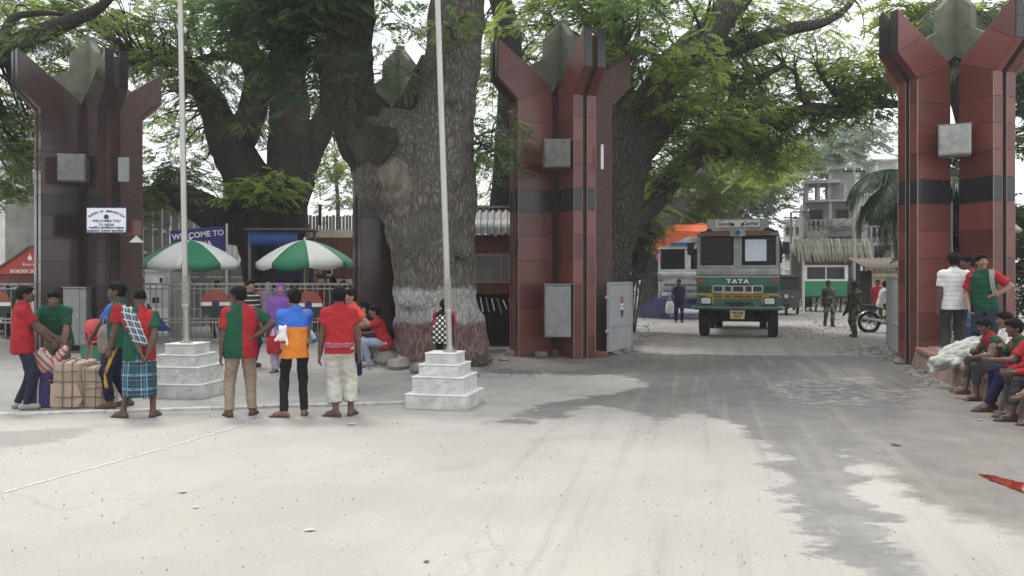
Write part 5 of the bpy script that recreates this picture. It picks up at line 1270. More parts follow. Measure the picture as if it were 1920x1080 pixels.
for i, (x, z, w, hh, m_) in enumerate(((.8,4.3,1.5,1.0,M_WOODG),(2.2,3.2,1.6,1.2,M_RUST),(1.1,3.4,1.0,.8,M_CREAM),(2.4,5.1,1.4,.6,M_WOODG))):
    b = MB(); vs = []
    for k in range(9):
        for j in range(4): vs.append((w*k/8-.5*w+.06*math.sin(j*2+k), -.1-.1*j-.06*math.sin(k*1.9), -hh*j/3*(1+.15*math.sin(k*1.3))))
    b.add(vs, [(k*4+j, k*4+4+j, k*4+5+j, k*4+1+j) for k in range(8) for j in range(3)]); o = b.build('hung_tarp', m_, h1, 60); o.location = (x, -.15, z+.6); o.modifiers.new('t','SOLIDIFY').thickness = .01
def turret():
    d = 56; s = d/F; root = bpy.data.objects.new('roof_pavilion', None); link(root, h1); X = lambda px: (px-1508)*s; z = lambda py: HC+(HY-py)*s
    for px in (1512,1533,1552,1580): B('pavilion_column', (X(px),.2,(z(375)+z(345))/2), (.22,.22,z(345)-z(375)), M_GPLAS, root); B('pavilion_column', (X(px),2.4,(z(375)+z(345))/2), (.22,.22,z(345)-z(375)), M_GPLAS, root)
    B('pavilion_roof', (X(1540),1.3,z(342)), (62*s,3.2,.22), M_GPLAS, root); B('pavilion_roof', (X(1580),1.5,z(316)), (55*s,3.0,.18), M_GPLAS, root)
    B('pavilion_wall', (X(1575),1.8,z(345)), (38*s,2,z(318)-z(372)), M_GPLAS, root)
turret()
house('pale far house with flat roof line behind the leaning pole', 1603, 1678, 80, 300, 8, M_WPLAS, -.33, 4, 4)
house('hazy pale house at the end of the street behind the green truck', 1470, 1506, 95, 410, 8, M_WPLAS, -.34, 3, 5)
house('grey house half hidden by the palm fronds beside the pillar', 1618, 1720, 48, 395, 6, M_GPLAS, -.36, 3, 6)
house('distant whitewashed house closing the street behind the trucks', 1380, 1468, 120, 455, 8, M_WPLAS, -.3, 2, 7)
# --- poles and wires
M_POLE = mat('pole_concrete', (.28,.28,.27), .9, .3, 5, .2, 30)
POLES = [('slim grey utility pole in front of the balcony house', 1601, 41, 306), ('pale utility pole left of the booth', 1503, 50, 385), ('dark distant pole in the street beside the green truck', 1483, 62, 398), ('thin pole behind the balcony house corner', 1500, 66, 400), ('thin pole at the street end', 1490, 75, 420)]
tops = []
for lb, px, d, ty in POLES:
    c = P(px,0,d); zt = HC+(HY-ty)*d/F; root = thing('utility_pole', lb, 'pole', (c.x, d, 0), 0, 'utility poles along the street'); cyl('shaft', [(0,0,0),(0,0,zt)], .085, M_POLE, root); B('crossarm', (0,0,zt-.4), (1.1,.08,.08), M_DARK, root)
    for dx in (-.4,0,.4): cyl('insulator', [(dx,0,zt-.36),(dx,0,zt-.22)], .035, M_WHT, root, 6)
    tops.append(Vector((c.x, d, zt)))
def wire(a, b, sag, label, r=.012):
    a = Vector(a); b = Vector(b); m = MB(); m.tube([a.lerp(b, t/12)-Vector((0,0,sag*4*(t/12)*(1-t/12))) for t in range(13)], r, 4)
    o = m.build('overhead_cable', M_DARK); return tag(o, label, 'cable', 'overhead cables across the street')
wire(tops[1]-Vector((0,0,.3)), P(1640,405,44), 1.0, 'sagging cable from the pale pole to the palm', .02); wire(tops[1]-Vector((0,0,.5)), P(1640,415,44), 1.2, 'lower sagging cable from the pale pole to the palm', .02)
wire(tops[1]-Vector((0,0,.4)), tops[0]-Vector((0,0,2.5)), .8, 'cable between the pale pole and the slim grey pole', .018); wire(tops[0]-Vector((0,0,.3)), P(1700,330,38), .5, 'thin cable from the slim grey pole towards the pillar'); wire(tops[2], tops[1], .5, 'thin cable between the two farther poles'); wire(P(560,328,34), P(670,322,34), .2, 'thin wire in the sky gap left of the painted trunk')
wire(tops[4], tops[3], .4, 'thin cable at the street end between two slim poles')
# ================================================================ VEHICLES
M_TYRE = mat('tyre', (.02,.02,.02), .9, .2, 10)
M_TG = mat('truck_green', (.010,.135,.075), .42, .3, 2.2, .03, 12, col2=(.014,.09,.055), coat=.15)
M_TGREY = mat('truck_grey_paint', (.33,.34,.32), .55, .4, 3, .06, 14, col2=(.16,.165,.15))
M_TWORN = mat('truck_worn_paint', (.24,.22,.16), .7, .5, 3.5, .08, 16, col2=(.10,.085,.06))
M_TYEL = mat('truck_yellow', (.50,.30,.03), .55, .3, 4)
M_BLACK = mat('black_rubber', (.015,.015,.015), .7, .2, 8)
M_CHAS = mat('chassis_black', (.025,.024,.023), .7, .4, 5)
M_CHROME = mat('dull_chrome', (.55,.55,.55), .3, .15, 8, metal=.85)
M_LAMP = mat('headlamp_glass', (.55,.57,.58), .12, .2, 12, spec=.6)
M_WINDS = mat('windscreen', (.012,.013,.014), .12, .3, 3, spec=.12)
M_PANEREFL = mat('reflection_pale', (.55,.60,.68), .5, .1, 3)
M_TARPN = mat('navy_tarpaulin', (.025,.022,.06), .7, .4, 3, .4, 9)
M_TARPO = mat('orange_tarpaulin', (.60,.11,.03), .6, .25, 2.5, .4, 8)
M_WTRUCK = mat('white_truck_paint', (.50,.51,.50), .5, .3, 2.5, .04, 12, col2=(.30,.31,.31))
M_PLATE = mat('plate_yellow', (.50,.42,.20), .55, .2, 8)
M_BLUES = mat('truck_blue', (.03,.09,.25), .5, .2, 5)
def bx(name, c, d, m, parent, bev=0.0, rx=0, ry=0):
    b = MB(); b.box((0,0,0), d, bev=bev); o = b.build(name, m, parent); o.location = c
    if rx or ry: o.rotation_euler = (rx, ry, 0)
    return o
def wheel(parent, x, y, r, w, name='wheel', dual=False):
    b = MB(); n = 22
    for off in ((0,) if not dual else (-w*.55, w*.55)):
        b.lathe([(r*.60,-w/2),(r*.93,-w/2),(r,-w*.36),(r,w*.36),(r*.93,w/2),(r*.60,w/2)], n=n, axis='x', c=(x+off,y,r))
        for k in range(n):       # tread blocks
            a = 6.283*k/n; M = Matrix.Rotation(a, 4, 'X'); b.box(Vector((x+off,y,r))+(M @ Vector((0,0,r+.004))), (w*.7,.05,.022), M)
    o = b.build(name, M_TYRE, parent, True)
    b = MB(); b.lathe([(r*.62,-w*.3),(r*.5,-w*.12),(r*.2,-w*.2),(r*.2,w*.2),(r*.5,w*.12),(r*.62,w*.3)], n=14, axis='x', c=(x,y,r)); b.build('rim', M_CHAS, o, True)
    return o
def rounded(w, h, r, n=4):
    pts = []
    for cx_, cz, a0 in ((w/2-r,h/2-r,0),(-w/2+r,h/2-r,math.pi/2),(-w/2+r,-h/2+r,math.pi),(w/2-r,-h/2+r,1.5*math.pi)):
        for k in range(n+1): pts.append((cx_+r*math.cos(a0+math.pi/2*k/n), cz+r*math.sin(a0+math.pi/2*k/n)))
    return pts
def panel(name, cx_, cz, w, h, r, y0, y1, m, parent, ringw=None):
    b = MB(); o_ = rounded(w, h, r)
    if ringw:
        i_ = rounded(w-2*ringw, h-2*ringw, max(.004, r-ringw)); n = len(o_)
        vs = [(cx_+a, y, cz+c) for y in (y0, y1) for ring in (o_, i_) for a, c in ring]
        fs = []
        for k in range(n):
            q = (k+1) % n
            fs += [(k,q,n+q,n+k), (2*n+k,3*n+k,3*n+q,2*n+q), (k,2*n+k,2*n+q,q), (n+k,n+q,3*n+q,3*n+k)]
        b.add(vs, fs)
    else: b.prism([(cx_+a, cz+c) for a, c in o_], y0, y1)
    return b.build(name, m, parent)
def goods_truck(label, loc, rz, style):
    """cab front at y=0 facing -Y; width 2.45"""
    root = thing('goods_truck', label, 'truck', loc, rz, None); green = style == 'green'
    MC = M_TG if green else M_WTRUCK; MU = M_TGREY if green else M_WTRUCK
    # cab lower body with rounded corners
    prof = [(-1.20,.06),(-1.12,0),(1.12,0),(1.20,.06),(1.22,1.75),(-1.22,1.75)]
    b = MB(); b.prism(prof, .92, 1.74, lambda a, c, e: (a, c, e)); cab = b.build('cab_body', MC, root)
    # upper cab leaning back, pillars leave real window openings
    zl, zh = 1.98, 2.98; ys = lambda z: .10+.10*(z-zl)
    def upper(a, c, e): return (a, ys(c)+e, c)
    for cx_, w in ((-1.165,.10),(0,.24),(1.165,.10)):
        b = MB(); b.prism([(cx_-w/2,zl),(cx_+w/2,zl),(cx_+w/2,zh-.08),(cx_-w/2,zh-.08)], 0, .12, upper); b.build('windscreen_pillar', MU, root)
    b = MB(); b.prism([(-1.21,1.74),(1.21,1.74),(1.215,2.08),(-1.215,2.08)], -.03, .14, upper); b.build('scuttle', MU, root)
    bx('scuttle_ledge', (0,.02,1.86), (2.44,.24,.19), MU, root, .05)
    n = 12; arc = [(-1.22,2.92)]+[(-1.22+2.44*k/n, 2.98+.13*math.sin(math.pi*k/n)) for k in range(n+1)]+[(1.22,2.92)]
    b = MB(); b.prism(arc, -.04, 1.75, upper); b.build('cab_roof', M_TWORN if green else MU, root)
    b = MB(); b.prism([(-1.20,1.75),(1.20,1.75),(1.20,2.95),(-1.20,2.95)], 1.55, 1.62, lambda a, c, e: (a, e, c)); b.build('cab_back', M_CHAS, root)
    for sx in (-1, 1):
        b = MB(); b.prism([(.16,1.75),(1.6,1.75),(1.6,2.06),(.16,2.06)], sx*1.17, sx*1.22, lambda a, c, e: (e, a, c)); b.build('door_upper', MC, root)
        for y0, w in ((.2,.1),(.85,.08),(1.5,.16)): bx('door_pillar', (sx*1.19,y0+.04,2.5), (.06,w,.95), MU, root)
        f = panel('window_frame', sx*.63, 2.49, .98, .80, .10, .105, .150, M_BLACK, root, .035); f.rotation_euler = (-.10,0,0); f.location = (0,.245,.03)
        g = panel('windscreen', 0, 0, .94, .76, .09, .0, .012, M_WINDS, root); g.rotation_euler = (-.10,0,0); g.location = (sx*.63,.150,2.49)
        if green and sx > 0: c = panel('pane_reflection', -.10, .01, .62, .62, .02, -.012, -.003, M_PANEREFL, g)  # flat pale panel standing in for the reflection on this pane
        if green: 
            w_ = MB(); w_.tube([(-.3,-.02,-.34),(.12,-.03,-.30)], .008, 5); w_.build('wiper', M_BLACK, g)
    # seated silhouettes are left to the dark glass; face of the cab
    yf = -.012
    if green:
        for cx_, w in ((-.82,.80),(0,.82),(.82,.80)): panel('front_panel', cx_, 1.33, w-.01, .80, .02, -.018, .004, M_TG, root)
        for k, (z0, hh) in enumerate(((1.40,.16),(1.19,.12),(.985,.11))):
            for x, w in ((-.98,.40),(-.58,.30),(-.29,.22),(.02,.34),(.32,.22),(.58,.30),(.98,.40)):
                if k == 1 and abs(x) > .9: continue
                if k == 2 and abs(x) > .5: continue
                gb = panel('grille_opening', x, z0, w-.03, hh, .015, -.030, -.018, M_CHAS, root); 
                panel('grille_frame', x, z0, w, hh+.03, .02, -.036, -.020, M_CHROME if k == 0 and abs(x) < .9 else (M_TYEL if k == 1 else M_TG), gb, .015)
                for q in (-1, 1): bb = MB(); bb.box((x,-.034,z0+q*hh*.2), (w-.04,.008,.014)); bb.build('grille_bar', M_TG if k != 1 else M_TYEL, gb)
        for sx in (-1, 1):
            for x, z, w, h in ((sx*.66,1.19,.5,.14),(sx*.98,1.245,.46,.05),(sx*.74,1.06,.06,.14)): bx('yellow_band', (x,-.021,z), (w,.008,h), M_TYEL, root)
        bx('yellow_band', (0,-.022,1.285), (.92,.008,.03), M_TYEL, root)
        text_obj('T A T A', .15, T(0,-.032,1.615) @ FACE_CAM, M_WHT, root, bold=.010, xs=1.25); bx('badge_bar', (0,-.03,1.525), (.62,.012,.035), M_BLACK, root)
        bx('trim_strip', (0,-.02,1.755), (2.42,.03,.05), M_WHT, root, .008)
    else:
        for k in range(4): bx('grille_bar', (0,-.03,1.05+.13*k), (1.9,.03,.05), M_CHAS if k % 2 else M_CHROME, root)
        for k in range(7): bx('grille_post', (-.75+.25*k,-.035,1.24), (.03,.03,.5), M_WTRUCK, root)
        text_obj('TATA', .17, T(.55,-.03,1.62) @ FACE_CAM, M_SIGNTXT, root, bold=.006, xs=1.2); bx('trim_strip', (0,-.02,1.755), (2.42,.03,.05), M_CHROME, root, .008)
    for sx in (-1, 1):
        h = panel('headlight', sx*.93, 1.06, .36, .23, .06, -.045, -.012, M_BLACK, root); panel('lens', sx*.93, 1.06, .29, .165, .05, -.055, -.03, M_LAMP, h)
        bx('indicator', (sx*1.10,-.03,1.63), (.18,.04,.08), M_REDP, root, .01)
    b = MB(); b.tube([(-1.28,.12,.86),(-1.22,-.14,.86),(-.6,-.19,.86),(.6,-.19,.86),(1.22,-.14,.86),(1.28,.12,.86)], .105, 10, flat=.55); b.build('bumper', mat('bumper_green', (.10,.16,.14), .5, .35, 3, .05, 12, col2=(.05,.10,.085)) if green else M_CHAS, root, True)
    if green:
        bx('tow_bracket', (0,-.22,.92), (.40,.06,.20), M_CHAS, root, .02)
        b = MB(); b.prism([(-.20,.40+.16),(.20,.56),(.22,.80),(-.22,.80)], -.245, -.225); pl_ = b.build('number_plate', M_PLATE, root)
        text_obj('WB 65B', .095, T(0,-.250,.725) @ FACE_CAM, M_SIGNTXT, pl_, bold=.004); text_obj('7217', .115, T(0,-.250,.62) @ FACE_CAM, M_SIGNTXT, pl_, bold=.005)
    # roof board
    if green:
        b = MB(); b.prism([(-.92,3.06),(.92,3.06),(.90,3.40),(-.90,3.40)], .12, .18); rb = b.build('roof_board', M_TGREY, root)
        panel('name_strip', 0, 3.26, 1.30, .19, .02, .095, .12, mat('cream_sign', (.55,.54,.48), .6, .2, 6), rb)
        text_obj('Goods', .155, T(-.38,.09,3.26) @ FACE_CAM, M_SIGNTXT, rb, bold=.005); text_obj('Carrier', .155, T(.38,.09,3.26) @ FACE_CAM, M_SIGNTXT, rb, bold=.005)
        for x in (-.14, .14): b = MB(); b.lathe([(.045,0),(.045,.03),(.02,.04)], n=12, axis='y', c=(x,.055,3.24)); b.build('marker_lamp', M_CHAS, rb)
        p_ = panel('crest_panel', 0, 3.0, .46, .20, .02, .03, .06, M_TGREY, root); b = MB(); b.lathe([(.075,0),(.075,.008),(.052,.008),(.052,.0)], n=16, axis='y', c=(0,.02,3.0)); b.box((0,.018,3.0), (.12,.006,.02), Matrix.Rotation(.6,4,'Y')); b.build('crest', M_BLUES, p_)
        for sx in (-1, 1): panel('brown_panel', sx*.62, 2.98, .70, .12, .02, .045, .06, mat('brown_panel', (.16,.075,.03), .6, .4, 6), root)
        for sx in (-1, 1): b = MB(); b.lathe([(.08,-.02),(.09,.02),(.03,.09)], n=10, axis='y', c=(sx*.85,.1,3.05)); b.build('horn', M_CHAS, root)
    else:
        b = MB(); b.prism([(-.9,3.02),(1.1,3.02),(.9,3.42),(.0,3.42)], .15, .22); rb = b.build('roof_board', M_WTRUCK, root); panel('name_strip', .42, 3.28, .6, .20, .03, .12, .15, M_TGREY, rb); bx('blue_strip', (-.2,.12,3.12), (1.0,.03,.12), M_BLUES, rb)
    # mirrors
    for sx in (-1, 1):
        b = MB(); b.tube([(sx*1.2,.2,2.75),(sx*1.38,.0,2.72),(sx*1.40,.0,2.35),(sx*1.22,.18,2.2)], .014, 6); mr = b.build('mirror_arm', M_CHAS, root); bx('mirror', (sx*1.40,-.02,2.55), (.20,.05,.34), M_BLACK, mr, .02)
    # chassis, axles, wheels
    for sx in (-1, 1): bx('chassis_rail', (sx*.42,3.4,.78), (.10,6.6,.22), M_CHAS, root)
    bx('front_axle', (0,.95,.50), (1.9,.14,.14), M_CHAS, root); bx('rear_axle', (0,5.2,.52), (1.8,.3,.3), M_CHAS, root)
    b = MB(); b.lathe([(.0,-.25),(.26,-.2),(.26,.2),(.0,.25)], n=12, axis='x', c=(0,5.2,.52)); b.build('differential', M_CHAS, root, True)
    for sx in (-1, 1):
        wheel(root, sx*1.04, .95, .52, .30); wheel(root, sx*.92, 5.2, .52, .25, dual=True)
        bx('mudguard', (sx*1.05,.95,1.02), (.34,1.2,.05), M_CHAS, root)
        bx('mud_flap', (sx*.95,5.85,.55), (.5,.02,.5), M_BLACK, root)
    # load bed with ribs and a rumpled tarpaulin
    MBED = M_TG if green else M_TGREY
    b = MB(); b.box((0,4.4,1.30), (2.46,5.4,.12)); b.build('load_floor', M_CHAS, root)
    for sx in (-1, 1):
        bx('side_board', (sx*1.22,4.4,1.85), (.06,5.4,1.0), MBED, root)
        for k in range(7): bx('side_rib', (sx*1.265,1.9+.83*k,1.85), (.05,.08,1.05), MBED, root)
    bx('headboard', (0,1.78,2.2), (2.46,.08,1.9), MBED, root)
    V = []; Q = []; nu, nv = 22, 26; hgt = 3.34 if green else 4.05
    for i in range(nu+1):
        for j in range(nv+1):
            u = i/nu; v = j/nv; a = math.pi*u; w = 1.36 if green else 1.52
            x = -w*math.cos(a)*(abs(math.cos(a))**-.45 if abs(math.cos(a)) > 1e-3 else 1); x = max(-w, min(w, x))
            zb = 2.2 if green else 2.50; z = zb+(hgt-zb)*(math.sin(a)**(.55 if green else .75)); y = (1.72+5.4*v) if green else (.75+6.3*v)
            if not green: z -= .45*(1-math.sin(math.pi*.5*min(1, v*5+.15)))*math.sin(a)
            nz_ = noise.noise(Vector((x*1.6, y*1.1, z*1.6+3)))*.11+noise.noise(Vector((x*4, y*1.6, z*3.5)))*.05
            z += nz_*(1 if z > 2.3 else .2); x *= 1+(.05 if green else .09)*noise.noise(Vector((z*3, y*1.3, 7))); V.append((x, y, z))
    for i in range(nu):
        for j in range(nv): k = i*(nv+1)+j; Q.append((k, k+1, k+nv+2, k+nv+1))
    me = np_mesh('tarpaulin', V, Q, M_TARPN if green else M_TARPO); tp = link(bpy.data.objects.new('tarpaulin', me), root)
    cap = MB(); ring = [V[i*(nv+1)] for i in range(nu+1)]; cap.add(ring, [tuple(range(nu+1))]); cap.build('tarpaulin_front', M_TARPN if green else M_TARPO, root)
    rp = MB()
    for j in range(3, nv, 5): rp.tube([Vector(V[i*(nv+1)+j])*1.0+Vector((0,0,.012)) for i in range(nu+1)], .012, 4)
    rp.build('rope', M_CONCD, tp)
    return root
g0 = P(1383,0,23.5); tg = goods_truck('green goods truck with grey cab top coming through the gate', (g0.x, 23.5, 0), -math.radians(16.5), 'green'); tg.scale = (.935, 1, 1)
g1 = P(1278,0,34); goods_truck('white goods truck with orange tarpaulin load behind the green one', (g1.x+.25, 34, 0), -math.radians(14), 'white')
# --- auto rickshaw half hidden by the green truck
def rickshaw():
    d = 38; c = P(1474,0,d); root = thing('auto_rickshaw', 'dark three wheeled auto rickshaw just right of the green truck', 'rickshaw', (c.x, d, 0), -.3)
    b = MB(); b.prism([(-.1,.35),(.1,.95),(.35,1.15),(.45,1.75),(2.2,1.75),(2.3,.35)], -.58, .58, lambda a, c_, e: (e, a, c_)); b.build('body', mat('rickshaw_body', (.03,.035,.04), .5, .3, 3), root)
    b = MB(); b.prism([(-.5,1.2),(.5,1.2),(.46,1.66),(-.46,1.66)], .36, .40, lambda a, c_, e: (a, e, c_)); b.build('windscreen', M_GLASS, root)
    b = MB(); b.prism([(.3,1.75),(2.35,1.75),(2.2,1.86),(.5,1.86)], -.62, .62, lambda a, c_, e: (e, a, c_)); b.build('roof', M_BLACK, root)
    wheel(root, 0, .0, .26, .12)
    for sx in (-1, 1): wheel(root, sx*.55, 1.9, .26, .12)
    b = MB(); b.lathe([(.09,-.03),(.10,0),(.07,.06)], n=14, axis='y', c=(0,-.12,.88)); h = b.build('headlight', M_CHROME, root, True); b = MB(); b.lathe([(.075,-.05),(.08,-.02)], n=14, axis='y', c=(0,-.12,.88)); b.build('lens', M_LAMP, h)
    for sx in (-1, 1): bx('indicator', (sx*.28,-.02,.85), (.09,.05,.08), mat('amber_lens', (.6,.22,.03), .3), root, .01)
    b = MB(); b.prism([(-.22,.3),(.2,.3),(.3,.52),(-.2,.55)], -.13, .13, lambda a, c_, e: (e, a, c_)); b.build('mudguard', M_BLACK, root)
rickshaw()
# --- motorcycle by the right gate leaf
def motorcycle():
    d = 26.0; c = P(1668,0,d); root = thing('motorcycle', 'black motorcycle half hidden behind the open right gate leaf', 'motorcycle', (c.x, d, 0), math.radians(-8))
    MB_ = mat('moto_black', (.02,.02,.022), .3, .2, 5, coat=.5)
    for x in (-.62, .66):
        b = MB(); R = .30; pts = [(x+R*math.cos(6.283*k/26), 0, R+.012+R*math.sin(6.283*k/26)) for k in range(27)]; b.tube(pts, .05, 8, cap=False); w = b.build('wheel', M_TYRE, root, True)
        b = MB(); pts = [(x+.235*math.cos(6.283*k/22), 0, R+.012+.235*math.sin(6.283*k/22)) for k in range(23)]; b.tube(pts, .022, 6, cap=False); b.lathe([(.06,-.06),(.06,.06)], n=12, axis='y', c=(x,0,R+.012))
        for k in range(6): a = 6.283*k/6; b.tube([(x,0,R+.012),(x+.23*math.cos(a),0,R+.012+.23*math.sin(a))], .016, 5)
        b.build('rim', M_CHROME, w, True)
        b = MB(); pts = [(x+.37*math.cos(a), 0, R+.37*math.sin(a)) for a in np.linspace(.35, 2.75, 12)]; b.tube(pts, .055, 6, flat=.35); b.build('mudguard', MB_ if x > 0 else M_CHROME, root, True)
    b = MB(); b.tube([(-.85,0,.86),(-.5,0,.80),(-.1,0,.80),(.15,0,.86)], [.06,.11,.12,.06], 10, flat=.7); b.build('saddle', M_BLACK, root, True)
    b = MB(); b.tube([(.1,0,.80),(.25,0,.90),(.5,0,.86),(.6,0,.78)], [.07,.15,.13,.05], 10); b.build('fuel_tank', mat('moto_tank', (.02,.022,.03), .25, .1, 4, coat=.6), root, True)
    b = MB(); b.box((.05,0,.42), (.34,.26,.34), bev=.05); b.build('engine', M_CHAS, root)
    b = MB(); b.tube([(-.85,.14,.48),(-.35,.15,.38),(.0,.14,.32),(.2,.1,.4)], [.05,.055,.03,.025], 10); b.tube([(-.85,-.16,.46),(-.35,-.16,.38),(0,-.14,.3),(.22,-.1,.4)], [.055,.055,.03,.025], 10); b.build('exhaust', M_CHROME, root, True)
    b = MB(); b.tube([(.66,.08,.31),(.48,.08,.92)], .028, 8); b.tube([(.66,-.08,.31),(.48,-.08,.92)], .028, 8); b.build('fork', M_CHROME, root, True)
    b = MB(); b.tube([(.36,.36,1.06),(.46,.2,1.08),(.48,0,1.0),(.46,-.2,1.08),(.36,-.36,1.06)], .018, 7); b.build('handlebar', M_CHAS, root, True)
    b = MB(); b.lathe([(.08,-.06),(.1,.04),(.09,.07)], n=12, axis='x', c=(.56,0,.92)); b.build('headlight', M_LAMP, root, True)
    bx('tail_light', (-.93,0,.80), (.06,.14,.08), M_REDP, root, .01); bx('number_plate', (-.95,0,.62), (.02,.18,.14), M_WHT, root)
    b = MB(); b.tube([(-.62,.1,.32),(-.1,.1,.5),(.4,.05,.85)], .022, 6); b.tube([(-.62,-.1,.32),(-.1,-.1,.5),(.4,-.05,.85)], .022, 6); b.tube([(-.5,.12,.78),(-.62,.12,.34)], .03, 7); b.tube([(-.5,-.12,.78),(-.62,-.12,.34)], .03, 7); b.build('frame', M_CHAS, root)
motorcycle()
# ================================================================ PEOPLE
def skin_mat(name, c):
    m = mat(name, c, .55, .18, 12, .08, 60, spec=.35); return m
SK = {'mid': skin_mat('skin_brown', (.17,.095,.066)), 'dark': skin_mat('skin_deep_brown', (.095,.053,.040)), 'light': skin_mat('skin_tan', (.26,.155,.11))}
M_HAIR = mat('black_hair', (.006,.0055,.0055), .75, .4, 25, .3, 90, spec=.12)
M_LIP = mat('lips', (.20,.07,.055), .5, .1, 10)
M_EYEW = mat('eye_white', (.30,.28,.26), .3, .05, 8); M_EYEB = mat('eye_iris', (.015,.01,.008), .2, .1, 8)
def cloth(name, c, var=.22, bump=.25): return mat('cloth_'+name, c, .88, var, 5, bump*2.6, 13, spec=.15)
C = {'red': cloth('red', (.32,.022,.028)), 'green': cloth('green', (.012,.072,.040)), 'navy': cloth('navy', (.014,.014,.045)), 'jeans': cloth('dark_jeans', (.022,.027,.045)), 'blue_jeans': cloth('blue_jeans', (.055,.10,.20)),
     'pale_jeans': cloth('pale_jeans', (.26,.30,.40)), 'tan': cloth('tan', (.27,.215,.16)), 'black': cloth('black', (.016,.016,.017)), 'offwhite': cloth('offwhite', (.47,.46,.41)), 'white': cloth('white', (.62,.62,.62)),
     'orange': cloth('orange', (.62,.20,.035)), 'blue': cloth('blue', (.045,.14,.50)), 'brown': cloth('brown', (.10,.085,.072)), 'coral': cloth('coral', (.58,.075,.05)), 'purple': cloth('purple', (.17,.075,.29)), 'lilac': cloth('lilac', (.42,.38,.52)),
     'charcoal': cloth('charcoal', (.045,.043,.042)), 'dkblue': cloth('dark_blue', (.022,.028,.055)), 'pink': cloth('pink', (.42,.13,.17)), 'grey': cloth('grey', (.22,.22,.22))}
M_SOLE = mat('sandal_rubber', (.06,.052,.045), .8, .3, 10); M_SHOE = mat('shoe_pale', (.30,.28,.25), .7, .3, 10); M_SHOEB = mat('shoe_black', (.02,.02,.02), .5, .2, 10)
def st_mat(name, base, hbands=(), vbands=(), rough=.85):
    """cloth with woven stripes; st attribute carries (around, height)"""
    m = mat('cloth_'+name, base, rough, .15, 8, .2, 60); t = m.node_tree; N = t.nodes; L = t.links; b = N['Principled BSDF']
    a = N.new('ShaderNodeAttribute'); a.attribute_name = 'st'; sx = N.new('ShaderNodeSeparateXYZ'); L.new(a.outputs['Vector'], sx.inputs[0]); out = b.inputs['Base Color'].links[0].from_socket
    for ch, bands in (('Y', hbands), ('X', vbands)):
        for per, lo, hi, c, f in bands:
            q = N.new('ShaderNodeMath'); q.operation = 'DIVIDE'; L.new(sx.outputs[ch], q.inputs[0]); q.inputs[1].default_value = per
            fr = N.new('ShaderNodeMath'); fr.operation = 'FLOORED_MODULO'; L.new(q.outputs[0], fr.inputs[0]); fr.inputs[1].default_value = 1
            g = N.new('ShaderNodeMath'); g.operation = 'GREATER_THAN'; L.new(fr.outputs[0], g.inputs[0]); g.inputs[1].default_value = lo
            l = N.new('ShaderNodeMath'); l.operation = 'LESS_THAN'; L.new(fr.outputs[0], l.inputs[0]); l.inputs[1].default_value = hi
            w = N.new('ShaderNodeMath'); w.operation = 'MULTIPLY'; L.new(g.outputs[0], w.inputs[0]); L.new(l.outputs[0], w.inputs[1])
            w2 = N.new('ShaderNodeMath'); w2.operation = 'MULTIPLY'; L.new(w.outputs[0], w2.inputs[0]); w2.inputs[1].default_value = f
            x = N.new('ShaderNodeMix'); x.data_type = 'RGBA'; L.new(w2.outputs[0], x.inputs[0]); L.new(out, x.inputs[6]); x.inputs[7].default_value = (*c, 1); out = x.outputs[2]
    L.new(out, b.inputs['Base Color']); return m
LB = (.16,.33,.45); WH = (.5,.52,.5)
C['plaid'] = st_mat('plaid', (.018,.035,.052), [(.17,.0,.05,WH,.6),(.17,.10,.16,LB,.7),(.17,.30,.52,(.01,.07,.10),.6),(.17,.70,.74,LB,.5)], [(.21,.0,.06,LB,.7),(.21,.14,.20,(.03,.20,.36),.8),(.21,.30,.34,WH,.45),(.21,.55,.75,(.01,.06,.09),.6)])
C['check'] = st_mat('check', (.03,.045,.075), [(.09,.0,.22,WH,.7),(.09,.45,.6,(.16,.05,.12),.7)], [(.075,.0,.25,WH,.6),(.075,.5,.65,LB,.6)])
C['wstripe'] = st_mat('white_striped', (.60,.60,.60), [(.075,.0,.10,(.20,.20,.22),.8),(.075,.3,.36,(.35,.36,.40),.6)])
C['bstripe'] = st_mat('black_striped', (.02,.02,.02), [(.09,.0,.22,(.6,.6,.58),.9)])
C['dots'] = st_mat('lilac_striped', (.42,.36,.55), [], [(.09,.0,.3,(.6,.58,.66),.8)])
C['gstripe'] = st_mat('grey_striped', (.34,.34,.34), [], [(.03,.0,.4,(.16,.16,.16),.8)])
def camo():
    m = bpy.data.materials.new('cloth_camouflage'); m.use_nodes = True; t = m.node_tree; N = t.nodes; L = t.links; b = N['Principled BSDF']; b.inputs['Roughness'].default_value = .9
    tc = N.new('ShaderNodeTexCoord'); n = N.new('ShaderNodeTexNoise'); n.inputs['Scale'].default_value = 5.5; n.inputs['Detail'].default_value = 2; L.new(tc.outputs['Object'], n.inputs['Vector'])
    cr = N.new('ShaderNodeValToRGB'); cr.color_ramp.interpolation = 'CONSTANT'; e = cr.color_ramp.elements; e[0].position = 0; e[0].color = (.02,.022,.015,1); e[1].position = .44; e[1].color = (.05,.055,.035,1)
    for p_, c_ in ((.52,(.075,.055,.04,1)),(.58,(.20,.19,.15,1)),(.66,(.03,.035,.02,1))): q = e.new(p_); q.color = c_
    L.new(n.outputs[0], cr.inputs[0]); L.new(cr.outputs[0], b.inputs['Base Color']); return m
C['camo'] = camo()
def unit(v): v = np.array(v, float); return v/(np.linalg.norm(v)+1e-12)
def ik(a, b, l1, l2, pole):
    a = np.array(a, float); b = np.array(b, float); v = b-a; d = np.linalg.norm(v)
    if d > (l1+l2)*.999: b = a+v/d*(l1+l2)*.999; d = (l1+l2)*.999; v = b-a
    u = v/d; x = (l1*l1-l2*l2+d*d)/(2*d); h = math.sqrt(max(1e-8, l1*l1-x*x)); p = np.array(pole, float); p = p-u*(p@u); p = unit(p); return a+u*x+p*h, b
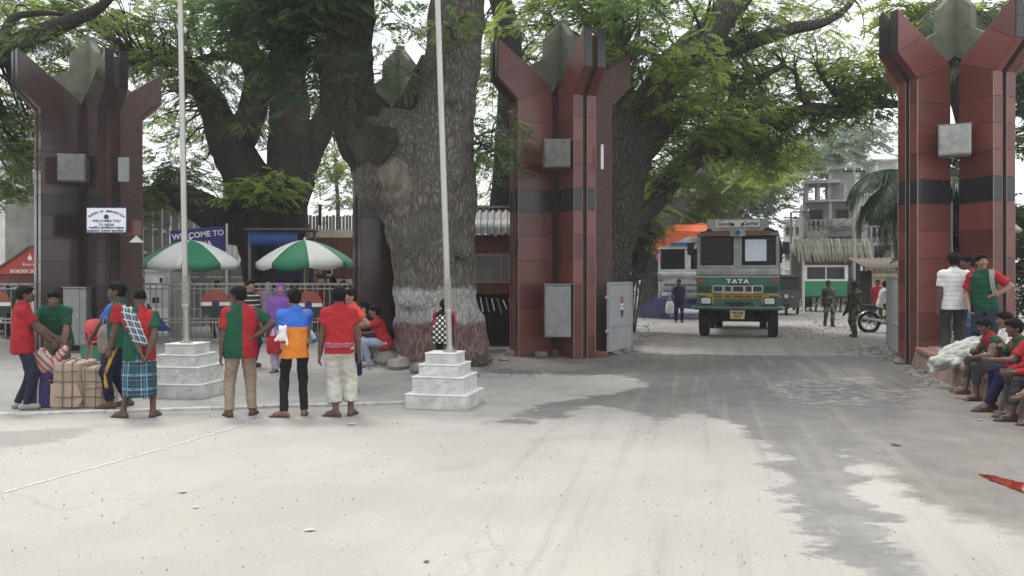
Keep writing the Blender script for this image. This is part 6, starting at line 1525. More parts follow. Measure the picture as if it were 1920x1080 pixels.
def rotf(yaw, pitch, roll=0):
    """rows right, forward, up of a frame turned left by yaw, pitched up by pitch"""
    M = Matrix.Rotation(yaw, 3, 'Z') @ Matrix.Rotation(pitch, 3, 'X') @ Matrix.Rotation(roll, 3, 'Y')
    return np.array([[M[0][i], M[1][i], M[2][i]] for i in range(3)])
R_ = math.radians
def person(label, px, d, yaw, H=1.6, z0=0.0, group=None, skin='mid', hz=None, hip=(0,0), lean=(0,0,1), twist=0.0, head=(0,0,0),
           hl=(-.22,.02,.74), hr=(.22,.02,.74), el=(-.3,-.6,0), er=(.3,-.6,0), fl=(-.10,0,0), fr=(.10,0,0), fyl=8, fyr=-8, kl=(-.1,1,0), kr=(.1,1,0),
           shirt='plain', sc=('red','green'), sleeve=.72, hem=.13, trouser='jeans', tlen=.97, tfit=1.0, lungi=None, lungi_z=.26, shoes='sandal', hair='short', eyes=False, vox=.010, cvox=.012, extra=None, loc=None, curl=.5, belly=0.0, stout=1.0):
    k = H/1.6
    if loc is None: c = P(px, 0, d); loc = (c.x, d, z0)
    root = thing('person', label, 'person', loc, math.radians(yaw), group)
    hz = (.88*k if hz is None else hz); hc = np.array([hip[0], hip[1], hz]); up = unit(lean)
    right = np.array([math.cos(twist), math.sin(twist), 0]); right = unit(right-up*(right@up)); fwd = np.cross(up, right)
    S = lambda r, f, u: hc+(right*r+fwd*f+up*u)*k
    neck = S(0, .0, .485); shl = S(-.158, .0, .405); shr = S(.158, .0, .405)
    hf = rotf(R_(head[0])+twist*.5, R_(head[1]), R_(head[2])); hR, hF, hU = hf
    nb = neck+up*.02*k; hd = nb+(hU*.115+hF*.022)*k
    elL, wrL = ik(shl, np.array(hl)*[k,k,1], .275*k, .245*k, el); elR, wrR = ik(shr, np.array(hr)*[k,k,1], .275*k, .245*k, er)
    hjl = hc+np.array([-.085,0,-.03])*k; hjr = hc+np.array([.085,0,-.03])*k
    flp = np.array(fl, float); frp = np.array(fr, float)
    knL, anL = ik(hjl, flp+[0,0,.075*k], .41*k, .40*k, kl); knR, anR = ik(hjr, frp+[0,0,.075*k], .41*k, .40*k, kr)
    near = vox <= .013
    # ---- body: one continuous surface
    b = SDF()
    b.loft(hc, right, up, k, [-.12,0,.14,.30,.40,.45,.49], np.array([.10,.145,.122,.145,.15,.10,.05])*k, np.array([.07,.092,.085,.095,.082,.065,.045])*k, k=.03)
    for sh, e, w in ((shl, elL, wrL), (shr, elR, wrR)):
        b.ell(sh, np.array([.055,.055,.055])*k, k=.04); b.cap(S(0,0,.44), sh, .040*k, .043*k, k=.04)
        m_ = sh*.55+e*.45; b.poly([sh, m_, e], [.049*k, .048*k, .041*k], k=.02); f1 = e*.7+w*.3; b.poly([e, f1, w], [.042*k, .043*k, .029*k], k=.02)
    for hj, kn, an in ((hjl, knL, anL), (hjr, knR, anR)):
        lg = .78 if (trouser and tlen > .8) or lungi else 1.0; b.poly([hj, kn], [.080*k*lg, .054*k*lg], k=.03); c1 = kn*.68+an*.32+unit(np.cross(unit(an-kn), [1,0,0]))*.0; b.poly([kn, c1, an], [.052*k*lg, .053*k*lg, .034*k], k=.02)
    b.cap(neck-up*.03*k, hd-hU*.03*k-hF*.012*k, .052*k, .048*k, k=.03)
    E = lambda r, f, u, rr, **q: b.ell(hd+(hR*r+hF*f+hU*u)*k, np.array(rr)*k, hf, **q)
    E(0,-.008,.014,(.072,.090,.092)); E(0,.024,-.052,(.050,.058,.060)); E(0,.070,-.088,(.024,.020,.020), k=.02); E(0,.070,.020,(.046,.022,.014), k=.015)
    b.cap(hd+(hF*.086+hU*.008)*k, hd+(hF*.106-hU*.026)*k, .008*k, .014*k, k=.012)
    for sx in (-1, 1): E(sx*.073,-.006,-.012,(.010,.020,.031), k=.006); E(sx*.034,.066,-.022,(.022,.020,.018), k=.02); E(sx*.013,.094,-.028,(.010,.010,.009), k=.008)
    if near: E(0,.082,-.054,(.023,.012,.010), k=.008, lab=2)
    def foot(an, yawd, gz):
        f = np.array([-math.sin(R_(yawd)), math.cos(R_(yawd)), 0]); s_ = np.array([f[1], -f[0], 0]); g = np.array([an[0], an[1], an[2]-.075*k])
        b.cap(g+f*-.045*k+[0,0,.034*k], g+f*.10*k+[0,0,.034*k], .032*k, .036*k, k=.02); b.cap(an, g+f*.09*k+[0,0,.034*k], .034*k, .026*k, k=.025)
        for q in range(5): b.cap(g+f*.12*k+s_*(.026-.013*q)*k+[0,0,.026*k], g+f*(.175-.007*q)*k+s_*(.030-.015*q)*k+[0,0,.022*k], .012*k, .009*k, k=.008)
        return g, f, s_
    fL = foot(anL, fyl, 0); fR = foot(anR, fyr, 0)
    def hand(w, e, side):
        dr = unit(w-e); out = right*side; pn = unit(out-dr*(out@dr)); lat = np.cross(dr, pn)*-side        # palm faces the body; lat = thumb side
        if lat@fwd < 0: lat = -lat
        pe = w+dr*.080*k; b.cap(w, pe, .030*k, .039*k, flat=.45, fa=pn, k=.015)
        for q, (o, l) in enumerate(((.028,.072),(.009,.080),(-.010,.075),(-.028,.058))):
            a0 = pe+lat*o*k-dr*.004*k; cdir = unit(dr*(1-curl*.35)-pn*curl*.5); a1 = a0+cdir*l*.5*k; c2 = unit(dr*(1-curl)-pn*curl); a2 = a1+c2*l*.5*k
            b.cap(a0, a1, .0105*k, .0095*k, k=.006); b.cap(a1, a2, .0095*k, .0075*k, k=.004)
        t0 = w+dr*.028*k+lat*.024*k; t1 = t0+unit(dr*.75+lat*.75)*.036*k; t2 = t1+unit(dr*.95+lat*.3-pn*.3)*.032*k
        b.cap(t0, t1, .014*k, .011*k, k=.010); b.cap(t1, t2, .011*k, .009*k, k=.004)
    if near or vox < .018: hand(wrL, elL, -1); hand(wrR, elR, 1)
    else:
        for w, e in ((wrL, elL), (wrR, elR)): b.cap(w, w+unit(w-e)*.11*k, .03*k, .026*k, k=.02)
    V, Q, lab = b.mesh(vox); mi = np.where(lab[Q].max(1) == 2, 1, 0)
    link(bpy.data.objects.new('body', np_mesh('body', V, Q, [SK[skin], M_LIP], True, mi)), root)
    # ---- hair
    if hair:
        h = SDF()
        def HE(r, f, u, rr, **q): h.ell(hd+(hR*r+hF*f+hU*u)*k, np.array(rr)*k, hf, **q)
        if hair == 'shaved': HE(0,-.012,.020,(.0745,.091,.093)); HE(0,.075,-.05,(.10,.075,.085), cut=True)
        elif hair == 'hood':
            HE(0,-.012,.012,(.088,.105,.112)); h.cap(hd-hU*.05*k-hF*.02*k, neck-up*.05*k-fwd*.02*k, .085*k, .10*k, k=.05); HE(0,.10,-.012,(.056,.08,.075), cut=True)
        else:
            HE(0,-.012,.022,(.082,.099,.098)); HE(0,-.030,.0,(.080,.082,.092), k=.03); HE(.01,.055,.072,(.060,.045,.032), k=.03)
            HE(0,.098,-.050,(.090,.088,.100), cut=True); HE(.074,.014,-.040,(.018,.035,.050), cut=True); HE(-.074,.014,-.040,(.018,.035,.050), cut=True)
            if hair == 'pony': h.cap(hd+(-hF*.09+hU*.01)*k, hd+(-hF*.12-hU*.16)*k, .035*k, .022*k, k=.03)
            if hair == 'bun': h.cap(hd+(-hF*.10+hU*.0)*k, hd+(-hF*.125-hU*.01)*k, .045*k, .040*k, k=.02)
            if near and hair != 'shaved':
                for sx in (-1, 1): h.cap(hd+(hR*sx*.016+hF*.090+hU*.026)*k, hd+(hR*sx*.048+hF*.074+hU*.028)*k, .0052*k, .004*k, k=.004)
            if hair == 'moustache': h.cap(hd+(hR*-.022+hF*.092-hU*.042)*k, hd+(hR*.022+hF*.092-hU*.042)*k, .007*k, .007*k, k=.004)
        V, Q, lab = h.mesh(min(cvox, .011) if near else .018, amp=.0035*k if hair not in ('hood',) else .004, nsc=34, seed=int(px))
        link(bpy.data.objects.new('hair' if hair != 'hood' else 'headscarf', np_mesh('hair', V, Q, M_HAIR if hair != 'hood' else C[extra.get('hood','black') if isinstance(extra, dict) else 'black'])), root)
    if eyes:
        for sx in (-1, 1):
            p_ = hd+(hR*sx*.031+hF*.0735+hU*.004)*k; e = MB(); e.lathe([(.0005,-.006),(.007,-.004),(.0085,0),(.007,.004),(.0005,.0052)], n=10, axis='y'); e.m = [0]*len(e.m)
            e.lathe([(.0055,.0035),(.005,.0062),(.0005,.0068)], n=8, axis='y', mi=1); o = e.build('eye', [M_EYEW, M_EYEB], root, True)
            o.matrix_local = Matrix.Translation(Vector(p_)) @ Matrix(((hR[0],hF[0],hU[0],0),(hR[1],hF[1],hU[1],0),(hR[2],hF[2],hU[2],0),(0,0,0,1)))
    def stattr(me, V, org):
        q = V-org; x = q@right; y = q@fwd; z = q@up; st = np.stack([np.arctan2(x, y)*.17, z, z*0], 1)
        a = me.attributes.new('st', 'FLOAT_VECTOR', 'POINT'); a.data.foreach_set('vector', st.astype(np.float32).ravel())
    # ---- trousers
    if trouser:
        t = SDF(); f = tfit
        t.loft(hc, right, up, k, [-.13,-.04,.03,.10], np.array([.12,.162,.160,.143])*k*stout, np.array([.09,.118,.112,.098])*k*stout, k=.04)
        for hj, kn, an in ((hjl, knL, anL), (hjr, knR, anR)):
            e_ = kn+(an-kn)*min(1.0, tlen*1.08) if tlen > .5 else None
            if e_ is None: e_ = hj+(kn-hj)*tlen*2; t.cap(hj, e_, .092*k*f, .082*k*f, k=.03, end=True)
            else:
                f1 = min(f, 1.03); f2 = f*1.12 if f > 1.15 else f; t.cap(hj, kn, .092*k*f1, .070*k*f2, k=.03); t.cap(kn, e_, .068*k*f2, .058*k*f2, k=.03, end=True)
        V, Q, lab = t.mesh(cvox, amp=.0085*k*(1.3 if f > 1.15 else 1), nsc=12, seed=int(px)+1, aniso=(1,1,1.4))
        me = np_mesh('trousers', V, Q, C[trouser]); stattr(me, V, hc); link(bpy.data.objects.new('trousers', me), root)
    if lungi:
        t = SDF(); L_ = hz-lungi_z+.10*k; 
        fm = (flp+frp)/2-hc; sh_ = np.array([fm[0]*.3, fm[1]*.3, 0])
        ax = unit(np.array([0,0,1.0])); n_ = 6
        zs = np.array([-(hz-lungi_z), -.45*k, -.2*k, 0, .10*k]); w_ = np.array([.185,.185,.18,.168,.150])*k; dd = np.array([.165,.155,.14,.125,.11])*k
        t.loft(hc, [1,0,0], [0,0,1], 1.0, zs, w_*stout, dd*stout, k=.02, pw=2.2)
        V, Q, lab = t.mesh(cvox, amp=.010*k, nsc=10, seed=int(px)+1, aniso=(1.6,1.6,.25))
        me = np_mesh('lungi', V, Q, C[lungi]); stattr(me, V, hc); link(bpy.data.objects.new('lungi', me), root)
    # ---- shirt
    if shirt:
        t = SDF(); so = stout
        t.loft(hc, right, up, k, [-hem, 0, .14, .30, .40, .455, .485], np.array([.186,.182,.170,.176,.170,.105,.065])*k*so, np.array([.136,.132,.120,.124,.106,.080,.062])*k*so, [0,0,belly*.6,belly*.3,0,0,0] if belly else None, k=.02, lab=0)
        t.cap(S(0,-.005,.45), S(0,.0,.505), .068*k, .060*k, k=.02, end=True)
        for i_, (sh, e, w) in enumerate(((shl, elL, wrL), (shr, elR, wrR))):
            lb = 1+i_
            t.cap(S(0,-.008,.450), sh, .062*k, .052*k, k=.04, lab=0)
            t.ell(sh+(sh-S(0,0,.40))*.02-up*.012*k, np.array([.056,.060,.054])*k, k=.05, lab=lb if sleeve else 0)
            if 0 < sleeve <= 1: t.cap(sh, sh+(e-sh)*sleeve, .060*k, .070*k if sleeve < .9 else .055*k, k=.025, lab=lb, end=True)
            elif sleeve > 1: t.cap(sh, e, .064*k, .054*k, k=.025, lab=lb); t.cap(e, e+(w-e)*min(1, sleeve-1), .053*k, .042*k, k=.02, lab=lb, end=True)
        V, Q, lab = t.mesh(cvox, amp=.0095*k, nsc=11, seed=int(px)+2, aniso=(1.25,1.25,.8))
        fc = V[Q].mean(1)-hc; x = fc@right; zz = fc@up; fl_ = lab[Q[:,0]]; mats = [C[s_] if isinstance(s_, str) else s_ for s_ in sc]
        if shirt == 'plain': mi = np.where(fl_ > 0, min(1, len(mats)-1), 0) if len(mats) > 1 else np.zeros(len(Q), int)
        elif shirt == 'halves': mi = np.where(fl_ == 0, np.where(x < 0, 0, 1), np.where(fl_ == 1, 1, 0))        # sleeves swap colour
        elif shirt == 'halves_same': mi = np.where(fl_ == 0, np.where(x < 0, 0, 1), 1)
        elif shirt == 'bands': mi = np.where(((fl_ == 0) & (zz > .245*k)) | ((fl_ > 0)), 0, 1)
        elif shirt == 'chest': mi = np.where((fl_ == 0) & (zz < .2*k), 1, 0)
        else: mi = np.zeros(len(Q), int)
        me = np_mesh('shirt', V, Q, mats, True, mi); stattr(me, V, hc); link(bpy.data.objects.new('shirt', me), root)
    # ---- footwear
    for (g, f, s_) in (fL, fR):
        if shoes == 'sandal':
            b_ = MB(); ol = [(-.030,-.062),(.030,-.062),(.036,-.02),(.034,.04),(.047,.11),(.042,.17),(.018,.198),(-.018,.192),(-.040,.165),(-.044,.11),(-.034,.04),(-.036,-.02)]
            b_.prism([(x*k, y*k) for x, y in ol], -.004*k, .016*k, lambda a, c_, e: tuple(g+s_*a+f*c_+np.array([0,0,e]))); 
            for sx in (-1, 1): b_.tube([g+(f*.155)*k+np.array([0,0,.03*k]), g+(f*.10+s_*sx*.022)*k+np.array([0,0,.066*k]), g+(f*.05+s_*sx*.042)*k+np.array([0,0,.018*k])], .007*k, 5)
            b_.build('sandal', M_SOLE, root)
        elif shoes:
            t = SDF(); t.cap(g+f*-.045*k+[0,0,.040*k], g+f*.13*k+[0,0,.036*k], .044*k, .042*k, k=.02); t.cap(g+[0,0,.05*k], g+[0,0,(.13 if shoes != 'boot' else .24)*k], .044*k, .046*k, k=.02, end=True)
            V, Q, lab = t.mesh(max(cvox, .012)); V[:, 2] = np.maximum(V[:, 2], g[2]+.004); link(bpy.data.objects.new('shoe', np_mesh('shoe', V, Q, M_SHOEB if shoes in ('black','boot') else M_SHOE)), root)
    root['_']=0; del root['_']
    J = dict(root=root, hc=hc, S=S, right=right, fwd=fwd, up=up, hd=hd, hR=hR, hF=hF, hU=hU, wrL=wrL, wrR=wrR, elL=elL, elR=elR, shl=shl, shr=shr, neck=neck, k=k, an=(anL, anR), kn=(knL, knR))
    return J
def strip_cloth(name, root, pts, w, ax, m, seed=0, st=True):
    """folded band of cloth along a path; ax = width direction per point"""
    pts = catmull(pts, 6); V = []; Q = []; st_ = []; n = len(pts); nw = 7; acc = 0
    for i in range(n):
        a = unit(ax); t = unit(pts[min(i+1,n-1)]-pts[max(i-1,0)]); nn = np.cross(t, a)
        if i: acc += np.linalg.norm(pts[i]-pts[i-1])
        for j in range(nw):
            u = (j/(nw-1)-.5); V.append(pts[i]+a*u*w+nn*.012*math.sin(j*2.4+i*.5+seed)); st_.append((u*w, acc, 0))
    for i in range(n-1):
        for j in range(nw-1): q = i*nw+j; Q.append((q, q+1, q+nw+1, q+nw))
    me = np_mesh(name, V, Q, m); a = me.attributes.new('st', 'FLOAT_VECTOR', 'POINT'); a.data.foreach_set('vector', np.array(st_, np.float32).ravel())
    o = link(bpy.data.objects.new(name, me), root); o.modifiers.new('t', 'SOLIDIFY').thickness = .014; return o
PORT = 'porters and bystanders in front of the gate'
# --- front row, left to right
person('porter in red shirt and dark jeans facing right at the far left', 42, 10.75, -60, 1.60, group=PORT, shirt='halves_same', sc=('green','red'), hl=(-.10,.36,.92), hr=(.10,.32,.88), el=(-.3,-.5,-.6), er=(.3,-.6,-.6), fl=(-.10,-.04,0), fr=(.09,.04,0), shoes='shoe', skin='dark', head=(-4,-4,0), trouser='jeans', hem=.15, tfit=.92)
person('porter in green shirt bending over the tied carton', 110, 11.55, 192, 1.60, group=PORT, lean=(0,.40,.92), head=(14,-24,0), hl=(-.15,.34,.70), hr=(.22,.40,.84), el=(-.6,-.3,-.2), er=(.6,-.3,0), sc=('green',), trouser='brown', skin='mid', hem=.15, eyes=True, shoes='shoe')
J3 = person('moustached porter in green and red shirt and navy track pants facing left', 224, 10.9, 112, 1.64, group=PORT, shirt='halves', sc=('green','red'), hl=(-.19,.10,.76), hr=(.2,.10,.80), fl=(-.09,.10,0), fr=(.10,-.10,0), fyl=0, fyr=5, trouser='navy', tlen=.84, skin='dark', hair='moustache', hem=.10, belly=.03, stout=1.06, eyes=True, head=(-6,-3,0))
def leg_stripe(J, m=None):
    a, k_ = J['hc']+np.array([-.175,0,-.05]), J['k']; kn = J['kn'][0]; an = J['an'][0]; o = np.array([-.083,0,0])*k_
    strip_cloth('leg_stripe', J['root'], [a+np.array([.0,.0,.0]), (a+kn+o)/2+np.array([-.005,.0,0]), kn+o*.98, (kn+an)/2+o*.9], .028, [0,1,0], m or M_YEL)
leg_stripe(J3)
J4 = person('shaven headed man in plaid lungi holding his hands behind his back', 262, 10.1, 14, 1.57, group=PORT, shirt='halves', sc=('green','red'), hl=(.07,-.20,.755), hr=(.13,-.19,.80), el=(-.8,-.5,0), er=(.8,-.5,0), trouser=None, lungi='plaid', lungi_z=.27, fl=(-.19,.02,0), fr=(.15,.0,0), fyl=55, fyr=-15, skin='dark', hair='shaved', hem=.16, head=(6,-8,0), stout=1.05)
strip_cloth('shoulder_towel', J4['root'], [J4['S'](-.10,.135,.22), J4['S'](-.115,.12,.38), J4['S'](-.11,.0,.487), J4['S'](-.09,-.115,.40), J4['S'](-.02,-.150,.22), J4['S'](.05,-.158,.03)], .19, [1,.15,-.25], C['check'])
person('man in half green half red shirt and tan trousers with hand on hip', 452, 10.2, 24, 1.60, group=PORT, shirt='halves', sc=('green','red'), hl=(-.235,.03,.72), hr=(.17,-.10,1.00), el=(-.3,-.6,0), er=(.9,-.2,-.2), fl=(-.135,.0,0), fr=(.135,.03,0), fyl=14, fyr=-22, trouser='tan', tlen=.985, skin='dark', hem=.16, head=(40,-12,0), stout=1.08, tfit=1.05)
person('boy in blue and orange shirt and black trousers with folded arms', 553, 10.15, 20, 1.57, group=PORT, shirt='bands', sc=('blue','orange'), hl=(.06,.22,1.02), hr=(-.06,.24,1.06), el=(-.7,-.2,-.6), er=(.7,-.2,-.6), fl=(-.13,.0,0), fr=(.115,.06,0), fyl=62, fyr=-10, trouser='black', tlen=.97, skin='mid', hem=.14, head=(24,-6,0), tfit=.86, stout=.94)
J7 = person('man in red t-shirt and baggy off white trousers standing with back turned', 636, 10.15, 10, 1.60, group=PORT, sc=('red',), sleeve=.50, hl=(-.235,.03,.75), hr=(.235,.03,.76), trouser='offwhite', tlen=.70, tfit=1.30, fl=(-.04,.0,0), fr=(.14,.06,0), fyl=60, fyr=-20, skin='dark', hem=.10, head=(2,-4,0), stout=1.0)
strip_cloth('waist_sash', J7['root'], [J7['S'](-.178,.0,.0), J7['S'](-.13,-.105,.005), J7['S'](0,-.132,.01), J7['S'](.13,-.105,.0), J7['S'](.178,.0,.01)], .055, [0,0,1], C['pink'])
# --- second row
person('boy in coral red shirt with navy collar behind the man in baggy trousers', 660, 12.4, 122, 1.53, group=PORT, sc=('coral',), sleeve=.6, hl=(-.10,.02,.98), hr=(.15,.22,.72), el=(-.8,-.8,0), trouser='blue_jeans', skin='light', eyes=True, head=(10,-5,0), vox=.012, shoes='shoe')
person('man in black and white striped shirt behind the man in tan trousers', 468, 15.8, -116, 1.66, group=PORT, shirt='chest', sc=('bstripe','red'), trouser='jeans', skin='light', eyes=True, head=(-20,2,0), vox=.013, cvox=.014, shoes='black', hl=(-.2,.08,.8), hr=(.2,.08,.8))
JW = person('woman in purple headscarf carrying a red cloth bag', 527, 15.0, 178, 1.60, group=PORT, sc=('lilac',), sleeve=1.7, hem=.30, trouser='lilac', tfit=1.2, skin='light', eyes=True, hair='hood', extra={'hood':'purple'}, head=(14,4,0), vox=.012, cvox=.013, hr=(.24,.10,.78), hl=(-.16,.20,.95))
t = SDF(); k_ = JW['k']; t.loft(JW['hc'], JW['right'], JW['up'], k_, [.0,.08,.22,.38,.44,.49], np.array([.17,.225,.225,.205,.15,.09])*k_, np.array([.13,.165,.160,.145,.11,.08])*k_, k=.02)
t.cap(JW['shl'], JW['elL'], .085*k_, .085*k_, k=.05); t.cap(JW['shr'], JW['elR']*.6+JW['shr']*.4, .085*k_, .08*k_, k=.05)
V, Q, _ = t.mesh(.014, amp=.013, nsc=9, seed=2, aniso=(1.4,1.4,.5)); link(bpy.data.objects.new('shawl', np_mesh('shawl', V, Q, C['purple'])), JW['root'])
person('seated man in red t-shirt and pale jeans resting chin on hand', 722, 16.2, 98, 1.62, group='people resting by the painted trunk', sc=('red',), hz=.46, lean=(0,.36,.93), head=(8,0,0), hl=(-.06,.40,1.0), hr=(.08,.42,.62), el=(-.2,.4,-.9), er=(.3,.3,-.9), fl=(-.10,.30,0), fr=(.10,.44,0), trouser='pale_jeans', skin='mid', vox=.013, cvox=.014, shoes='shoe', sleeve=.6, eyes=True)
rock_obj('stone', Vector((P(726,0,16.2).x, 16.25, 0)), .30, 'rough grey stone under the seated man in red', 'stone', 'stones around the painted trunk', 91, M_STONE, .85)
person('man in dark clothes sitting in the shade behind the man in red', 695, 17.4, 100, 1.64, group='people resting by the painted trunk', sc=('dkblue',), hz=.48, lean=(0,.25,.96), hl=(-.1,.42,.62), hr=(.1,.4,.62), fl=(-.10,.42,0), fr=(.10,.46,0), trouser='charcoal', skin='dark', vox=.014, cvox=.015, shoes='shoe', sleeve=1.6, eyes=True)
rock_obj('stone', Vector((P(699,0,17.4).x, 17.45, 0)), .33, 'rough stone under the man in dark clothes', 'stone', 'stones around the painted trunk', 92, M_STONE, .85)
person('man in dark trousers squatting at the left of the resting group', 678, 17.0, 96, 1.6, group='people resting by the painted trunk', sc=('black',), hz=.40, lean=(0,.35,.93), hl=(-.1,.40,.55), hr=(.1,.4,.55), fl=(-.10,.34,0), fr=(.10,.40,0), trouser='charcoal', skin='dark', vox=.015, cvox=.016, shoes='shoe')
JG = person('girl with polka dot backpack standing at the trunk behind the flagpole', 833, 14.2, 4, 1.34, group='people resting by the painted trunk', sc=('black','red'), trouser='black', skin='mid', hair='pony', vox=.012, cvox=.013, sleeve=.8, hl=(-.22,.1,.6), hr=(.22,.1,.6), shoes='black')
# --- right platform
RG = 'men on the low platform'
J15 = person('man in white striped polo shirt standing with back turned on the platform', 1789, 13.5, -8, 1.73, z0=.385, group=RG, sc=('wstripe',), trouser='charcoal', hl=(-.22,.03,.78), hr=(.20,.12,.86), skin='dark', head=(10,-4,0), shoes='black', fl=(-.11,0,0), fr=(.11,.05,0), tlen=1.0, tfit=.98)
person('man in red shirt and jeans standing between the striped polo and the backpack man', 1818, 14.3, 118, 1.70, z0=.385, group=RG, sc=('red',), trouser='blue_jeans', skin='dark', eyes=True, head=(-30,-4,0), vox=.012, shoes='black')
J17 = person('young man in green and red shirt with grey strap and hand on hip', 1846, 13.1, 148, 1.70, z0=.385, group=RG, shirt='plain', sc=('green','red'), lean=(.06,.14,.98), trouser='jeans', skin='light', eyes=True, head=(18,-2,4), hl=(-.14,.10,1.06), hr=(.20,.10,.85), el=(-1,-.1,-.1), vox=.009, shoes='black', curl=.9)
strip_cloth('backpack_strap', J17['root'], [J17['S'](-.10,-.12,.38), J17['S'](-.115,.0,.493), J17['S'](-.12,.118,.40), J17['S'](-.135,.135,.25), J17['S'](-.15,.10,.10)], .065, [1,.2,0], C['gstripe'])
def edge_x(d): return 7.75+(5.75-7.75)*(15.75-d)/(15.75-8.3)
def sitter(label, d, inset, yaw=78, **q):
    x = edge_x(d)+inset
    return person(label, (x/d*F+CX), d, yaw, loc=(x, d, 0), group=RG, hz=.48, **q)
sitter('barefoot man in green and red vest leaning on his knees', 11.5, .26, sc=('red','green'), shirt='halves', sleeve=.25, lean=(0,.46,.89), head=(30,-16,0), hl=(-.10,.44,.60), hr=(.05,.40,.68), el=(-.5,.2,-.5), er=(.4,.2,-.6), fl=(-.14,.42,0), fr=(.06,.50,.06), trouser='charcoal', tlen=.56, skin='dark', shoes=None, H=1.62, curl=.7)
sitter('man in white shirt sitting farther back on the platform', 12.1, .60, sc=('white',), lean=(0,.22,.97), head=(6,-6,0), hl=(-.12,.40,.66), hr=(.12,.4,.66), fl=(-.12,.62,0), fr=(.1,.66,0), trouser='charcoal', skin='mid', eyes=True, H=1.64)
sitter('man in green and red shirt and navy trousers touching his wrist', 10.5, .28, shirt='halves', sc=('green','red'), lean=(0,.36,.93), head=(12,-8,0), hl=(-.06,.50,.66), hr=(.06,.36,.80), el=(-.6,.1,-.5), er=(.5,.1,-.5), fl=(-.10,.56,0), fr=(.12,.44,0), trouser='navy', tlen=.86, skin='dark', eyes=True, H=1.63, curl=.7)
sitter('man in long sleeved red shirt with flip flops at the right edge', 9.85, .28, sc=('red',), sleeve=1.85, lean=(0,.30,.95), head=(0,-10,0), hl=(-.12,.46,.58), hr=(.1,.44,.58), el=(-.4,-.1,-.6), fl=(-.14,.50,0), fr=(.12,.42,0), trouser='charcoal', tlen=.62, skin='dark', H=1.64, curl=.6, eyes=True)
sitter('man with crossed leg and green sleeve cut by the right edge', 9.3, .34, sc=('green',), sleeve=1.8, lean=(0,.18,.98), hl=(-.10,.36,.52), hr=(.1,.40,.56), fl=(-.10,.56,.34), fr=(.12,.38,0), kl=(-.6,.5,.7), fyl=30, trouser='black', tlen=.80, skin='mid', H=1.64, eyes=True)
# --- beyond the gate
FAR = 'people in the lane beyond the gate'
fz = dict(vox=.02, cvox=.022, group=FAR)
for lb, px, d, yw, kw in (
  ('soldier in camouflage walking towards the gate in front of the green booth', 1553, 29.3, 178, dict(sc=('camo',), trouser='camo', sleeve=1.7, shoes='boot', H=1.62, fl=(-.1,.12,0), fr=(.1,-.06,0))),
  ('soldier in camouflage with rifle standing side on by the motorcycle', 1603, 24.0, 112, dict(sc=('camo',), trouser='camo', sleeve=1.7, shoes='boot', H=1.62, hl=(-.05,.3,1.0), hr=(.1,.22,.85), fl=(-.12,.1,0), fr=(.12,-.1,0), vox=.016, cvox=.018))):
    q = dict(fz); q.update(kw); J = person(lb, px, d, yw, skin='dark', **q)
    t = SDF(); t.ell(J['hd']+J['hU']*.055*J['k'], np.array([.092,.108,.062])*J['k']); t.cap(J['hd']+J['hU']*.05+J['hF']*.07, J['hd']+J['hU']*.045+J['hF']*.15, .05, .035, k=.02, flat=.25, fa=J['hU'])
    V, Q, _ = t.mesh(.016); link(bpy.data.objects.new('cap', np_mesh('cap', V, Q, C['camo'])), J['root'])
    t = SDF(); t.loft(J['hc'], J['right'], J['up'], J['k'], [.05,.2,.38,.43], [.185,.188,.18,.15], [.15,.152,.14,.12], k=.02); V, Q, _ = t.mesh(.02, amp=.008, nsc=14); link(bpy.data.objects.new('vest', np_mesh('vest', V, Q, C['camo'])), J['root'])
    if px == 1603:
        b = MB(); a = Vector(J['wrL']); e = Vector(J['wrR']); u = (a-e).normalized(); b.tube([e-u*.35, e-u*.1], [.05,.025], 8, flat=.4); b.tube([e-u*.1, a+u*.1], .022, 8); b.tube([a+u*.1, a+u*.45], .010, 6); b.box(e+Vector((0,0,-.10)), (.03,.05,.16)); b.build('rifle', M_BLACK, J['root'])
for lb, px, d, yw, kw in (
  ('man in dark blue walking along the lane with a white bag', 1273, 32, 176, dict(sc=('dkblue',), trouser='navy', skin='dark', H=1.66, hr=(.30,.04,.80), fl=(-.09,.16,0), fr=(.09,-.12,0))),
  ('man in red shirt standing beyond the motorcycle', 1646, 30.5, 150, dict(sc=('red',), trouser='charcoal', skin='dark', H=1.64)),
  ('man in white shirt sitting on the motorcycle', 1652, 26.0, -96, dict(sc=('white',), trouser='charcoal', skin='dark', H=1.62, hz=.90, lean=(0,.25,.97), hl=(-.2,.55,1.06), hr=(.2,.55,1.06), fl=(-.28,.22,.25), fr=(.28,.22,.25), vox=.016, cvox=.018)),
  ('man in blue shirt squatting beside the booth', 1512, 43.5, 180, dict(sc=('blue',), trouser='charcoal', skin='dark', hz=.34, lean=(0,.3,.95), hl=(-.1,.40,.5), hr=(.1,.4,.5), fl=(-.14,.2,0), fr=(.14,.2,0))),
  ('man in green shirt standing left of the squatting man', 1491, 44.5, 170, dict(sc=('green',), trouser='charcoal', skin='dark', H=1.66)),
  ('person in grey shirt standing at the edge of the booth', 1501, 45.5, 160, dict(sc=('grey',), trouser='black', skin='dark', H=1.62)),
  ('man in the doorway side of the guard booth', 1597, 41.0, 120, dict(sc=('charcoal',), trouser='black', skin='dark', H=1.66)),
  ('person in white shirt beyond the auto rickshaw', 1484, 50, 180, dict(sc=('white',), trouser='charcoal', skin='dark', H=1.64))):
    q = dict(fz); q.update(kw); person(lb, px, d, yw, **q)
s_ = 57/F; person('person in blue leaning on the balcony of the grey house', 1578, 56.6, 170, 1.6, z0=HC+(HY-418)*s_, sc=('blue',), trouser='charcoal', skin='dark', group=FAR, vox=.03, cvox=.03)
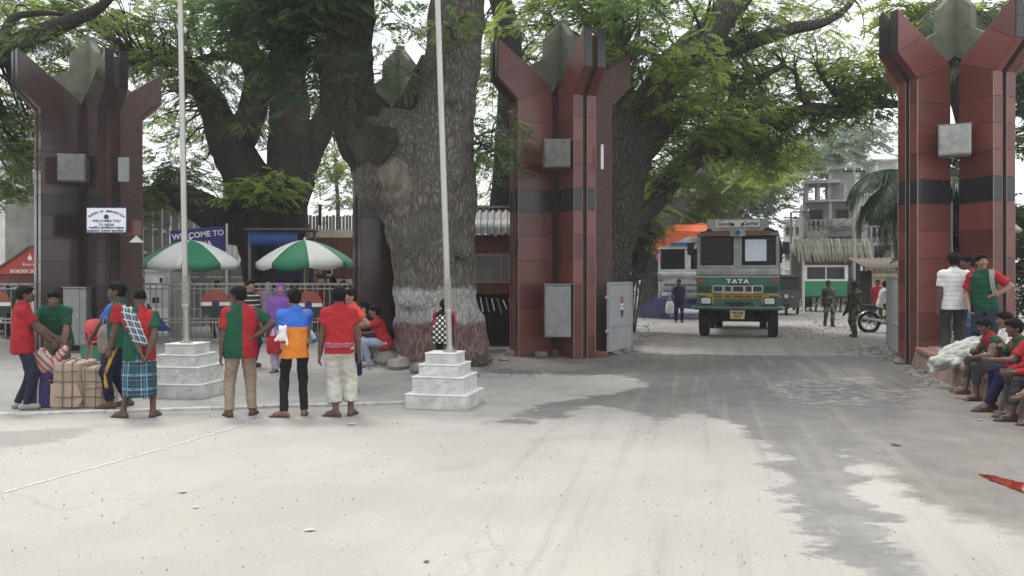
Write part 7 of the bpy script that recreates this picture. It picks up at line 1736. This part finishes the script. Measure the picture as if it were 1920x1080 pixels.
# --- behind the bar gates
BG = 'people behind the bar gates'
for lb, px, d, yw, kw in (
  ('man in white shirt with dark shoulder bag behind the left bar gate', 408, 23.4, 170, dict(sc=('white',), trouser='charcoal', sleeve=1.6, skin='dark', H=1.62)),
  ('woman with white headscarf in lilac behind the right bar gate', 503, 23.6, -20, dict(sc=('lilac',), trouser='lilac', hair='hood', extra={'hood':'white'}, sleeve=1.6, H=1.58, hem=.3)),
  ('man in white shirt under the right umbrella', 528, 24.6, 30, dict(sc=('white',), trouser='charcoal', skin='dark', H=1.66)),
  ('man in dark shirt at the tarp shed counter', 556, 24.4, 10, dict(sc=('charcoal',), trouser='black', skin='dark', H=1.68)),
  ('man in brown shirt near the brown lorry', 625, 23.4, 60, dict(sc=('brown',), trouser='black', skin='dark', H=1.7)),
  ('man in red shirt behind the bar gate near the brown lorry', 604, 23.9, 160, dict(sc=('red',), trouser='black', skin='dark', H=1.56)),
  ('man in black shirt at the right end of the bar gate', 645, 24.2, 120, dict(sc=('black',), trouser='black', skin='dark', H=1.62)),
  ('man in green shirt behind the far left bar gate', 18, 23.4, 100, dict(sc=('green',), trouser='black', skin='dark', H=1.5)),
  ('man in dark red shirt behind the right bar gate', 490, 24.4, 150, dict(sc=('pink',), trouser='black', skin='dark', H=1.58))):
    q = dict(vox=.019, cvox=.021, group=BG); q.update(kw); person(lb, px, d, yw, **q)
person('man in blue shirt half hidden behind the moustached porter', 218, 12.4, 84, 1.56, group=PORT, sc=('blue',), trouser='charcoal', skin='dark', hl=(-.14,.30,.84), hr=(.14,.1,.8), vox=.013, cvox=.014)
# ================================================================ THINGS PEOPLE CARRY OR SIT BESIDE
M_CARD = mat('cardboard', (.42,.33,.25), .85, .25, 3, .25, 25, col2=(.30,.225,.165))
M_PURP = mat('purple_cloth', (.055,.035,.13), .8, .35, 5, .4, 20)
M_STR = mat('twine', (.13,.10,.08), .9, .2, 20)
def carton():
    d = 10.75; c = P(122,0,d); root = thing('tied_carton', 'large crumpled cardboard bale tied with twine on the pavement', 'carton', (c.x, d+.32, 0), .06)
    def lump(x0, x1, zt, seed, dy):
        n = 9; V = []; Q = []; t = SDF(); w = x1-x0
        t.loft(np.array([(x0+x1)/2, dy, 0]), [1,0,0], [0,0,1], 1, [.0,zt*.5,zt], [w/2*1.02,w/2,w/2*.96], [.27,.28,.26], pw=7)
        V, Q, _ = t.mesh(.017, amp=.012, nsc=7, seed=seed); return V, Q
    for i, (x0, x1, zt, sd, dy) in enumerate(((-.23,.17,.60,3,0),(.14,.42,.52,5,.03))):
        V, Q = lump(x0, x1, zt, sd, dy); link(bpy.data.objects.new('cardboard_body', np_mesh('carton', V, Q, M_CARD)), root)
    for (pts, th) in (([(-.26,-.29,.02),(-.24,-.285,.33),(.14,-.285,.31),(.20,-.28,.30)],.012),([(.17,-.28,.34),(.20,-.27,.33)],.01)):
        b = MB(); q = [Vector(p) for p in pts]
    b = MB(); b.add([(-.22,-.298,.03),(.13,-.300,.02),(.19,-.296,.12),(.12,-.304,.34),(-.21,-.302,.33)], [(0,1,2,3,4)]); o = b.build('cardboard_flap', M_CARD, root); o.modifiers.new('t','SOLIDIFY').thickness = .012
    b = MB(); b.add([(.16,-.262,.50),(.30,-.268,.52),(.43,-.262,.46),(.44,-.264,.28),(.20,-.27,.26)], [(0,1,2,3,4)]); o = b.build('cardboard_flap', M_CARD, root); o.modifiers.new('t','SOLIDIFY').thickness = .012
    def loop(x=None, z=None):
        b = MB()
        if x is not None: ring = [(x,-.315,.0),(x+.01,-.318,.3),(x,-.30,.60 if x < .16 else .53),(x,.0,.63 if x < .16 else .555),(x,.30,.58 if x < .16 else .52)]
        else: ring = [(-.26,.1,z),(-.25,-.28,z+.01),(-.05,-.318,z-.01),(.16,-.31,z),(.42,-.27,z-.02),(.455,.0,z-.01)]
        b.tube(ring, .007, 5); return b.build('twine', M_STR, root)
    for x in (-.06,.06,.22,.36): loop(x=x)
    for z in (.36,.49,.16): loop(z=z)
carton()
def bundle():
    d = 10.85; c = P(72,0,d); t = SDF(); t.loft(np.array([0,0,0]), [1,0,0], [0,0,1], 1, [.0,.2,.42,.50], [.16,.175,.15,.06], [.16,.17,.15,.06], pw=3.2); V, Q, _ = t.mesh(.015, amp=.012, nsc=9, seed=8)
    root = thing('purple_bundle', 'purple cloth bundle beside the tied carton', 'bundle', (c.x, d+.15, 0)); link(bpy.data.objects.new('sack', np_mesh('bundle', V, Q, M_PURP)), root)
    b = MB(); b.tube([(.02,-.20,.02),(.025,-.205,.25),(.02,-.16,.46)], .010, 5); b.build('tie_cord', C['offwhite'], root)
    t = SDF()
    for i in range(7):
        r = random.Random(i); t.cap((r.uniform(-.1,.1), r.uniform(-.05,.05), r.uniform(.48,.56)), (r.uniform(-.16,.22), r.uniform(-.12,.1), r.uniform(.56,.78)), .07, .045, k=.04)
    V, Q, _ = t.mesh(.014, amp=.014, nsc=16, seed=4)
    o = link(bpy.data.objects.new('plastic_bags', np_mesh('bags', V, Q, st_mat('bag_striped', (.45,.42,.38), [], [(.07,.0,.4,(.42,.04,.05),.9)])))); o.location = (c.x+.08, d+.1, 0); tag(o, 'crumpled red and white plastic bags on top of the purple bundle', 'bag')
    at_ = o.data.attributes.new('st', 'FLOAT_VECTOR', 'POINT'); at_.data.foreach_set('vector', np.stack([V[:,0]+.6*V[:,2], V[:,2], V[:,2]*0], 1).astype(np.float32).ravel())
bundle()
def sack(name, label, cat, loc, w, h, dp, m, seed=1, handle=True, group=None):
    t = SDF(); t.loft(np.zeros(3), [1,0,0], [0,0,1], 1, [0,h*.15,h*.7,h], [w*.42,w*.5,w*.46,w*.34], [dp*.42,dp*.5,dp*.4,dp*.12], pw=3); V, Q, _ = t.mesh(max(.012, h/26), amp=.010, nsc=12, seed=seed)
    root = thing(name, label, cat, loc, 0, group); link(bpy.data.objects.new('bag_body', np_mesh(name, V, Q, m)), root)
    if handle: b = MB(); b.tube([(-w*.2,0,h*.97),(-w*.12,0,h+.10),(0,0,h+.14),(w*.12,0,h+.10),(w*.2,0,h*.97)], .010, 6); b.build('handle', m, root)
    return root
def at_hand(px, py, d): p = P(px, py, d); return (p.x, p.y, p.z)
sack('cloth_bag', 'red cloth bag carried by the woman in purple', 'bag', at_hand(512,664,14.75), .24, .34, .12, C['red'], 2)
sack('shoulder_bag', 'navy bag hanging beside the man in baggy trousers', 'bag', at_hand(664,704,12.2), .24, .36, .14, C['navy'], 3)
sack('shopping_bag', 'faded striped bag held behind the moustached porter', 'bag', at_hand(198,662,12.1), .24, .40, .14, mat('faded_bag', (.30,.25,.22), .85, .5, 5, .3, 30, col2=(.16,.15,.14)), 4)
sack('plastic_bag', 'white plastic bag carried by the man in dark blue', 'bag', at_hand(1256,588,31.7), .32, .46, .2, C['white'], 5)
# polka dot backpack on the girl's back
def backpack():
    m = bpy.data.materials.new('polka_dots'); m.use_nodes = True; t = m.node_tree; N = t.nodes; L = t.links; bs = N['Principled BSDF']; tc = N.new('ShaderNodeTexCoord'); mp = N.new('ShaderNodeMapping'); mp.inputs['Scale'].default_value = (1,0,1); mp.inputs['Rotation'].default_value = (0,.78,0)
    L.new(tc.outputs['Object'], mp.inputs[0]); vo = N.new('ShaderNodeTexVoronoi'); vo.inputs['Scale'].default_value = 15; vo.inputs['Randomness'].default_value = .0; L.new(mp.outputs[0], vo.inputs['Vector'])
    r = N.new('ShaderNodeMath'); r.operation = 'LESS_THAN'; r.inputs[1].default_value = .33; L.new(vo.outputs['Distance'], r.inputs[0]); x = N.new('ShaderNodeMix'); x.data_type = 'RGBA'; L.new(r.outputs[0], x.inputs[0]); x.inputs[6].default_value = (.015,.015,.016,1); x.inputs[7].default_value = (.62,.62,.58,1); L.new(x.outputs[2], bs.inputs['Base Color']); bs.inputs['Roughness'].default_value = .8
    c = P(829,0,13.95); root = thing('backpack', 'black polka dot backpack with red side worn by the girl', 'backpack', (c.x, 13.98, .66), .1)
    t_ = SDF(); t_.loft(np.zeros(3), [1,0,0], [0,0,1], 1, [-.06,.02,.25,.36,.42], [.15,.165,.155,.11,.04], [.09,.11,.10,.08,.04], pw=2.8); V, Q, _ = t_.mesh(.013, amp=.004); fc = V[Q].mean(1); mi = np.where(fc[:,0] > .075, 1, 0)
    link(bpy.data.objects.new('bag_body', np_mesh('backpack', V, Q, [m, C['red']], True, mi)), root)
    for sx in (-1, 1): b = MB(); b.tube([(sx*.09,.04,.36),(sx*.10,.13,.44),(sx*.11,.22,.36),(sx*.12,.24,.2)], .022, 6, flat=.4); b.build('strap', C['black'], root)
    b = MB(); b.tube([(.075,-.115,.0),(.078,-.12,.15),(.07,-.11,.3)], .008, 5); b.build('zip', M_STEEL, root)
backpack()
# clear bottle and white toy held by the boy in blue and orange
def bottle():
    c = P(594,632,10.35); root = thing('water_bottle', 'clear water bottle with blue label under the boy arm', 'bottle', (c.x, 10.35, c.z-.09), 0); root.rotation_euler = (.1,-.45,0)
    b = MB(); b.lathe([(.028,0),(.034,.01),(.034,.14),(.028,.165),(.013,.19),(.013,.205)], n=14); b.build('bottle_body', mat('clear_plastic', (.5,.55,.58), .1, .1, 8, spec=.6), root, True)
    b = MB(); b.lathe([(.0355,.03),(.0355,.075)], n=14); b.build('bottle_label', C['blue'], root); b = MB(); b.lathe([(.015,.2),(.015,.22)], n=10); b.build('bottle_cap', C['white'], root)
bottle()
def toy():
    c = P(530,628,9.95); root = thing('soft_toy', 'small white soft toy tucked under the boy left arm', 'toy', (c.x, 9.95, c.z)); t = SDF(); t.ell((0,0,-.02), (.055,.045,.07)); t.ell((0,0,.06), (.045,.042,.042)); t.ell((-.035,0,.10), (.016,.012,.02)); t.ell((.035,0,.10), (.016,.012,.02)); t.cap((-.04,0,-.02),(-.08,-.02,-.06),.02,.018); t.cap((.04,0,-.06),(.06,-.03,-.11),.022,.02); V, Q, _ = t.mesh(.010)
    link(bpy.data.objects.new('toy_body', np_mesh('toy', V, Q, C['white'])), root); b = MB(); b.box((.02,-.04,-.085), (.06,.03,.03), bev=.008); b.build('toy_scarf', C['red'], root)
toy()
# wristwatch, phone
b = MB(); c = P(662,600,12.15); b.lathe([(.022,-.004),(.022,.006),(.012,.008)], n=12, axis='y'); o = b.build('wristwatch', M_WHT); o.location = (c.x-.02, 12.2, c.z); tag(o, 'pale wristwatch of the boy in the coral shirt', 'watch')
# white cloth heap on the platform
def heap():
    c = P(1800,0,12.95); root = thing('cloth_heap', 'rumpled white sheet heaped on the platform edge', 'sheet', (c.x, 12.95, .385)); t = SDF(); r = random.Random(12)
    t.cap((-.42,-.10,.0),(.0,.02,.16),.10,.15,k=.08); t.cap((.0,.02,.15),(.36,.1,.30),.15,.12,k=.08); t.cap((-.15,-.15,.04),(.3,-.18,.10),.11,.14,k=.08); t.cap((.2,.05,.22),(.5,.12,.38),.09,.07,k=.06); t.cap((-.40,-.10,.02),(-.52,-.12,-.14),.07,.05,k=.06,flat=.5,fa=(1,0,0)); t.cap((-.1,.1,.05),(.45,.2,.08),.12,.16,k=.08)
    V, Q, _ = t.mesh(.013, amp=.042, nsc=12, seed=6, aniso=(.5,1.3,1.3)); link(bpy.data.objects.new('sheet', np_mesh('sheet', V, Q, mat('sheet_white', (.46,.46,.43), .9, .25, 4, .4, 25, col2=(.36,.36,.33)))), root)
    t = SDF()
    for i in range(9): t.ell((r.uniform(-.05,.35), r.uniform(-.24,-.05), r.uniform(.08,.2)), (r.uniform(.05,.1),)*3, k=.03)
    V, Q, _ = t.mesh(.014, amp=.018, nsc=18, seed=9); link(bpy.data.objects.new('inner_sack', np_mesh('sack', V, Q, mat('sack_grey', (.34,.35,.31), .9, .4, 8, .5, 30))), root)
heap()
# red plastic chair and green crate by the dark pillar
M_RPL = mat('red_plastic', (.45,.03,.035), .45, .15, 4, coat=.2)
def chair():
    d = 16.6; c = P(187,0,d); root = thing('plastic_chair', 'red plastic chair in front of the dark pillar', 'chair', (c.x, d, 0), .7)
    b = MB(); b.box((0,0,.43), (.42,.40,.03), bev=.012); b.build('seat', M_RPL, root)
    b = MB(); n = 8; vs = []
    for i in range(n+1):
        a = math.pi*(i/n); x = -.22*math.cos(a); y = .17+.06*math.sin(a)
        vs += [(x,y,.46),(x*1.05,y+.07,.78+.10*math.sin(a))]
    b.add(vs, [(2*i,2*i+2,2*i+3,2*i+1) for i in range(n)]); o = b.build('backrest', M_RPL, root, True); o.modifiers.new('t','SOLIDIFY').thickness = .012
    for sx in (-1,1):
        for sy in (-1,1): b = MB(); b.tube([(sx*.18,sy*.17,.43),(sx*.22,sy*.21,0)], [.022,.018], 8, flat=.6); b.build('leg', M_RPL, root)
        b = MB(); b.tube([(sx*.22,.18,.66),(sx*.24,-.12,.64),(sx*.21,-.18,.43)], .016, 7); b.build('armrest', M_RPL, root)
chair()
def crate():
    d = 17.2; c = P(173,0,d); root = thing('plastic_crate', 'small green plastic crate on the ground beside the red chair', 'crate', (c.x, d, 0), .15); m = mat('green_plastic', (.02,.20,.12), .5, .15, 4)
    for sx, sy, w, l in ((0,-.13,.36,.015),(0,.13,.36,.015),(-.175,0,.015,.25),(.175,0,.015,.25)):
        b = MB(); b.box((sx,sy,.15), (w,l,.28), bev=.004); b.build('side', m, root); b = MB(); b.box((sx*1.02,sy*1.02,.285), (w+.02 if w > .1 else .03, l+.02 if l > .1 else .03, .03), bev=.004); b.build('rim', m, root)
    b = MB(); b.box((0,0,.015), (.34,.25,.02)); b.build('bottom', m, root)
crate()
# hanging street lamp right of the pillar
b = MB(); b.lathe([(.02,.14),(.05,.10),(.13,.02),(.14,0),(.10,-.05),(.0,-.06)], n=14); o = b.build('globe_lamp', M_CONC); o.location = P(1903,432,17.6); tag(o, 'grey globe street lamp head behind the right hand pillar', 'lamp')
b = MB(); c = P(1903,425,17.6); b.tube([(0,0,0),(0,0,c.z+.05)], .03, 8); o = b.build('lamp_post', M_GREYMETAL); o.location = (c.x, 17.68, 0); tag(o, 'slim post carrying the globe lamp at the right edge', 'post')
b = MB(); c = P(1783,400,18.4); b.tube([(0,0,0),(0,0,3.4)], .035, 8); o = b.build('conduit_post', M_GREYMETAL); o.location = (c.x, 18.4, 0); tag(o, 'thin grey post seen between the right hand pillar arms', 'post')
# ================================================================ AIR
def air(name, label, c, d, col, dens, aniso=.2):
    m = bpy.data.materials.new(name); m.use_nodes = True; t = m.node_tree; t.nodes.clear(); v = t.nodes.new('ShaderNodeVolumePrincipled'); v.inputs['Color'].default_value = (*col, 1); v.inputs['Density'].default_value = dens; v.inputs['Anisotropy'].default_value = aniso
    o = t.nodes.new('ShaderNodeOutputMaterial'); t.links.new(v.outputs[0], o.inputs['Volume'])
    b = MB(); b.box((0,0,0), d); ob = b.build(name, m); ob.location = c; return tag(ob, label, kind='stuff')
air('haze', 'pale dusty air over the whole scene', (0, 740, 11), (1900, 1620, 24), (.93,.95,1), .0008)
SC.cycles.volume_bounces = 1

def smoke():
    m = bpy.data.materials.new('blue_exhaust'); m.use_nodes = True; t = m.node_tree; t.nodes.clear(); v = t.nodes.new('ShaderNodeVolumePrincipled'); v.inputs['Color'].default_value = (.30,.42,1,1); v.inputs['Density'].default_value = .08
    o = t.nodes.new('ShaderNodeOutputMaterial'); t.links.new(v.outputs[0], o.inputs['Volume'])
    S_ = SDF(); c = P(1252,0,32.6)
    for dx, dy, z, r in ((0,0,.55,.6),(.7,.3,.45,.5),(-.7,.1,.4,.45),(.1,.6,.9,.5),(1.2,.6,.5,.4)): S_.ell((dx,dy,z), (r*1.3,r,r*.75), k=.3)
    V, Q, _ = S_.mesh(.07, amp=.08, nsc=3); ob = link(bpy.data.objects.new('exhaust_smoke', np_mesh('smoke', V, Q, m))); ob.location = (c.x, 32.6, .02); tag(ob, 'thin blue exhaust smoke hanging behind the man with the white bag', kind='stuff')
smoke()
